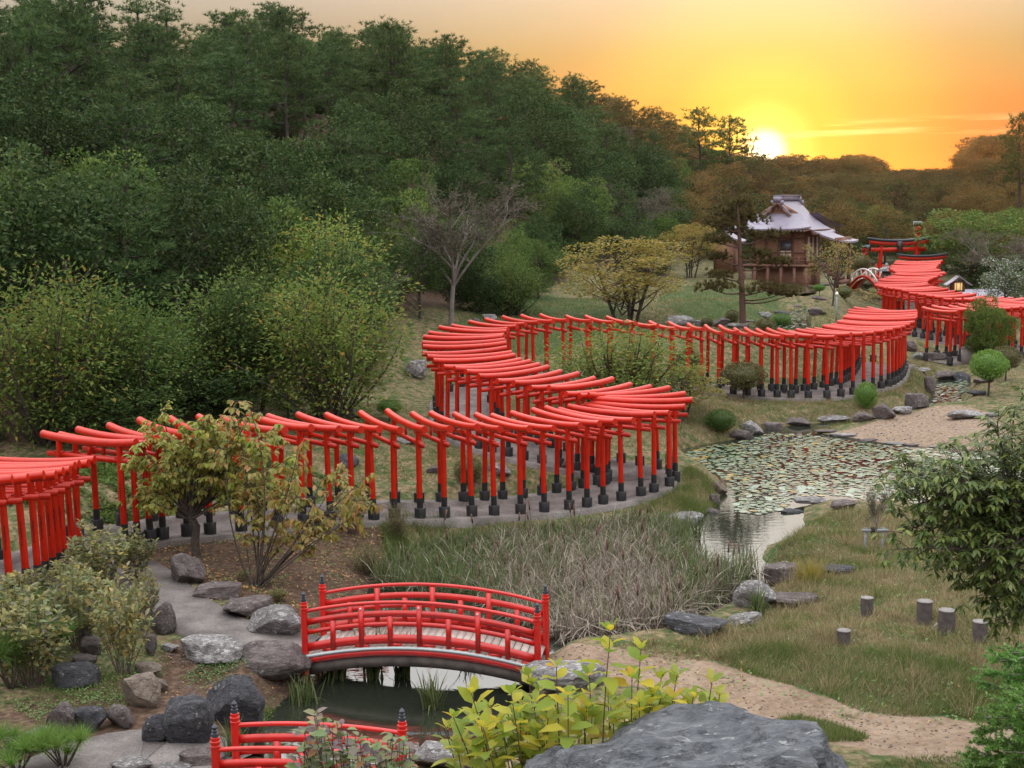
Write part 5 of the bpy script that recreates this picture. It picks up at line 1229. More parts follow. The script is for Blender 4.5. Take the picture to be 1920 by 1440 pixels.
# the far-off wood on and behind the ridges: crowns set out on points
def far_wood(lst, name):
    for b_, vr in (('pine_brown', 1), ('oak_brown', 1)):
        if not any(('pine' in r[0]) == ('pine' in b_) for r in lst): continue
        sub = [r for r in lst if ('pine' in r[0]) == ('pine' in b_)]
        if name == 'undergrowth': b_ = 'oak'
        src = [o for o in bpy.data.objects if o.name.startswith('crown') and o.data == KIND[b_][1][1]][0]; kk = SIZE[(b_, 1)]
        me = bpy.data.meshes.new(name); P = np.array([[r[1], r[2], r[3] - .2] for r in sub]); me.vertices.add(len(P)); me.vertices.foreach_set('co', P.astype(np.float32).ravel())
        sc = np.array([[r[5] / kk[0], r[5] / kk[0], r[4] / kk[1]] for r in sub], dtype=np.float32); ro = np.array([[0, 0, (r[1] * 7 + r[2] * 3) % 6.28] for r in sub], dtype=np.float32)
        for nm, arr in (('size', sc), ('turn', ro)): me.attributes.new(nm, 'FLOAT_VECTOR', 'POINT').data.foreach_set('vector', arr.ravel())
        o = link(name, me); tag(o, kind='stuff')
        ng = bpy.data.node_groups.new(name, 'GeometryNodeTree'); ng.interface.new_socket('Geometry', in_out='INPUT', socket_type='NodeSocketGeometry'); ng.interface.new_socket('Geometry', in_out='OUTPUT', socket_type='NodeSocketGeometry')
        gi = ng.nodes.new('NodeGroupInput'); go = ng.nodes.new('NodeGroupOutput'); ip = ng.nodes.new('GeometryNodeInstanceOnPoints'); oi_ = ng.nodes.new('GeometryNodeObjectInfo'); oi_.inputs['Object'].default_value = src; oi_.transform_space = 'ORIGINAL'
        a1 = ng.nodes.new('GeometryNodeInputNamedAttribute'); a1.data_type = 'FLOAT_VECTOR'; a1.inputs['Name'].default_value = 'size'; a2 = ng.nodes.new('GeometryNodeInputNamedAttribute'); a2.data_type = 'FLOAT_VECTOR'; a2.inputs['Name'].default_value = 'turn'
        er = ng.nodes.new('FunctionNodeEulerToRotation'); ng.links.new(a2.outputs['Attribute'], er.inputs[0])
        ng.links.new(gi.outputs[0], ip.inputs['Points']); ng.links.new(oi_.outputs['Geometry'], ip.inputs['Instance']); ng.links.new(er.outputs[0], ip.inputs['Rotation']); ng.links.new(a1.outputs['Attribute'], ip.inputs['Scale']); ng.links.new(ip.outputs[0], go.inputs[0])
        md = o.modifiers.new('woods', 'NODES'); md.node_group = ng
ridge = []
for _ in range(1500):
    y = fr.uniform(225, 330); x = fr.uniform(.02, .46) * y
    ridge.append((x, y))
rz_ = Zarr([a for a, _ in ridge], [c for _, c in ridge])
far_list += [('pine' if fr.random() < .85 else 'oak', a, c, z, fr.uniform(5, 7.8), fr.uniform(4, 5.5)) for (a, c), z in zip(ridge, rz_)]
far_wood(far_list, 'distant_woods')
us = []
for (x, y), a, c in zip(cx[::5], dl[::5], dr[::5]):
    if 0 < a < 44 or (0 < c < 30 and y > 70) or y > 106:
        if len(us) < 1500: us.append((x, y))
uz = Zarr([p[0] for p in us], [p[1] for p in us])
far_wood([('oak', a, c, z - .3, fr.uniform(1.2, 2.8), fr.uniform(2.2, 4.2)) for (a, c), z in zip(us, uz)], 'undergrowth')

# --- single trees and shrubs one can point at
for a in [
 ('light', 95, 832, 330, 320, 'large yellow-green tree at the left edge behind the first torii', 0), ('mid_fronds', 235, 800, 260, 250, 'mid-green leafy tree between two yellow-green ones behind the left gates', 0),
 ('mid_fronds', 425, 770, 260, 250, 'fresh green bushy tree left of the orange-flecked one', 1), ('light', 615, 792, 290, 275, 'yellow-green tree with orange-flecked leaves beside the upright stone', 1),
 ('light', 600, 640, 270, 225, 'pale green tree rising behind the orange-flecked one', 2), ('twiggy', 846, 612, 270, 265, 'pale forked half-bare tree by the first torii bend', 0),
 ('oak_mid', 540, 792, 90, 90, 'small glossy green bush beneath the orange-flecked tree', 0), ('twiggy_green', 690, 765, 70, 80, 'small leafy sapling above the front gates near the clipped bush', 0),
 ('mid_fronds', 960, 592, 130, 110, 'light green shrub behind the lawn at the first bend', 0), ('oak_mid', 1010, 560, 120, 110, 'green shrub next to the golden tree', 1),
 ('autumn', 1175, 606, 262, 160, 'wide golden-olive tree behind the back row of gates', 0), ('twiggy', 1200, 470, 150, 125, 'reddish bare-twigged tree above the golden tree', 1),
 ('autumn', 1295, 520, 120, 100, 'yellowish shrub left of the shrine hall', 1), ('mid_fronds', 1060, 470, 160, 90, 'soft green shrub at the wood edge above the lawn', 1),
 ('loose_autumn', 1560, 577, 105, 125, 'small leaning tree with sparse orange leaves before the shrine hall', 0),
 ('loose_autumn', 1655, 592, 150, 50, 'low twiggy orange shrub in front of the far tunnel', 1),
 ('tufts', 688, 1076, 76, 56, 'feathery brownish green shrub on the leaf-strewn slope', 0),
 ('ball', 1350, 806, 58, 40, 'bright green clipped low bush on the bank below the back gates', 0), ('ball', 1623, 764, 42, 48, 'green clipped ball bush in front of the packed gates', 0),
 ('ball_dull', 879, 902, 54, 46, 'round dark bush inside the torii loop', 0), ('ball_stem', 1393, 752, 82, 74, 'dark olive clipped tree in front of the back row of gates', 0),
 ('ball_green_stem', 730, 790, 46, 42, 'small clipped bush on a stem above the front gates', 0), ('ball_dull', 1288, 722, 52, 68, 'tall dark clipped bush behind the leafy tree of the loop', 0),
 ('ball_dull', 1435, 620, 36, 24, 'brownish clipped bush beside the upper stream', 0), ('ball', 1465, 614, 37, 27, 'green clipped bush beside the brownish one at the stream', 0),
 ('ball_dull', 1373, 604, 26, 24, 'clipped bush behind the pine trunk', 0), ('ball_dull', 1325, 612, 24, 16, 'tiny clipped bush among the rocks before the pine', 0),
 ('ball_green_stem', 1536, 552, 22, 20, 'little clipped tree on the lawn below the shrine', 0), ('ball_dull', 1583, 558, 30, 22, 'clipped bush right of the leaning orange tree', 0),
 ('ball_dull', 1625, 541, 28, 16, 'dark clipped cushion bush left of the large torii', 0), ('ball', 1642, 537, 26, 16, 'green clipped cushion bush at the large torii foot', 0), ('ball_stem', 1612, 522, 38, 46, 'cloud-pruned dark pine left of the drum bridge', 0),
 ('ball_dull', 1493, 520, 26, 22, 'round brown bush under the shrine floor', 0),
 ('ball_green_stem', 1853, 742, 66, 86, 'clipped round tree on a thin trunk by the lily stream', 0), ('ball_stem', 1885, 714, 54, 66, 'second clipped tree just behind the round one on the right bank', 0),
 ('ball_dull', 1258, 880, 22, 40, 'small dark bush behind the outermost bend gates', 0), ('tufts', 745, 1010, 52, 66, 'little upright leafy shrub at the path edge above the reeds', 0),
]: tree_px(a[0], a[1], a[2], a[3], a[4], a[5], a[6])
tree_px('conifer', 1850, 662, 92, 100, 'two-toned bushy conifer half covering the gates across the stream', 0, dist=65)
tree_px('twiggy', 1640, 1032, 60, 128, 'bare young sapling tied to the timber prop', 0, name='sapling', cat_='tree')
tree_px('oak_mid', 1815, 520, 190, 125, 'yellow-green spreading tree right of the large torii', 2, dist=97)
tree_px('twiggy', 1880, 540, 170, 110, 'purple-twigged tree at the right edge behind the far tunnel', 1, dist=90)
tree_px('whitebloom', 1885, 575, 120, 95, 'dark shrub dotted with white blossoms at the right edge', 0, dist=80)
tree_px('pine_tall', 1905, 420, 90, 205, 'lone dark pine standing above the right skyline', 0, dist=112)
tree_px('pine_tall', 1360, 420, 100, 200, 'sunset-lit pine at the end of the ridge, left of the sun', 1, dist=170)
tree_px('pine', 1310, 420, 120, 215, 'pine on the ridge shoulder before the sun', 2, dist=165)
# the pine by the stream: long bare trunk, flat pads of needles
rs = np.random.RandomState(8); q, dd = T(1393, 610); k = ppm(dd); hP = 238 / k
t = empty('pine_tree', tuple(q), 0, 'lone red-stemmed pine with flat needle pads in front of the shrine', 'tree'); tr = MB(); parts = []
tp = np.array([(0, 0, -.1), (-.05, 0, hP * .25), (-.14, .05, hP * .5), (-.22, 0, hP * .72), (-.30, .05, hP * .95)]); tr.tube(tp, [.17, .145, .125, .09, .04], 9, False)
for (dx, dz, wp, hp) in [(-18, 212, 120, 40), (10, 200, 95, 34), (-40, 190, 90, 30), (45, 168, 80, 26), (-52, 160, 76, 24), (-48, 95, 60, 20), (30, 132, 76, 26), (58, 118, 70, 24), (-45, 128, 54, 18), (40, 70, 110, 24), (72, 62, 70, 20), (-55, 75, 80, 22), (88, 58, 50, 18), (0, 228, 70, 26), (-10, 180, 70, 30)]:
    c = np.array([dx / k, rs.uniform(-.8, .8), dz / k]); g = np.clip(dz / 238 - .06, 0, .95); b0 = np.array([np.interp(g, [0, .25, .5, .72, .95], tp[:, i]) for i in range(3)])
    limb(tr, b0, c - [0, 0, .08], .05, .015, rs, -.08, 5, 5)
    n = int(52 * wp / 60); ctr = c + rs.normal(size=(n, 3)) * [wp / k * .20, wp / k * .20, hp / k * .20]
    for j in range(0, n, 3): limb(tr, c - [0, 0, .1], ctr[j], .012, .004, rs, 0, 3, 3)
    D = unit(np.repeat(unit((ctr - c) * [1, 1, .3] + [0, 0, .5]), 22, 0) + rv(n * 22, rs) * .8); parts.append(leafset(np.repeat(ctr, 22, 0), D, rv(n * 22, rs), rs.uniform(.16, .30, n * 22), .040, 'blade'))
V, q_, t3 = cat(parts); link('trunk', tr.mesh('trunk', M['bark_red']), t); link('crown', finish(V, q_, t3, 'crown', LM['pine_brown']), t)
# ------------------------------------------------------------------ nearer plants with leaves one can pick out
def leaf_variants(name, m, Ln, Wd, n=4, fold=.10, droop=.18, seed=3):
    rs = np.random.RandomState(seed); out = []
    for k in range(n):
        V, q, t3 = leafset(np.zeros((1, 3)), np.array([[1., 0, 0]]), np.array([[0, 0, 1.]]), Ln * rs.uniform(.85, 1.15), Wd * rs.uniform(.85, 1.15), 'oval', fold * rs.uniform(.6, 1.6), droop * rs.uniform(.3, 2.0))
        out.append(smooth_by_angle(finish(V, q, t3, name, m), 60))
    return out
def colour_leaf(name, cols, trans=.4, rough=.42, spec=.2):
    """for leaves that are objects of their own: the colour is picked per object"""
    m, t, b = mat(name); oi = N(t, 'ShaderNodeObjectInfo'); k = len(cols)
    c = ramp(t, oi.outputs['Random'], [(i / (k - 1), cc) for i, cc in enumerate(cols)])
    nn_ = noise(t, 14, 4); c = mix_n(t, math_n(t, 'MULTIPLY', nn_, .35), c, mix_n(t, 1.0, c, (1.25, 1.1, .6), 'MULTIPLY'))
    L(t, c, b.inputs['Base Color']); b.inputs['Roughness'].default_value = rough; b.inputs['Specular IOR Level'].default_value = spec
    tr = N(t, 'ShaderNodeBsdfTranslucent'); L(t, c, tr.inputs[0]); mx = N(t, 'ShaderNodeMixShader'); mx.inputs[0].default_value = trans
    L(t, b.outputs[0], mx.inputs[1]); L(t, tr.outputs[0], mx.inputs[2]); L(t, mx.outputs[0], t.nodes['Material Output'].inputs['Surface']); return m
def orient(D, Nn):
    x = D / np.linalg.norm(D); y = np.cross(Nn, x); y /= np.linalg.norm(y) + 1e-9; z = np.cross(x, y)
    return Matrix(((x[0], y[0], z[0]), (x[1], y[1], z[1]), (x[2], y[2], z[2]))).to_4x4()
def put_leaves(root, P, D, Nn, S_, variants, limit, stuff_name, stuff_mat, Ln, Wd, origin):
    """the leaves nearest to the eye become parts of their own, the rest one part"""
    dist = np.linalg.norm(P - CAM, axis=1); pxy = np.stack([(P - CAM) @ XA / ((P - CAM) @ FWD), (P - CAM) @ YA / ((P - CAM) @ FWD)], 1)
    seen = (np.abs(pxy[:, 0]) < .385) & (np.abs(pxy[:, 1]) < .29)
    o = np.argsort(np.where(seen, 0, 1000) + dist); single = o[:limit]; rest = o[limit:]
    for k in single:
        ob = link('leaf', variants[k % len(variants)], root); mx = orient(D[k], Nn[k]); mx.translation = Vector(P[k] - origin)
        ob.matrix_local = mx @ Matrix.Scale(float(S_[k]), 4)
    if len(rest):
        V, q, t3 = leafset(P[rest] - origin, D[rest], Nn[rest], Ln * S_[rest], Wd * S_[rest], 'oval', .12, .2)
        ob = link('foliage', finish(V, q, t3, 'foliage', stuff_mat), root); tag(ob, kind='stuff')

# lemon-green hydrangea-like bush behind the big boulder
rs = np.random.RandomState(21)
LEMON = [(.20, .29, .04), (.28, .36, .045), (.36, .40, .05), (.48, .45, .06), (.60, .48, .05), (.30, .37, .05), (.17, .27, .04), (.40, .42, .05), (.55, .33, .05)]
mL = colour_leaf('lemon_leaf', LEMON, .5, .45, .2); varL = leaf_variants('leaf', mL, .175, .095, 5, .14, .22)
tips = [(1145, 1182, 9.3), (1202, 1216, 9.6), (1043, 1250, 9.4), (884, 1300, 9.4), (1335, 1278, 9.7), (958, 1298, 9.2), (1270, 1262, 9.8), (1185, 1268, 9.3), (1105, 1262, 9.6), (1010, 1292, 9.8), (920, 1322, 9.8), (850, 1345, 9.5), (1065, 1300, 9.1), (1140, 1300, 9.7), (1225, 1300, 9.5), (1300, 1305, 9.4),
        (1350, 1300, 9.9), (975, 1335, 9.5), (905, 1362, 9.2), (1035, 1330, 9.9), (1100, 1325, 9.4), (1180, 1330, 9.9), (1260, 1325, 9.8), (865, 1385, 9.7), (945, 1380, 9.6), (1005, 1365, 9.3), (1085, 1362, 9.8), (835, 1365, 9.9), (1150, 1352, 9.4), (1230, 1345, 10.0), (1320, 1322, 9.7), (890, 1335, 9.9), (990, 1262, 9.9), (1240, 1272, 10.0)]
tips += [(rs.uniform(835, 1340), 0, rs.uniform(9.3, 10.1)) for _ in range(40)]
tips = [(px, py or np.interp(px, [830, 900, 1000, 1140, 1250, 1345], [1375, 1345, 1310, 1290, 1310, 1320]) + rs.uniform(0, 60), dd) for px, py, dd in tips]
o0 = np.array([.55, 9.75, 0]); o0[2] = Z1(.55, 9.75)
root = empty('yellow_leaved_shrub', tuple(o0), 0, 'leafy shrub with lemon-green and yellow leaves behind the huge boulder', 'shrub')
P, D, Nn, S_ = [], [], [], []; st = MB()
for (px, py, dd) in tips:
    tip = ray_at(px, py, dd); base = np.array([tip[0] * .72 + .16, 9.75 + (tip[1] - 9.55) * .6 + rs.uniform(-.1, .1), 0]); base[2] = Z1(base[0], base[1]) - .05
    if tip[2] - base[2] < .4: base[2] = tip[2] - .5
    t_ = np.linspace(0, 1, 7)[:, None]; C = base + (tip - base) * t_ + np.array([rs.normal() * .06, rs.normal() * .06, .05]) * t_ * (1 - t_) * 2
    st.tube(C - o0, np.linspace(.009, .0035, 7), 6, False); ax = unit(C[-1] - C[-2]); ph = rs.uniform(0, 6.28)
    for lv in range(5):
        ctr = tip - ax * (.02 + lv * .085) + rs.normal(size=3) * .006
        nl = 4 if lv == 0 else 2
        for j in range(nl):
            a = ph + lv * 1.57 + j * 2 * pi / nl; el_ = (.95 - .25 * lv if lv else .9) + rs.uniform(-.25, .25)
            d = np.array([cos(a) * cos(el_), sin(a) * cos(el_), sin(el_)]); nvec = np.array([-cos(a) * sin(el_), -sin(a) * sin(el_), cos(el_)]) + rs.normal(size=3) * .25
            P.append(ctr + d * .015); D.append(d); Nn.append(nvec); S_.append((.62 if lv == 0 else .8 + .1 * min(lv, 3)) * rs.uniform(.8, 1.15))
link('stem', st.mesh('stem', M['twig']), root)
put_leaves(root, np.array(P), np.array(D), np.array(Nn), np.array(S_), varL, 290, 'foliage', LM['lemon'], .175, .095, o0)

# green and plum bush over the cropped bridge
mP = colour_leaf('plum_green_leaf', [(.10, .16, .06), (.16, .22, .09), (.22, .27, .13), (.13, .17, .08), (.16, .11, .12), (.11, .08, .10), (.24, .24, .12), (.30, .14, .07), (.13, .19, .07)], .3, .36, .3)
varP = leaf_variants('leaf', mP, .125, .075, 5, .12, .2, 5)
o0 = np.array([-1.45, 11.3, 0]); o0[2] = Z1(-1.45, 11.3)
root = empty('broadleaf_shrub', tuple(o0), 0, 'shrub with green and plum leaves in front of the cropped red footbridge', 'shrub')
P, D, Nn, S_ = [], [], [], []; st = MB()
for k in range(115):
    px = rs.uniform(508, 772); top_ = np.interp(px, [510, 560, 590, 625, 660, 700, 765], [1432, 1385, 1332, 1340, 1372, 1380, 1376]); py = top_ + rs.uniform(0, 1) ** 1.5 * 85
    tip = ray_at(px, py, rs.uniform(10.8, 11.9)); base = np.array([tip[0] * .6 - .55, 11.3 + rs.uniform(-.3, .3), 0]); base[2] = min(Z1(base[0], base[1]) - .05, tip[2] - .3)
    t_ = np.linspace(0, 1, 6)[:, None]; C = base + (tip - base) * t_ + np.array([rs.normal() * .1, rs.normal() * .1, .1]) * t_ * (1 - t_) * 2
    st.tube(C - o0, np.linspace(.008, .003, 6), 5, False)
    for j in range(9):
        f = 1 - j * .055 - rs.uniform(0, .02); c = base + (tip - base) * f + rs.normal(size=3) * .012; a = j * 2.4 + k; el_ = rs.uniform(-.15, .7)
        d = np.array([cos(a) * cos(el_), sin(a) * cos(el_), sin(el_)]); P.append(c); D.append(d); Nn.append(np.array([0, 0, 1.]) + rs.normal(size=3) * .35); S_.append(rs.uniform(.7, 1.2))
link('stem', st.mesh('stem', M['twig']), root)
put_leaves(root, np.array(P), np.array(D), np.array(Nn), np.array(S_), varP, 290, 'foliage', LM['rosy'], .125, .075, o0)

# tree with long deep green leaves hanging in from the right
mC = colour_leaf('long_green_leaf', [(.055, .10, .028), (.085, .14, .036), (.12, .17, .042), (.15, .20, .05), (.22, .25, .07), (.07, .12, .034), (.10, .155, .042)], .35, .34, .35)
varC = leaf_variants('leaf', mC, .125, .043, 5, .12, .3, 7)
o0 = np.array([6.55, 15.9, 0]); o0[2] = Z1(6.55, 15.9)
root = empty('broadleaved_tree', tuple(o0), 0, 'tree with long drooping deep green leaves reaching in from the right edge', 'tree')
P, D, Nn, S_ = [], [], [], []; st = MB()
c0 = ray_at(1945, 930, 15.9); hub = np.array([o0[0], o0[1], c0[2] - .6]); st.tube(np.array([(0, 0, -.2), (-.05, .05, (hub[2] - o0[2]) * .5), (0, 0, hub[2] - o0[2])]), [.13, .11, .09], 9, False)
targets = [(1680, 905), (1705, 870), (1700, 960), (1680, 1030), (1740, 870), (1745, 950), (1760, 1010), (1790, 890), (1800, 960), (1790, 1040), (1735, 1000), (1840, 870), (1850, 930), (1850, 1000), (1840, 1060), (1880, 840), (1900, 900), (1900, 980), (1890, 1060), (1880, 1120), (1850, 1110), (1910, 1150), (1900, 780), (1915, 730), (1870, 790),
           (1960, 800), (1980, 880), (1970, 960), (1990, 1040), (1960, 1120), (1950, 720), (2010, 760), (2040, 860), (2040, 980), (1820, 1000), (1765, 920), (1815, 910), (1720, 920), (1865, 1030), (1925, 1020), (1885, 940), (1915, 850), (1690, 1000), (1835, 835), (1800, 850), (1925, 1100), (1755, 975), (1775, 865), (1930, 940), (1860, 970), (1700, 935), (1720, 1040), (1770, 1060), (1690, 880), (1830, 1090), (1865, 1150), (1900, 1170), (1790, 920), (1850, 900), (1905, 1010), (1910, 1060), (1745, 900)]
for k, (px, py) in enumerate(targets):
    e = ray_at(px, py, 15.9 + rs.uniform(-1.0, 1.3)); b0 = hub + [0, 0, rs.uniform(-.5, .5)]
    C = limb(st, b0 - o0, e - o0, .030, .006, rs, .10, 8, 5) + o0
    for s in range(30):
        f = rs.uniform(.4, 1.0) if s else 1.0; i_ = f * 7; c = np.array([np.interp(i_, np.arange(8), C[:, q]) for q in range(3)]) 
        dirn = unit(unit(e - b0) * .6 + rs.normal(size=3) * .7 + [0, 0, .15]); tw = c + dirn * rs.uniform(.12, .36); st.tube(np.array([c, (c + tw) / 2 + [0, 0, .015], tw]) - o0, [.005, .004, .0025], 4, False)
        nl = rs.randint(6, 9)
        for j in range(nl):
            a = j * 2 * pi / nl + rs.uniform(-.3, .3); side_ = np.array([cos(a), sin(a), 0]); d = unit(side_ * .85 + dirn * .35 + [0, 0, rs.uniform(-.75, -.05)])
            P.append(tw + dirn * rs.uniform(-.05, .02)); D.append(d); Nn.append(np.array([0, 0, 1.]) + side_ * .4 + rs.normal(size=3) * .2); S_.append(rs.uniform(.7, 1.15))
link('trunk', st.mesh('trunk', M['bark']), root)
put_leaves(root, np.array(P), np.array(D), np.array(Nn), np.array(S_), varC, 295, 'foliage', LM['chestnut'], .125, .043, o0)

# the two turning trees in front of the left torii
def turning_tree(foot, label, targets, dist_spread, cols, lm, trunk_r, multi, n_leaf, seed, matname):
    rs = np.random.RandomState(seed); q, dd = T(*foot); o0 = q.copy()
    m_ = colour_leaf(matname, cols, .5, .42, .1); var = leaf_variants('leaf', m_, .155, .074, 5, .12, .35, seed)
    root = empty('turning_tree', tuple(o0), 0, label, 'tree'); st = MB(); P, D, Nn, S_ = [], [], [], []
    E = [ray_at(px, py, dd + rs.uniform(-dist_spread, dist_spread)) for px, py in targets]
    if not multi:
        fork = np.array([-.10, 0, .95]); st.tube([(0.02, 0, -.1), (-.02, 0, .35), (.03, .02, .7), tuple(fork)], [trunk_r, trunk_r * .85, trunk_r * .8, trunk_r * .7], 9, False)
    for k, e in enumerate(E):
        if multi:
            a = k * 2.4; b0 = np.array([cos(a) * .09, sin(a) * .09, -.08])
        else: b0 = fork - [0, 0, rs.uniform(0, .12)]
        C = limb(st, b0, e - o0, trunk_r * (.26 if not multi else .26), .006, rs, .06 if not multi else .02, 8, 6)
        for s in range(11):
            f = rs.uniform(.5, 1.02) if s else 1.0; c = np.array([np.interp(f * 7, np.arange(8), C[:, i]) for i in range(3)]); dirn = unit(unit(e - o0 - b0) * .4 + rs.normal(size=3) * [1, 1, .5]); tw = c + dirn * rs.uniform(.15, .42)
            st.tube(np.array([c, (c + tw) / 2 + [0, 0, .02], tw]), [.006, .0045, .003], 4, False)
            for j in range(n_leaf):
                a = rs.uniform(0, 6.28); sd_ = np.array([cos(a), sin(a), 0]); d = unit(sd_ * .8 + dirn * .4 - [0, 0, rs.uniform(.15, 1.0)])
                g = rs.uniform(.2, 1.05); P.append(c + (tw - c) * g + o0); D.append(d); Nn.append(np.array([0, 0, 1.]) + sd_ * .5 + rs.normal(size=3) * .2); S_.append(rs.uniform(.7, 1.2))
    link('trunk', st.mesh('trunk', M['bark']), root)
    put_leaves(root, np.array(P), np.array(D), np.array(Nn), np.array(S_), var, 270, 'foliage', LM[lm], .155, .074, o0)
tA = [(250, 860), (275, 800), (300, 835), (262, 905), (300, 900), (335, 790), (345, 850), (370, 815), (395, 775), (410, 830), (440, 800), (450, 860), (330, 900), (420, 890), (480, 830), (500, 870), (520, 800), (540, 860), (300, 770), (365, 880), (470, 780), (285, 940), (390, 860), (255, 930)] + [(rs.uniform(250, 550), rs.uniform(770, 930)) for _ in range(22)]
turning_tree((368, 1046), 'tree with drooping yellow-green leaves and a single dark trunk before the left torii', tA, 1.0, [(.24, .32, .06), (.32, .38, .08), (.42, .42, .10), (.27, .34, .07), (.48, .40, .12), (.36, .40, .09), (.20, .28, .06), (.33, .38, .09), (.50, .34, .12)], 'persimmon', .11, False, 15, 31, 'yellowing_leaf')
tB = [(440, 752), (430, 790), (475, 880), (510, 850), (545, 880), (560, 925), (600, 905), (640, 880), (620, 950), (660, 940), (690, 950), (680, 900), (585, 970), (640, 985), (530, 920), (455, 920), (500, 940), (560, 840), (470, 770), (655, 905)]
turning_tree((478, 1100), 'many-stemmed small tree with orange-tinged leaves right of the single-trunked one', tB, .9, [(.30, .26, .07), (.22, .23, .06), (.38, .27, .08), (.18, .20, .05), (.26, .24, .06), (.44, .22, .09), (.32, .28, .08), (.20, .22, .06), (.50, .22, .10)], 'orange', .08, True, 10, 32, 'orange_tinged_leaf')

# bushy tree inside the torii loop
rs = np.random.RandomState(44)
for (px, py, w, h, lab, vv) in [(1165, 800, 300, 190, 'wide leafy tree with orange flecks filling the torii loop', 2), (1270, 800, 170, 115, 'low yellow-leaved branch tree at the right end of the loop', 0)]:
    kd = 'light' if vv else 'autumn'
    x, y, z = on_ground(px, py, 47.5 if vv else 48.5); dd = 47.5; zt = top_h(py - h, dd, z); tree(kd, x, y, z - .05, zt, w / ppm(dd), lab, None, vv, .4)

# grey-green shrubs on the left
def shrub_proto(seed, cols, matname, lm):
    rs = np.random.RandomState(seed); st = MB(); P, D, Nn, S_ = [], [], [], []
    for s in range(30):
        a = s * 2.4; r = .50 * math.sqrt((s + .5) / 30); h = rs.uniform(.72, 1.05) * (1 - .35 * (r / .5) ** 2); e = np.array([cos(a) * r, sin(a) * r, h]); b0 = np.array([cos(a) * .07, sin(a) * .07, -.04])
        C = limb(st, b0, e, .006, .0018, rs, .06, 7, 4)
        for j in range(40):
            f = .25 + .75 * rs.uniform(0, 1) ** .7; c = np.array([np.interp(f * 6, np.arange(7), C[:, i]) for i in range(3)]); az = j * 2.4 + s; el_ = rs.uniform(-.2, .9)
            P.append(c); D.append([cos(az) * cos(el_), sin(az) * cos(el_), sin(el_)]); Nn.append(np.array([0, 0, 1.]) + rs.normal(size=3) * .4); S_.append(rs.uniform(.65, 1.25))
    V, q, t3 = leafset(np.array(P), np.array(D), np.array(Nn), .09 * np.array(S_), .040 * np.array(S_), 'oval', .12, .15)
    return st.mesh('stem', M['twig']), finish(V, q, t3, 'foliage', LM[lm])
KIND['shrub'] = [shrub_proto(k, None, None, 'bush') for k in (71, 72, 73)]
for i, (tm, cm) in enumerate(KIND['shrub']): SIZE[('shrub', i)] = (1.12, 1.08)
for a in [(232, 1262, 150, 235, 'tall upright grey-green shrub with bare bundled stems at the left'), (62, 1285, 190, 215, 'thick shrub with small leaves at the left edge above the pine tufts'), (150, 1215, 150, 200, 'golden-tipped shrub behind the short stone line'),
          (10, 1230, 150, 200, 'shrub cut by the left picture edge below the torii posts'), (190, 1110, 150, 170, 'grey-green shrub hiding the feet of the left-edge gates'), (255, 1090, 110, 130, 'small shrub at the top of the concrete path'), (120, 1160, 140, 150, 'yellow and green shrub in the middle of the left thicket'),
          (45, 1150, 130, 110, 'low shrub directly under the left-edge torii posts'), (270, 1180, 80, 150, 'slender leafy shrub beside the concrete path')]:
    q, dd = T(a[0], a[1]); k = ppm(dd); zt = top_h(a[1] - a[3], dd, q[2]); tree('shrub', q[0], q[1], q[2], zt, a[2] / k, a[4], None, int(a[0]) % 3, a[0], 'leafy_shrub', 'shrub')
for a in [(523, 1128, 46, 46, 'small pale leafy shrub at the foot of the many-stemmed tree'), (455, 1090, 30, 40, 'thin sprig shrub left of the many stems'), (660, 1000, 90, 110, 'orange leafed shrub at the right end of the leaf-strewn slope')]:
    q, dd = T(a[0], a[1]); k = ppm(dd); zt = top_h(a[1] - a[3], dd, q[2]); tree('shrub', q[0], q[1], q[2], zt, a[2] / k, a[4], None, int(a[0]) % 3, a[0], 'leafy_shrub', 'shrub')
# dwarf pines: spiky tufts
def tuft_proto(seed):
    rs = np.random.RandomState(seed); st = MB(); parts = []
    for s in range(13):
        a = s * 2.4; r = .42 * math.sqrt((s + .3) / 13); e = np.array([cos(a) * r, sin(a) * r, .30 + .35 * rs.rand() * (1 - r)]); limb(st, (0, 0, -.06), e, .016, .008, rs, .0, 5, 5)
        n = 130; d = unit(rv(n, rs) + [0, 0, .75]); parts.append(leafset(e + rs.normal(size=(n, 3)) * .015, d, rv(n, rs), rs.uniform(.20, .34, n), .0085, 'blade'))
    V, q, t3 = cat(parts); return st.mesh('stem', M['bark']), finish(V, q, t3, 'needles', LM['topiary'])
KIND['dwarf'] = [tuft_proto(81), tuft_proto(82)]; SIZE[('dwarf', 0)] = SIZE[('dwarf', 1)] = (1.25, .85)
for a in [(48, 1215, 130, 95, 'dwarf pine tuft above the brown wall stones'), (20, 1290, 130, 110, 'dwarf pine at the left edge over the retaining wall'), (85, 1250, 110, 95, 'dwarf pine tuft right of the left-edge one'), (120, 1440, 130, 80, 'dwarf pine at the bottom left beside the lower path'), (35, 1450, 140, 85, 'dwarf pine in the bottom left corner')]:
    q, dd = T(a[0], a[1]); k = ppm(dd); tree('dwarf', q[0], q[1], q[2], a[3] / k * 1.35, a[2] / k * 1.3, a[4], None, int(a[0]) % 2, a[0], 'dwarf_pine', 'shrub')
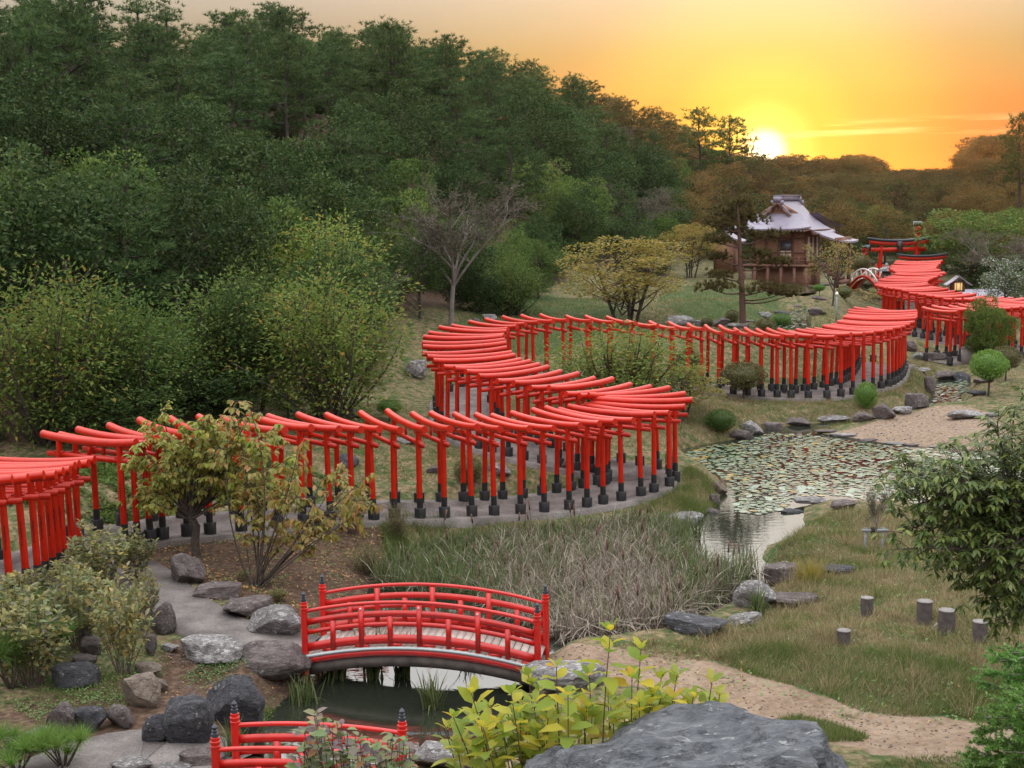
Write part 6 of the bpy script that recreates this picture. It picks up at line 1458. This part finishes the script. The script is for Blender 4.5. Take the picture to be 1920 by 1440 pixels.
# fir boughs, lower right
def fir(name_label, sprays, dist, seed, dead=False):
    rs = np.random.RandomState(seed); E = [ray_at(px, py, dist + rs.uniform(-.4, .5)) for px, py in sprays]; o0 = np.array([E[0][0] + 1.6, dist + .2, 0]); o0[2] = Z1(o0[0], o0[1])
    root = empty('fir_tree', tuple(o0), 0, name_label, 'tree'); st = MB(); parts = []
    zc = np.mean([e[2] for e in E]); hub = np.array([0, 0, max(.3, zc - o0[2] + .2)]); st.tube([(0, 0, -.3), tuple(hub * .6), tuple(hub * 1.3)], [.09, .07, .04], 8, False)
    E += [o0 + hub * rs.uniform(.25, 1.35) + np.array([cos(a), sin(a), -.1]) * rs.uniform(.5, 1.1) for a in rs.uniform(-2.2, 2.2, 30)]
    for e in E:
        e = e - o0; b0 = np.array([0, 0, np.clip(e[2] + rs.uniform(-.05, .25), .1, hub[2] * 1.28)]); C = limb(st, b0, e, .022, .006, rs, -.05, 8, 5); ax = unit(e - b0)
        for s in range(34):
            f = rs.uniform(.35, 1); c = np.array([np.interp(f * 7, np.arange(8), C[:, i]) for i in range(3)]); d = unit(ax * .9 + rs.normal(size=3) * [.7, .7, .25] + [0, 0, .12]); tw = c + d * rs.uniform(.10, .24)
            st.tube([c, tw], [.004, .003], 4, False); n = 70; u = rs.uniform(0, 1.05, n)[:, None]
            pd = unit(np.cross(np.repeat(d[None], n, 0), rv(n, rs))); Dn = unit(pd + d * .7 + [0, 0, .15]); parts.append(leafset(c + (tw - c) * u, Dn, rv(n, rs), rs.uniform(.030, .050, n), .014, 'blade'))
    V, q, t3 = cat(parts); link('trunk', st.mesh('trunk', M['bark_pale']), root); link('needles', finish(V, q, t3, 'needles', LM['fir']), root)
fir('bright green fir in the lower right corner', [(1835, 1375), (1822, 1425), (1845, 1345), (1870, 1325), (1895, 1315), (1810, 1440), (1880, 1360), (1850, 1390), (1900, 1330), (1905, 1400), (1840, 1430), (1870, 1430), (1915, 1440), (1825, 1405), (1895, 1290), (1920, 1360), (1860, 1400), (1890, 1385), (1850, 1440), (1910, 1300), (1880, 1410), (1900, 1440)], 12.2, 91)
fir('dark fir with sparse boughs at the right edge above the bright one', [(1840, 1260), (1870, 1265), (1900, 1240), (1905, 1280), (1860, 1240), (1885, 1270), (1920, 1215), (1915, 1310), (1890, 1225), (1850, 1280)], 13.2, 92)

# ------------------------------------------------------------------ reeds and cattails in the marsh
def sample_poly(P, n, rs):
    out = []; lo, hi = P.min(0), P.max(0)
    while len(out) < n:
        q = rs.uniform(lo, hi, (n * 2, 2)); out.extend(q[inside(q[:, 0], q[:, 1], P)])
    return np.array(out[:n])
def blades(P, h, w, rs, lean=.25, bend=.5, broken=0.0):
    """bent ribbon blades, 3 quads each"""
    n = len(P); a = rs.uniform(0, 6.28, n); dirn = np.stack([np.cos(a), np.sin(a), 0 * a], 1); s = np.stack([-np.sin(a + rs.normal(size=n) * .6), np.cos(a), 0 * a], 1)
    h = h * rs.uniform(.6, 1.15, n); ln = rs.uniform(0, lean, n); bd = rs.uniform(0, bend, n); br = rs.rand(n) < broken
    pts = []
    for f in (0, .4, .75, 1.0):
        up = f * np.ones(n); out_ = ln * f + bd * f ** 2.6
        up = np.where(br & (f > .5), .55 - (f - .5) * rs.uniform(.2, .9, n), up * np.cos(bd * f * .9)); out_ = np.where(br & (f > .5), out_ + (f - .4) * .7, out_)
        pts.append(P + dirn * (out_ * h)[:, None] + np.stack([0 * up, 0 * up, up * h], 1))
    wd = [1, .9, .6, .08]; V = np.stack([pts[k] + sg * s * (w * wd[k] / 2) for k in range(4) for sg in (-1, 1)], 1).reshape(-1, 3); o = np.arange(n)[:, None] * 8
    return V, np.concatenate([o + [0, 1, 3, 2], o + [2, 3, 5, 4], o + [4, 5, 7, 6]]), None
REED = img_poly([(722, 1075), (800, 1040), (900, 1022), (1060, 1008), (1180, 990), (1245, 998), (1275, 1050), (1320, 1086), (1440, 1092), (1385, 1120), (1300, 1150), (1260, 1190), (1095, 1208), (1030, 1200), (1010, 1170), (900, 1130), (760, 1115), (700, 1105)], .0)
rs = np.random.RandomState(5); n = 14000; q = sample_poly(REED, n, rs); z = np.minimum(Zarr(q[:, 0], q[:, 1]), .3)
P = np.concatenate([q, z[:, None]], 1); f = (q[:, 0] - REED[:, 0].min()) / np.ptp(REED[:, 0]); cl = np.sin(q[:, 0] * 2.1 + 1.3 * np.sin(q[:, 1] * 1.7)) * .5 + np.sin(q[:, 1] * 2.7 + q[:, 0]) * .3
backw = (q[:, 1] - np.interp(q[:, 0], [-4, 0, 4, 7], [26, 26, 26, 28])) 
mid_ = np.exp(-((f - .58) / .27) ** 2) * np.clip(1.15 - .10 * np.clip(backw, 0, 9), 0, 1)
isg = rs.rand(n) < np.clip(.42 - .52 * mid_ + .30 * cl + .55 * (np.abs(f - .52) - .25) * 1.8 + .06 * backw, .08, .95)
hh = np.where(f < .3, .82, .96) * np.where(isg, 1.05, .95) * np.clip(1.05 + .15 * cl - .10 * np.clip(backw - 3, 0, 4), .4, 1.4)
for nm, mk, mat_, br in (('green_reeds', isg, 'reed_g', .18), ('straw_reeds', ~isg, 'reed_s', .72)):
    V, qd, _ = blades(P[mk], hh[mk], .026 if mat_ == 'reed_g' else .028, rs, .28, .55, br); tag(link(nm, finish(V, qd, None, nm, LM[mat_])), kind='stuff')
MARSH = img_poly([(722, 1080), (800, 1036), (900, 1016), (1060, 1000), (1180, 984), (1262, 985), (1292, 1010), (1300, 1050), (1400, 1088), (1385, 1115), (1260, 1190), (1095, 1206), (1020, 1195), (900, 1130), (760, 1115)], .0)
q2 = sample_poly(MARSH, 24000, rs); f2 = (q2[:, 0] - REED[:, 0].min()) / np.ptp(REED[:, 0]); m2 = np.exp(-((f2 - .58) / .27) ** 2) * np.clip(1.1 - .12 * np.clip(q2[:, 1] - 27, 0, 9), 0, 1); cl2 = np.sin(q2[:, 0] * 2.3 + 1.3 * np.sin(q2[:, 1] * 1.9)) * np.sin(q2[:, 1] * 2.1)
st2 = rs.rand(len(q2)) < np.clip(.12 + .85 * m2 + .22 * cl2, .03, .92)
for nm, mk, mat_, br, hb in (('marsh_grass', ~st2, 'reed_g', .15, .5), ('dead_marsh_grass', st2, 'reed_s', .7, .62)):
    V, qd, _ = blades(np.concatenate([q2[mk], np.full((mk.sum(), 1), -.03)], 1), hb, .022, rs, .45, .8, br); tag(link(nm, finish(V, qd, None, nm, LM[mat_])), kind='stuff')
mb_ = MB()
for k in range(110):
    p = P[rs.randint(n)]; h_ = rs.uniform(.8, 1.25); tl = rs.normal(size=2) * .12; mb_.tube([p, p + [tl[0] * .7, tl[1] * .7, h_ * .8]], .006, 4, False); mb_.tube([p + [tl[0] * .7, tl[1] * .7, h_ * .78], p + [tl[0] * .9, tl[1] * .9, h_]], .022, 6)
tag(link('cattails', mb_.mesh('cattails', M['bark_red'])), kind='stuff')
# slim clumps of iris leaves standing in the water by the bridges
for k, (px, py, w, h, lab) in enumerate([(700, 1330, 50, 130, 'tall iris clump in the water under the bridge'), (755, 1322, 40, 105, 'slim iris clump right of the tall one'), (628, 1300, 60, 75, 'green rush clump at the bridge foot on the water edge'), (568, 1330, 80, 60, 'grassy clump on the muddy bank left of the water'), (810, 1390, 40, 80, 'iris clump in dark water beside the cropped bridge post'), (880, 1285, 30, 60, 'small iris clump by the far water edge'),
                                     (1420, 1155, 36, 56, 'rushes growing between the two rocks at the meadow edge'), (440, 1420, 60, 70, 'rushes behind the cropped bridge, left post'), (1300, 1050, 60, 60, 'green rushes where the reeds meet the open water')]):
    qq, dd = T(px, py); qq[2] = max(qq[2], -.1); s = ppm(dd); m_ = 60; pp = np.concatenate([rs.normal(size=(m_, 2)) * (w / s * .16), np.zeros((m_, 1))], 1)
    V, qd, _ = blades(pp, h / s, .03, rs, .3, .35, .08); o = link('iris_clump', finish(V, qd, None, 'iris_clump', LM['reed_g']), None, tuple(qq)); tag(o, lab, 'water plant')
# golden grass tuft among the rocks
qq, dd = T(1518, 1092); s = ppm(dd); pp = np.concatenate([rs.normal(size=(260, 2)) * .16, np.zeros((260, 1))], 1); V, qd, _ = blades(pp, 46 / s, .012, rs, .5, .3); o = link('golden_grass_tuft', finish(V, qd, None, 'golden_grass_tuft', LM['autumn']), None, tuple(qq)); tag(o, 'golden-yellow grass tuft between two rocks at the meadow edge', 'grass tuft')

# ------------------------------------------------------------------ water lilies
LPOLY = img_poly([(1285, 850), (1340, 836), (1400, 826), (1450, 812), (1530, 818), (1600, 828), (1680, 838), (1790, 847), (1900, 852), (1960, 880), (1950, 940), (1700, 938), (1610, 936), (1555, 928), (1500, 935), (1470, 955), (1420, 965), (1380, 960), (1372, 915), (1352, 893), (1310, 872)], 0)
LPOLY2 = img_poly([(1757, 720), (1812, 714), (1815, 728), (1795, 742), (1802, 752), (1782, 764), (1740, 770), (1752, 750)], 0)
def pads(P, gap, n, rs, r0, r1):
    pts = sample_poly(P, n * 8, rs); keep = []; cell = {}
    for p in pts:
        k = (int(p[0] / gap), int(p[1] / gap)); ok = True
        for i_ in (-1, 0, 1):
            for j_ in (-1, 0, 1):
                for u in cell.get((k[0] + i_, k[1] + j_), ()):
                    if (u[0] - p[0]) ** 2 + (u[1] - p[1]) ** 2 < gap * gap: ok = False
        if ok: cell.setdefault(k, []).append(p); keep.append(p)
        if len(keep) >= n: break
    return np.array(keep), rs.uniform(r0, r1, len(keep))
def pad_geo(n_=11):
    th = np.linspace(.16, 2 * pi - .16, n_); V = np.concatenate([[(0, 0, 0)], np.stack([np.cos(th), np.sin(th), .02 * np.sin(th * 3)], 1)]); F_ = np.array([(0, k, k + 1) for k in range(1, n_)]); return V, F_
mpad, t, b = mat('lily_pad'); g = N(t, 'ShaderNodeNewGeometry'); oi = N(t, 'ShaderNodeObjectInfo')
rnd = math_n(t, 'FRACT', math_n(t, 'ADD', g.outputs['Random Per Island'], math_n(t, 'MULTIPLY', oi.outputs['Random'], 7.13)))
L(t, ramp(t, rnd, [(0, (.14, .20, .11)), (.3, (.20, .25, .165)), (.5, (.10, .155, .075)), (.66, (.26, .295, .225)), (.80, (.14, .19, .07)), (.90, (.22, .20, .10)), (.95, (.36, .26, .05)), (1, (.07, .07, .045))]), b.inputs['Base Color'])
b.inputs['Roughness'].default_value = .27; b.inputs['Specular IOR Level'].default_value = 1.0
VP, FP = pad_geo(); me_pad = mesh_np('lily_pad', VP, [FP], [mpad])
for nm, PL, gap, n, lab, zoff in (('water_lilies', LPOLY, .195, 2200, 'floating water lily pads covering the large pond', .012), ('water_lilies', LPOLY2, .26, 260, 'floating water lily pads in the narrow stream arm', .012), ('water_lilies', grow(LILY2, -.05), .34, 150, 'pale lily pads in the small pool below the shrine', LILY2_Z + .012), ('water_lilies', grow(STREAM, -.05), .30, 160, 'lily pads in the upper stream behind the gates', STREAM_Z + .012)):
    rs = np.random.RandomState(len(lab)); c, r = pads(PL, gap, n, rs, .055, .14)
    ctr = np.append(c.mean(0), zoff); root = empty('water_lilies', tuple(ctr), 0, lab, 'water lilies'); o_ = np.argsort(c[:, 1])
    for k in o_[:290 if n > 1000 else 0]:
        o = link('lily_pad', me_pad, root, (c[k][0] - ctr[0], c[k][1] - ctr[1], rs.uniform(0, .012))); tl = .35 if rs.rand() < .12 else .03
        o.rotation_euler = (rs.uniform(-tl, tl), rs.uniform(-tl, tl), rs.uniform(0, 6.28)); o.scale = (r[k],) * 3
        if tl > .1: o.location.z += r[k] * .2
    rest = o_[290 if n > 1000 else 0:]; V = []; F_ = []; 
    for i_, k in enumerate(rest):
        a = rs.uniform(0, 6.28); R2 = np.array([[cos(a), -sin(a), 0], [sin(a), cos(a), 0], [0, 0, 1]]); tl = .4 if rs.rand() < .12 else .03; v = VP * r[k]; v = v @ R2.T; v[:, 2] += v[:, 0] * rs.uniform(-tl, tl) + (.05 if tl > .1 else 0) + rs.uniform(0, .008)
        V.append(v + [c[k][0] - ctr[0], c[k][1] - ctr[1], 0]); F_.append(FP + i_ * len(VP))
    o = link('lily_pads', mesh_np('lily_pads', np.concatenate(V), [np.concatenate(F_)], [mpad]), root); tag(o, kind='stuff')

for PL, n in ((LPOLY, 5200), (LPOLY2, 900)):                      # young pads crowding the gaps
    rs = np.random.RandomState(n); c, r = pads(PL, .115, n, rs, .035, .085); f_ = .5 + .5 * np.sin(c[:, 0] * 2.3 + 1.5 * np.sin(c[:, 1] * 1.1)) * np.sin(c[:, 1] * 1.9); k_ = rs.rand(len(c)) < .12 + .55 * f_; c, r = c[k_], r[k_]
    V = (VP[None] * r[:, None, None]); a = rs.uniform(0, 6.28, len(c)); X = V[..., 0] * np.cos(a)[:, None] - V[..., 1] * np.sin(a)[:, None]; Y = V[..., 0] * np.sin(a)[:, None] + V[..., 1] * np.cos(a)[:, None]
    V = np.stack([X + c[:, :1], Y + c[:, 1:], V[..., 2] * .5 + .006 + rs.uniform(0, .004, len(c))[:, None] + 0 * X], -1).reshape(-1, 3); F_ = (FP[None] + (np.arange(len(c)) * len(VP))[:, None, None]).reshape(-1, 3)
    tag(link('young_lily_pads', mesh_np('young_lily_pads', V, [F_], [mpad])), kind='stuff')

# ------------------------------------------------------------------ grass
AVOID = [(gate_line, 1.3), (gate_line2, 1.3), (walk, .68), (lower_walk, .78)]
def grass(name, P, n, h, w, mat_, seed, lumps=.5, keep=None, sandgap=.75):
    rs = np.random.RandomState(seed); q = sample_poly(P, n, rs); ok = np.ones(len(q), bool)
    for ln_, g_ in AVOID: ok &= polydist(q[:, 0], q[:, 1], ln_[:, :2])[0] > g_
    ok &= polydist(q[:, 0], q[:, 1], sandp[:, :2])[0] > sandgap + .25 * np.sin(q[:, 0] * 3.1) * np.sin(q[:, 1] * 2.3 + q[:, 0])
    for PW in (POND, STREAM, LILY2): ok &= ~inside(q[:, 0], q[:, 1], PW)
    fld = np.sin(q[:, 0] * 1.9 + 1.7 * np.sin(q[:, 1] * 1.1)) * np.sin(q[:, 1] * 2.3 + 1.2 * np.sin(q[:, 0] * .8)) * .6 + np.sin(q[:, 0] * 4.7 + q[:, 1] * 3.3) * .25
    if keep == 'green': ok &= rs.rand(len(q)) < np.clip(.40 + 1.5 * fld, .02, 1)
    if keep == 'dry': ok &= rs.rand(len(q)) < np.clip(.6 - fld * 1.5, .04, 1)
    q = q[ok]; fld = fld[ok]; z = Zarr(q[:, 0], q[:, 1]); m_ = len(q)
    wind = np.stack([np.sin(q[:, 1] * .9 + q[:, 0] * .4), np.cos(q[:, 0] * .8 - q[:, 1] * .5), 0 * z], 1) * .5
    D = unit(wind + rv(m_, rs) * .55 + [0, 0, .8]); H = h * rs.uniform(.4, 1.25, m_) * (1 + lumps * fld) * np.where(rs.rand(m_) < .05, 1.6, 1)
    V, _, t3 = leafset(np.stack([q[:, 0], q[:, 1], z - .01], 1), D, rv(m_, rs), np.clip(H, .02, None), w, 'blade'); tag(link(name, finish(V, None, t3, name, LM[mat_])), kind='stuff')
MEADOW = img_poly([(1095, 1225), (1260, 1195), (1400, 1150), (1455, 1085), (1430, 1040), (1500, 990), (1505, 955), (1600, 950), (1700, 955), (1850, 980), (1990, 975), (1990, 1420), (1640, 1370), (1480, 1325), (1260, 1258), (1150, 1240)], .4)
grass('dry_meadow_grass', MEADOW, 190000, .16, .008, 'grass_d', 1, .7, 'dry'); grass('green_meadow_grass', MEADOW, 70000, .15, .008, 'grass_g', 2, .6, 'green')
EDGE = img_poly([(1330, 1225), (1500, 1215), (1640, 1240), (1920, 1305), (1990, 1340), (1990, 1385), (1850, 1375), (1700, 1362), (1560, 1340), (1440, 1290)], .45)
grass('green_path_edge_grass', EDGE, 26000, .15, .008, 'grass_g', 3, .5)
grass('grass_island', img_poly([(1455, 1348), (1530, 1332), (1600, 1345), (1655, 1370), (1620, 1392), (1520, 1392), (1465, 1375)], .45), 9000, .10, .008, 'grass_g', 4, .3, None, .25)
grass('bottom_verge_grass', img_poly([(1590, 1440), (1700, 1418), (1850, 1425), (1990, 1430), (1990, 1500), (1600, 1500)], .5), 9000, .11, .008, 'grass_g', 5, .3, None, .3)
BANK = img_poly([(700, 1000), (900, 985), (1050, 985), (1180, 965), (1260, 925), (1290, 890), (1340, 905), (1345, 940), (1250, 985), (1180, 992), (1060, 1012), (900, 1025), (800, 1042), (730, 1060)], .2)
grass('bank_grass', BANK, 45000, .24, .010, 'grass_g', 6, .6, 'green'); grass('dry_bank_grass', BANK, 30000, .20, .010, 'grass_d', 7, .6, 'dry')
LOOP = np.array([(-6, 36.5), (-2.5, 36.6), (0, 37.6), (2, 38), (0, 39.5), (-1.5, 41), (-3.0, 43.2), (-3.4, 47), (-5.2, 47), (-6, 43), (-8, 39), (-8, 37)])
grass('loop_lawn_grass', LOOP, 40000, .10, .010, 'grass_d', 8, .5, 'dry'); grass('loop_green_grass', LOOP, 30000, .10, .010, 'grass_g', 9, .5, 'green')
LOOP2 = np.array([(0, 43), (2, 41.5), (5, 41.5), (6, 44), (11, 48.5), (14, 52), (10, 50), (5, 52.5), (1, 52), (-.2, 48)])
grass('inner_bank_grass', LOOP2, 40000, .14, .012, 'grass_d', 10, .5, 'dry'); grass('inner_bank_green', LOOP2, 24000, .12, .012, 'grass_g', 11, .5, 'green')
TB = img_poly([(1260, 830), (1330, 760), (1430, 750), (1580, 752), (1690, 715), (1720, 660), (1760, 665), (1745, 740), (1680, 775), (1560, 795), (1440, 805), (1380, 825)], .3)
grass('pond_bank_grass', TB, 40000, .17, .013, 'grass_d', 12, .5, 'dry'); grass('pond_bank_green', TB, 30000, .15, .013, 'grass_g', 13, .5, 'green')
BACK = np.array([(-3, 58), (8, 56.5), (13, 56), (15, 60), (19, 64), (18, 78), (16, 88), (6, 82), (1, 72), (-3, 64)])
grass('back_lawn_grass', BACK, 60000, .14, .022, 'grass_d', 14, .4, 'dry'); grass('back_lawn_green', BACK, 60000, .14, .022, 'grass_g', 15, .4, 'green')
RB = np.array([(19, 54), (22, 52), (27, 56), (30, 62), (24, 62), (20.5, 60)])
grass('right_bank_grass', RB, 20000, .12, .016, 'grass_d', 16, .4, 'dry')
NEARL = img_poly([(0, 1120), (240, 1090), (290, 1180), (320, 1230), (290, 1280), (240, 1310), (200, 1330), (60, 1340), (0, 1300)], .65)
def cover(name, P, n, sz_, mat_, seed):
    rs = np.random.RandomState(seed); q = sample_poly(P, n, rs); ok = np.ones(n, bool)
    for ln_, g_ in AVOID: ok &= polydist(q[:, 0], q[:, 1], ln_[:, :2])[0] > g_
    fld = np.sin(q[:, 0] * 2.9 + 1.7 * np.sin(q[:, 1] * 2.1)) * np.sin(q[:, 1] * 3.3 + q[:, 0]); ok &= rs.rand(n) < np.clip(.5 + fld, .08, 1); q = q[ok]; m_ = len(q)
    V, qd, t3 = leafset(np.stack([q[:, 0], q[:, 1], Zarr(q[:, 0], q[:, 1]) + rs.uniform(.0, .06, m_)], 1), rv(m_, rs) * [1, 1, .4] + [0, 0, .15], rv(m_, rs) * .5 + [0, 0, 1], sz_ * rs.uniform(.6, 1.3, m_), sz_ * .6); tag(link(name, finish(V, qd, t3, name, LM[mat_])), kind='stuff')
cover('ground_cover', NEARL, 16000, .045, 'cover', 1); cover('ground_cover', img_poly([(330, 1290), (440, 1245), (560, 1290), (520, 1340), (420, 1320)], .3), 5000, .04, 'cover', 2)
grass('near_left_grass', NEARL, 14000, .14, .008, 'grass_g', 17, .5, 'green')
grass('mud_bank_grass', img_poly([(480, 1340), (560, 1295), (640, 1240), (640, 1300), (560, 1350), (520, 1400)], .1), 9000, .22, .009, 'grass_g', 18, .4)
cover('fallen_leaves', MULCH, 2600, .075, 'fallen', 3); cover('slope_ground_cover', MULCH, 5000, .05, 'cover', 4)
cover('fallen_leaves', img_poly([(330, 1095), (420, 1130), (520, 1190), (480, 1210), (380, 1160), (320, 1110)], .65), 500, .07, 'fallen', 5)
BG = np.array([(-14, 32.5), (-9.8, 31.6), (-8.2, 33), (-5.5, 34.5), (-4.2, 36), (-6, 37.5), (-9, 37.5), (-14, 35)])
cover('bamboo_grass', BG, 26000, .13, 'mid', 6)

def tussocks(name, P, n, h, mat_, seed):
    rs = np.random.RandomState(seed); c = sample_poly(P, n, rs); ok = polydist(c[:, 0], c[:, 1], sandp[:, :2])[0] > .95
    for PW in (POND,): ok &= ~inside(c[:, 0], c[:, 1], PW)
    c = c[ok]; k = 46; q = np.repeat(c, k, 0) + rs.normal(size=(len(c) * k, 2)) * np.repeat(rs.uniform(.05, .16, len(c)), k)[:, None]
    out_ = q - np.repeat(c, k, 0); D = unit(np.concatenate([out_ * 4, np.full((len(q), 1), .8)], 1) + rv(len(q), rs) * .35); V, _, t3 = leafset(np.stack([q[:, 0], q[:, 1], Zarr(q[:, 0], q[:, 1]) - .01], 1), D, rv(len(q), rs), h * np.repeat(rs.uniform(.5, 1.3, len(c)), k) * rs.uniform(.6, 1.1, len(q)), .010, 'blade')
    tag(link(name, finish(V, None, t3, name, LM[mat_])), kind='stuff')
tussocks('dry_tussocks', MEADOW, 420, .34, 'grass_d', 51); tussocks('green_tussocks', MEADOW, 160, .26, 'grass_g', 52)
tussocks('bank_tussocks', BANK, 200, .32, 'grass_g', 53); tussocks('pond_bank_tussocks', TB, 200, .30, 'grass_d', 54); tussocks('loop_tussocks', LOOP2, 160, .26, 'grass_d', 55)

# small stones and blown leaves on the bare ground
def pebbles(name, P, n, r0, r1, seed, m_):
    rs = np.random.RandomState(seed); q = sample_poly(P, n, rs); bm = bmesh.new(); bmesh.ops.create_icosphere(bm, subdivisions=1, radius=1); bv = np.array([v.co[:] for v in bm.verts]); bf = np.array([[v.index for v in f.verts] for f in bm.faces]); bm.free()
    z = Zarr(q[:, 0], q[:, 1]); V = []; F_ = []
    for i_ in range(n):
        s = rs.uniform(r0, r1) * rs.uniform(.5, 1.2, 3) * [1, 1, .6]; V.append(bv * s * (1 + rs.uniform(-.15, .15, (len(bv), 1))) + [q[i_, 0], q[i_, 1], z[i_] + s[2] * .2]); F_.append(bf + i_ * len(bv))
    tag(link(name, mesh_np(name, np.concatenate(V), [np.concatenate(F_)], [m_])), kind='stuff')
SANDPOLY = np.concatenate([sandp[:, :2] + [0, .75], (sandp[:, :2] - [0, .75])[::-1]])
pebbles('pebbles', SANDPOLY, 700, .006, .028, 61, M['rock_tan'])
pebbles('pebbles', SOIL_BR, 500, .008, .035, 62, M['rock'])
pebbles('pebbles', SPIT, 260, .01, .05, 63, M['rock_pale'])
pebbles('pebbles', img_poly([(320, 1090), (360, 1100), (560, 1195), (520, 1215), (400, 1160)], .65), 380, .008, .03, 64, M['rock'])
cover('fallen_leaves', SANDPOLY, 160, .06, 'fallen', 65); cover('fallen_leaves', SOIL_BR, 420, .06, 'fallen', 66); cover('fallen_leaves', MEADOW, 900, .06, 'fallen', 67); cover('meadow_weeds', MEADOW, 5200, .07, 'cover', 68); cover('fallen_leaves', LOOP, 700, .08, 'fallen', 69)

# ------------------------------------------------------------------ labels of the look-alike trees: counted along the picture, only those that show
bpy.context.view_layer.update()
_dg = bpy.context.evaluated_depsgraph_get(); _rr = np.random.RandomState(4); _by = {}
for o in list(COL.objects):
    if o.type != 'EMPTY' or o.get('category') != 'tree' or 'group' not in o: continue
    cr = [c for c in o.children if c.name.startswith('crown')]
    if not cr: continue
    me_ = cr[0].data; n_v = len(me_.vertices); hits = 0; mw = cr[0].matrix_world
    for k in _rr.randint(0, n_v, 40):
        p = np.array(mw @ me_.vertices[int(k)].co); d = p - CAM; dist_ = np.linalg.norm(d); u = d @ XA / (d @ FWD); v = d @ YA / (d @ FWD)
        if abs(u) > .384 or abs(v) > .288: continue
        ok, loc, _, _, ob, _ = S.ray_cast(_dg, Vector(CAM), Vector(d / dist_), distance=dist_ + .5)
        if ok and ob.name == cr[0].name: hits += 1
    c0 = np.array(o.matrix_world.translation) - CAM; _by.setdefault(o['label'], []).append((hits, c0 @ XA / (c0 @ FWD), o))
for lab, rows in _by.items():
    if len(rows) < 2: continue
    vis = sorted([r for r in rows if r[0] >= 2], key=lambda r: r[1]); hid = [r for r in rows if r[0] < 2]
    for k, r in enumerate(vis):
        r[2]['label'] = lab + (f', {ordinal(k + 1)} from the left' if len(vis) > 1 else '')
    for r in hid: r[2]['label'] = lab + ', hidden behind nearer crowns'; r[2]['group'] = r[2]['group'] + ' hidden behind others'

# ------------------------------------------------------------------ evening haze in the air
m = bpy.data.materials.new('evening_haze'); m.use_nodes = True; t = m.node_tree; t.nodes.clear()
pv = N(t, 'ShaderNodeVolumePrincipled'); pv.inputs['Color'].default_value = (1.0, .93, .86, 1); pv.inputs['Density'].default_value = .00006; pv.inputs['Anisotropy'].default_value = .78
out = N(t, 'ShaderNodeOutputMaterial'); L(t, pv.outputs[0], out.inputs['Volume'])
m.cycles.homogeneous_volume = True if hasattr(m.cycles, 'homogeneous_volume') else None
zb = float(ZZ.min()) - 1.0
zt_ = 36.0
tag(link('haze', MB().box(((gx[0] + gx[-1]) / 2, (gy[0] + gy[-1]) / 2, (zb + zt_) / 2), (gx[-1] - gx[0] + 4, gy[-1] - gy[0] + 4, zt_ - zb)).mesh('haze', m)), kind='stuff')
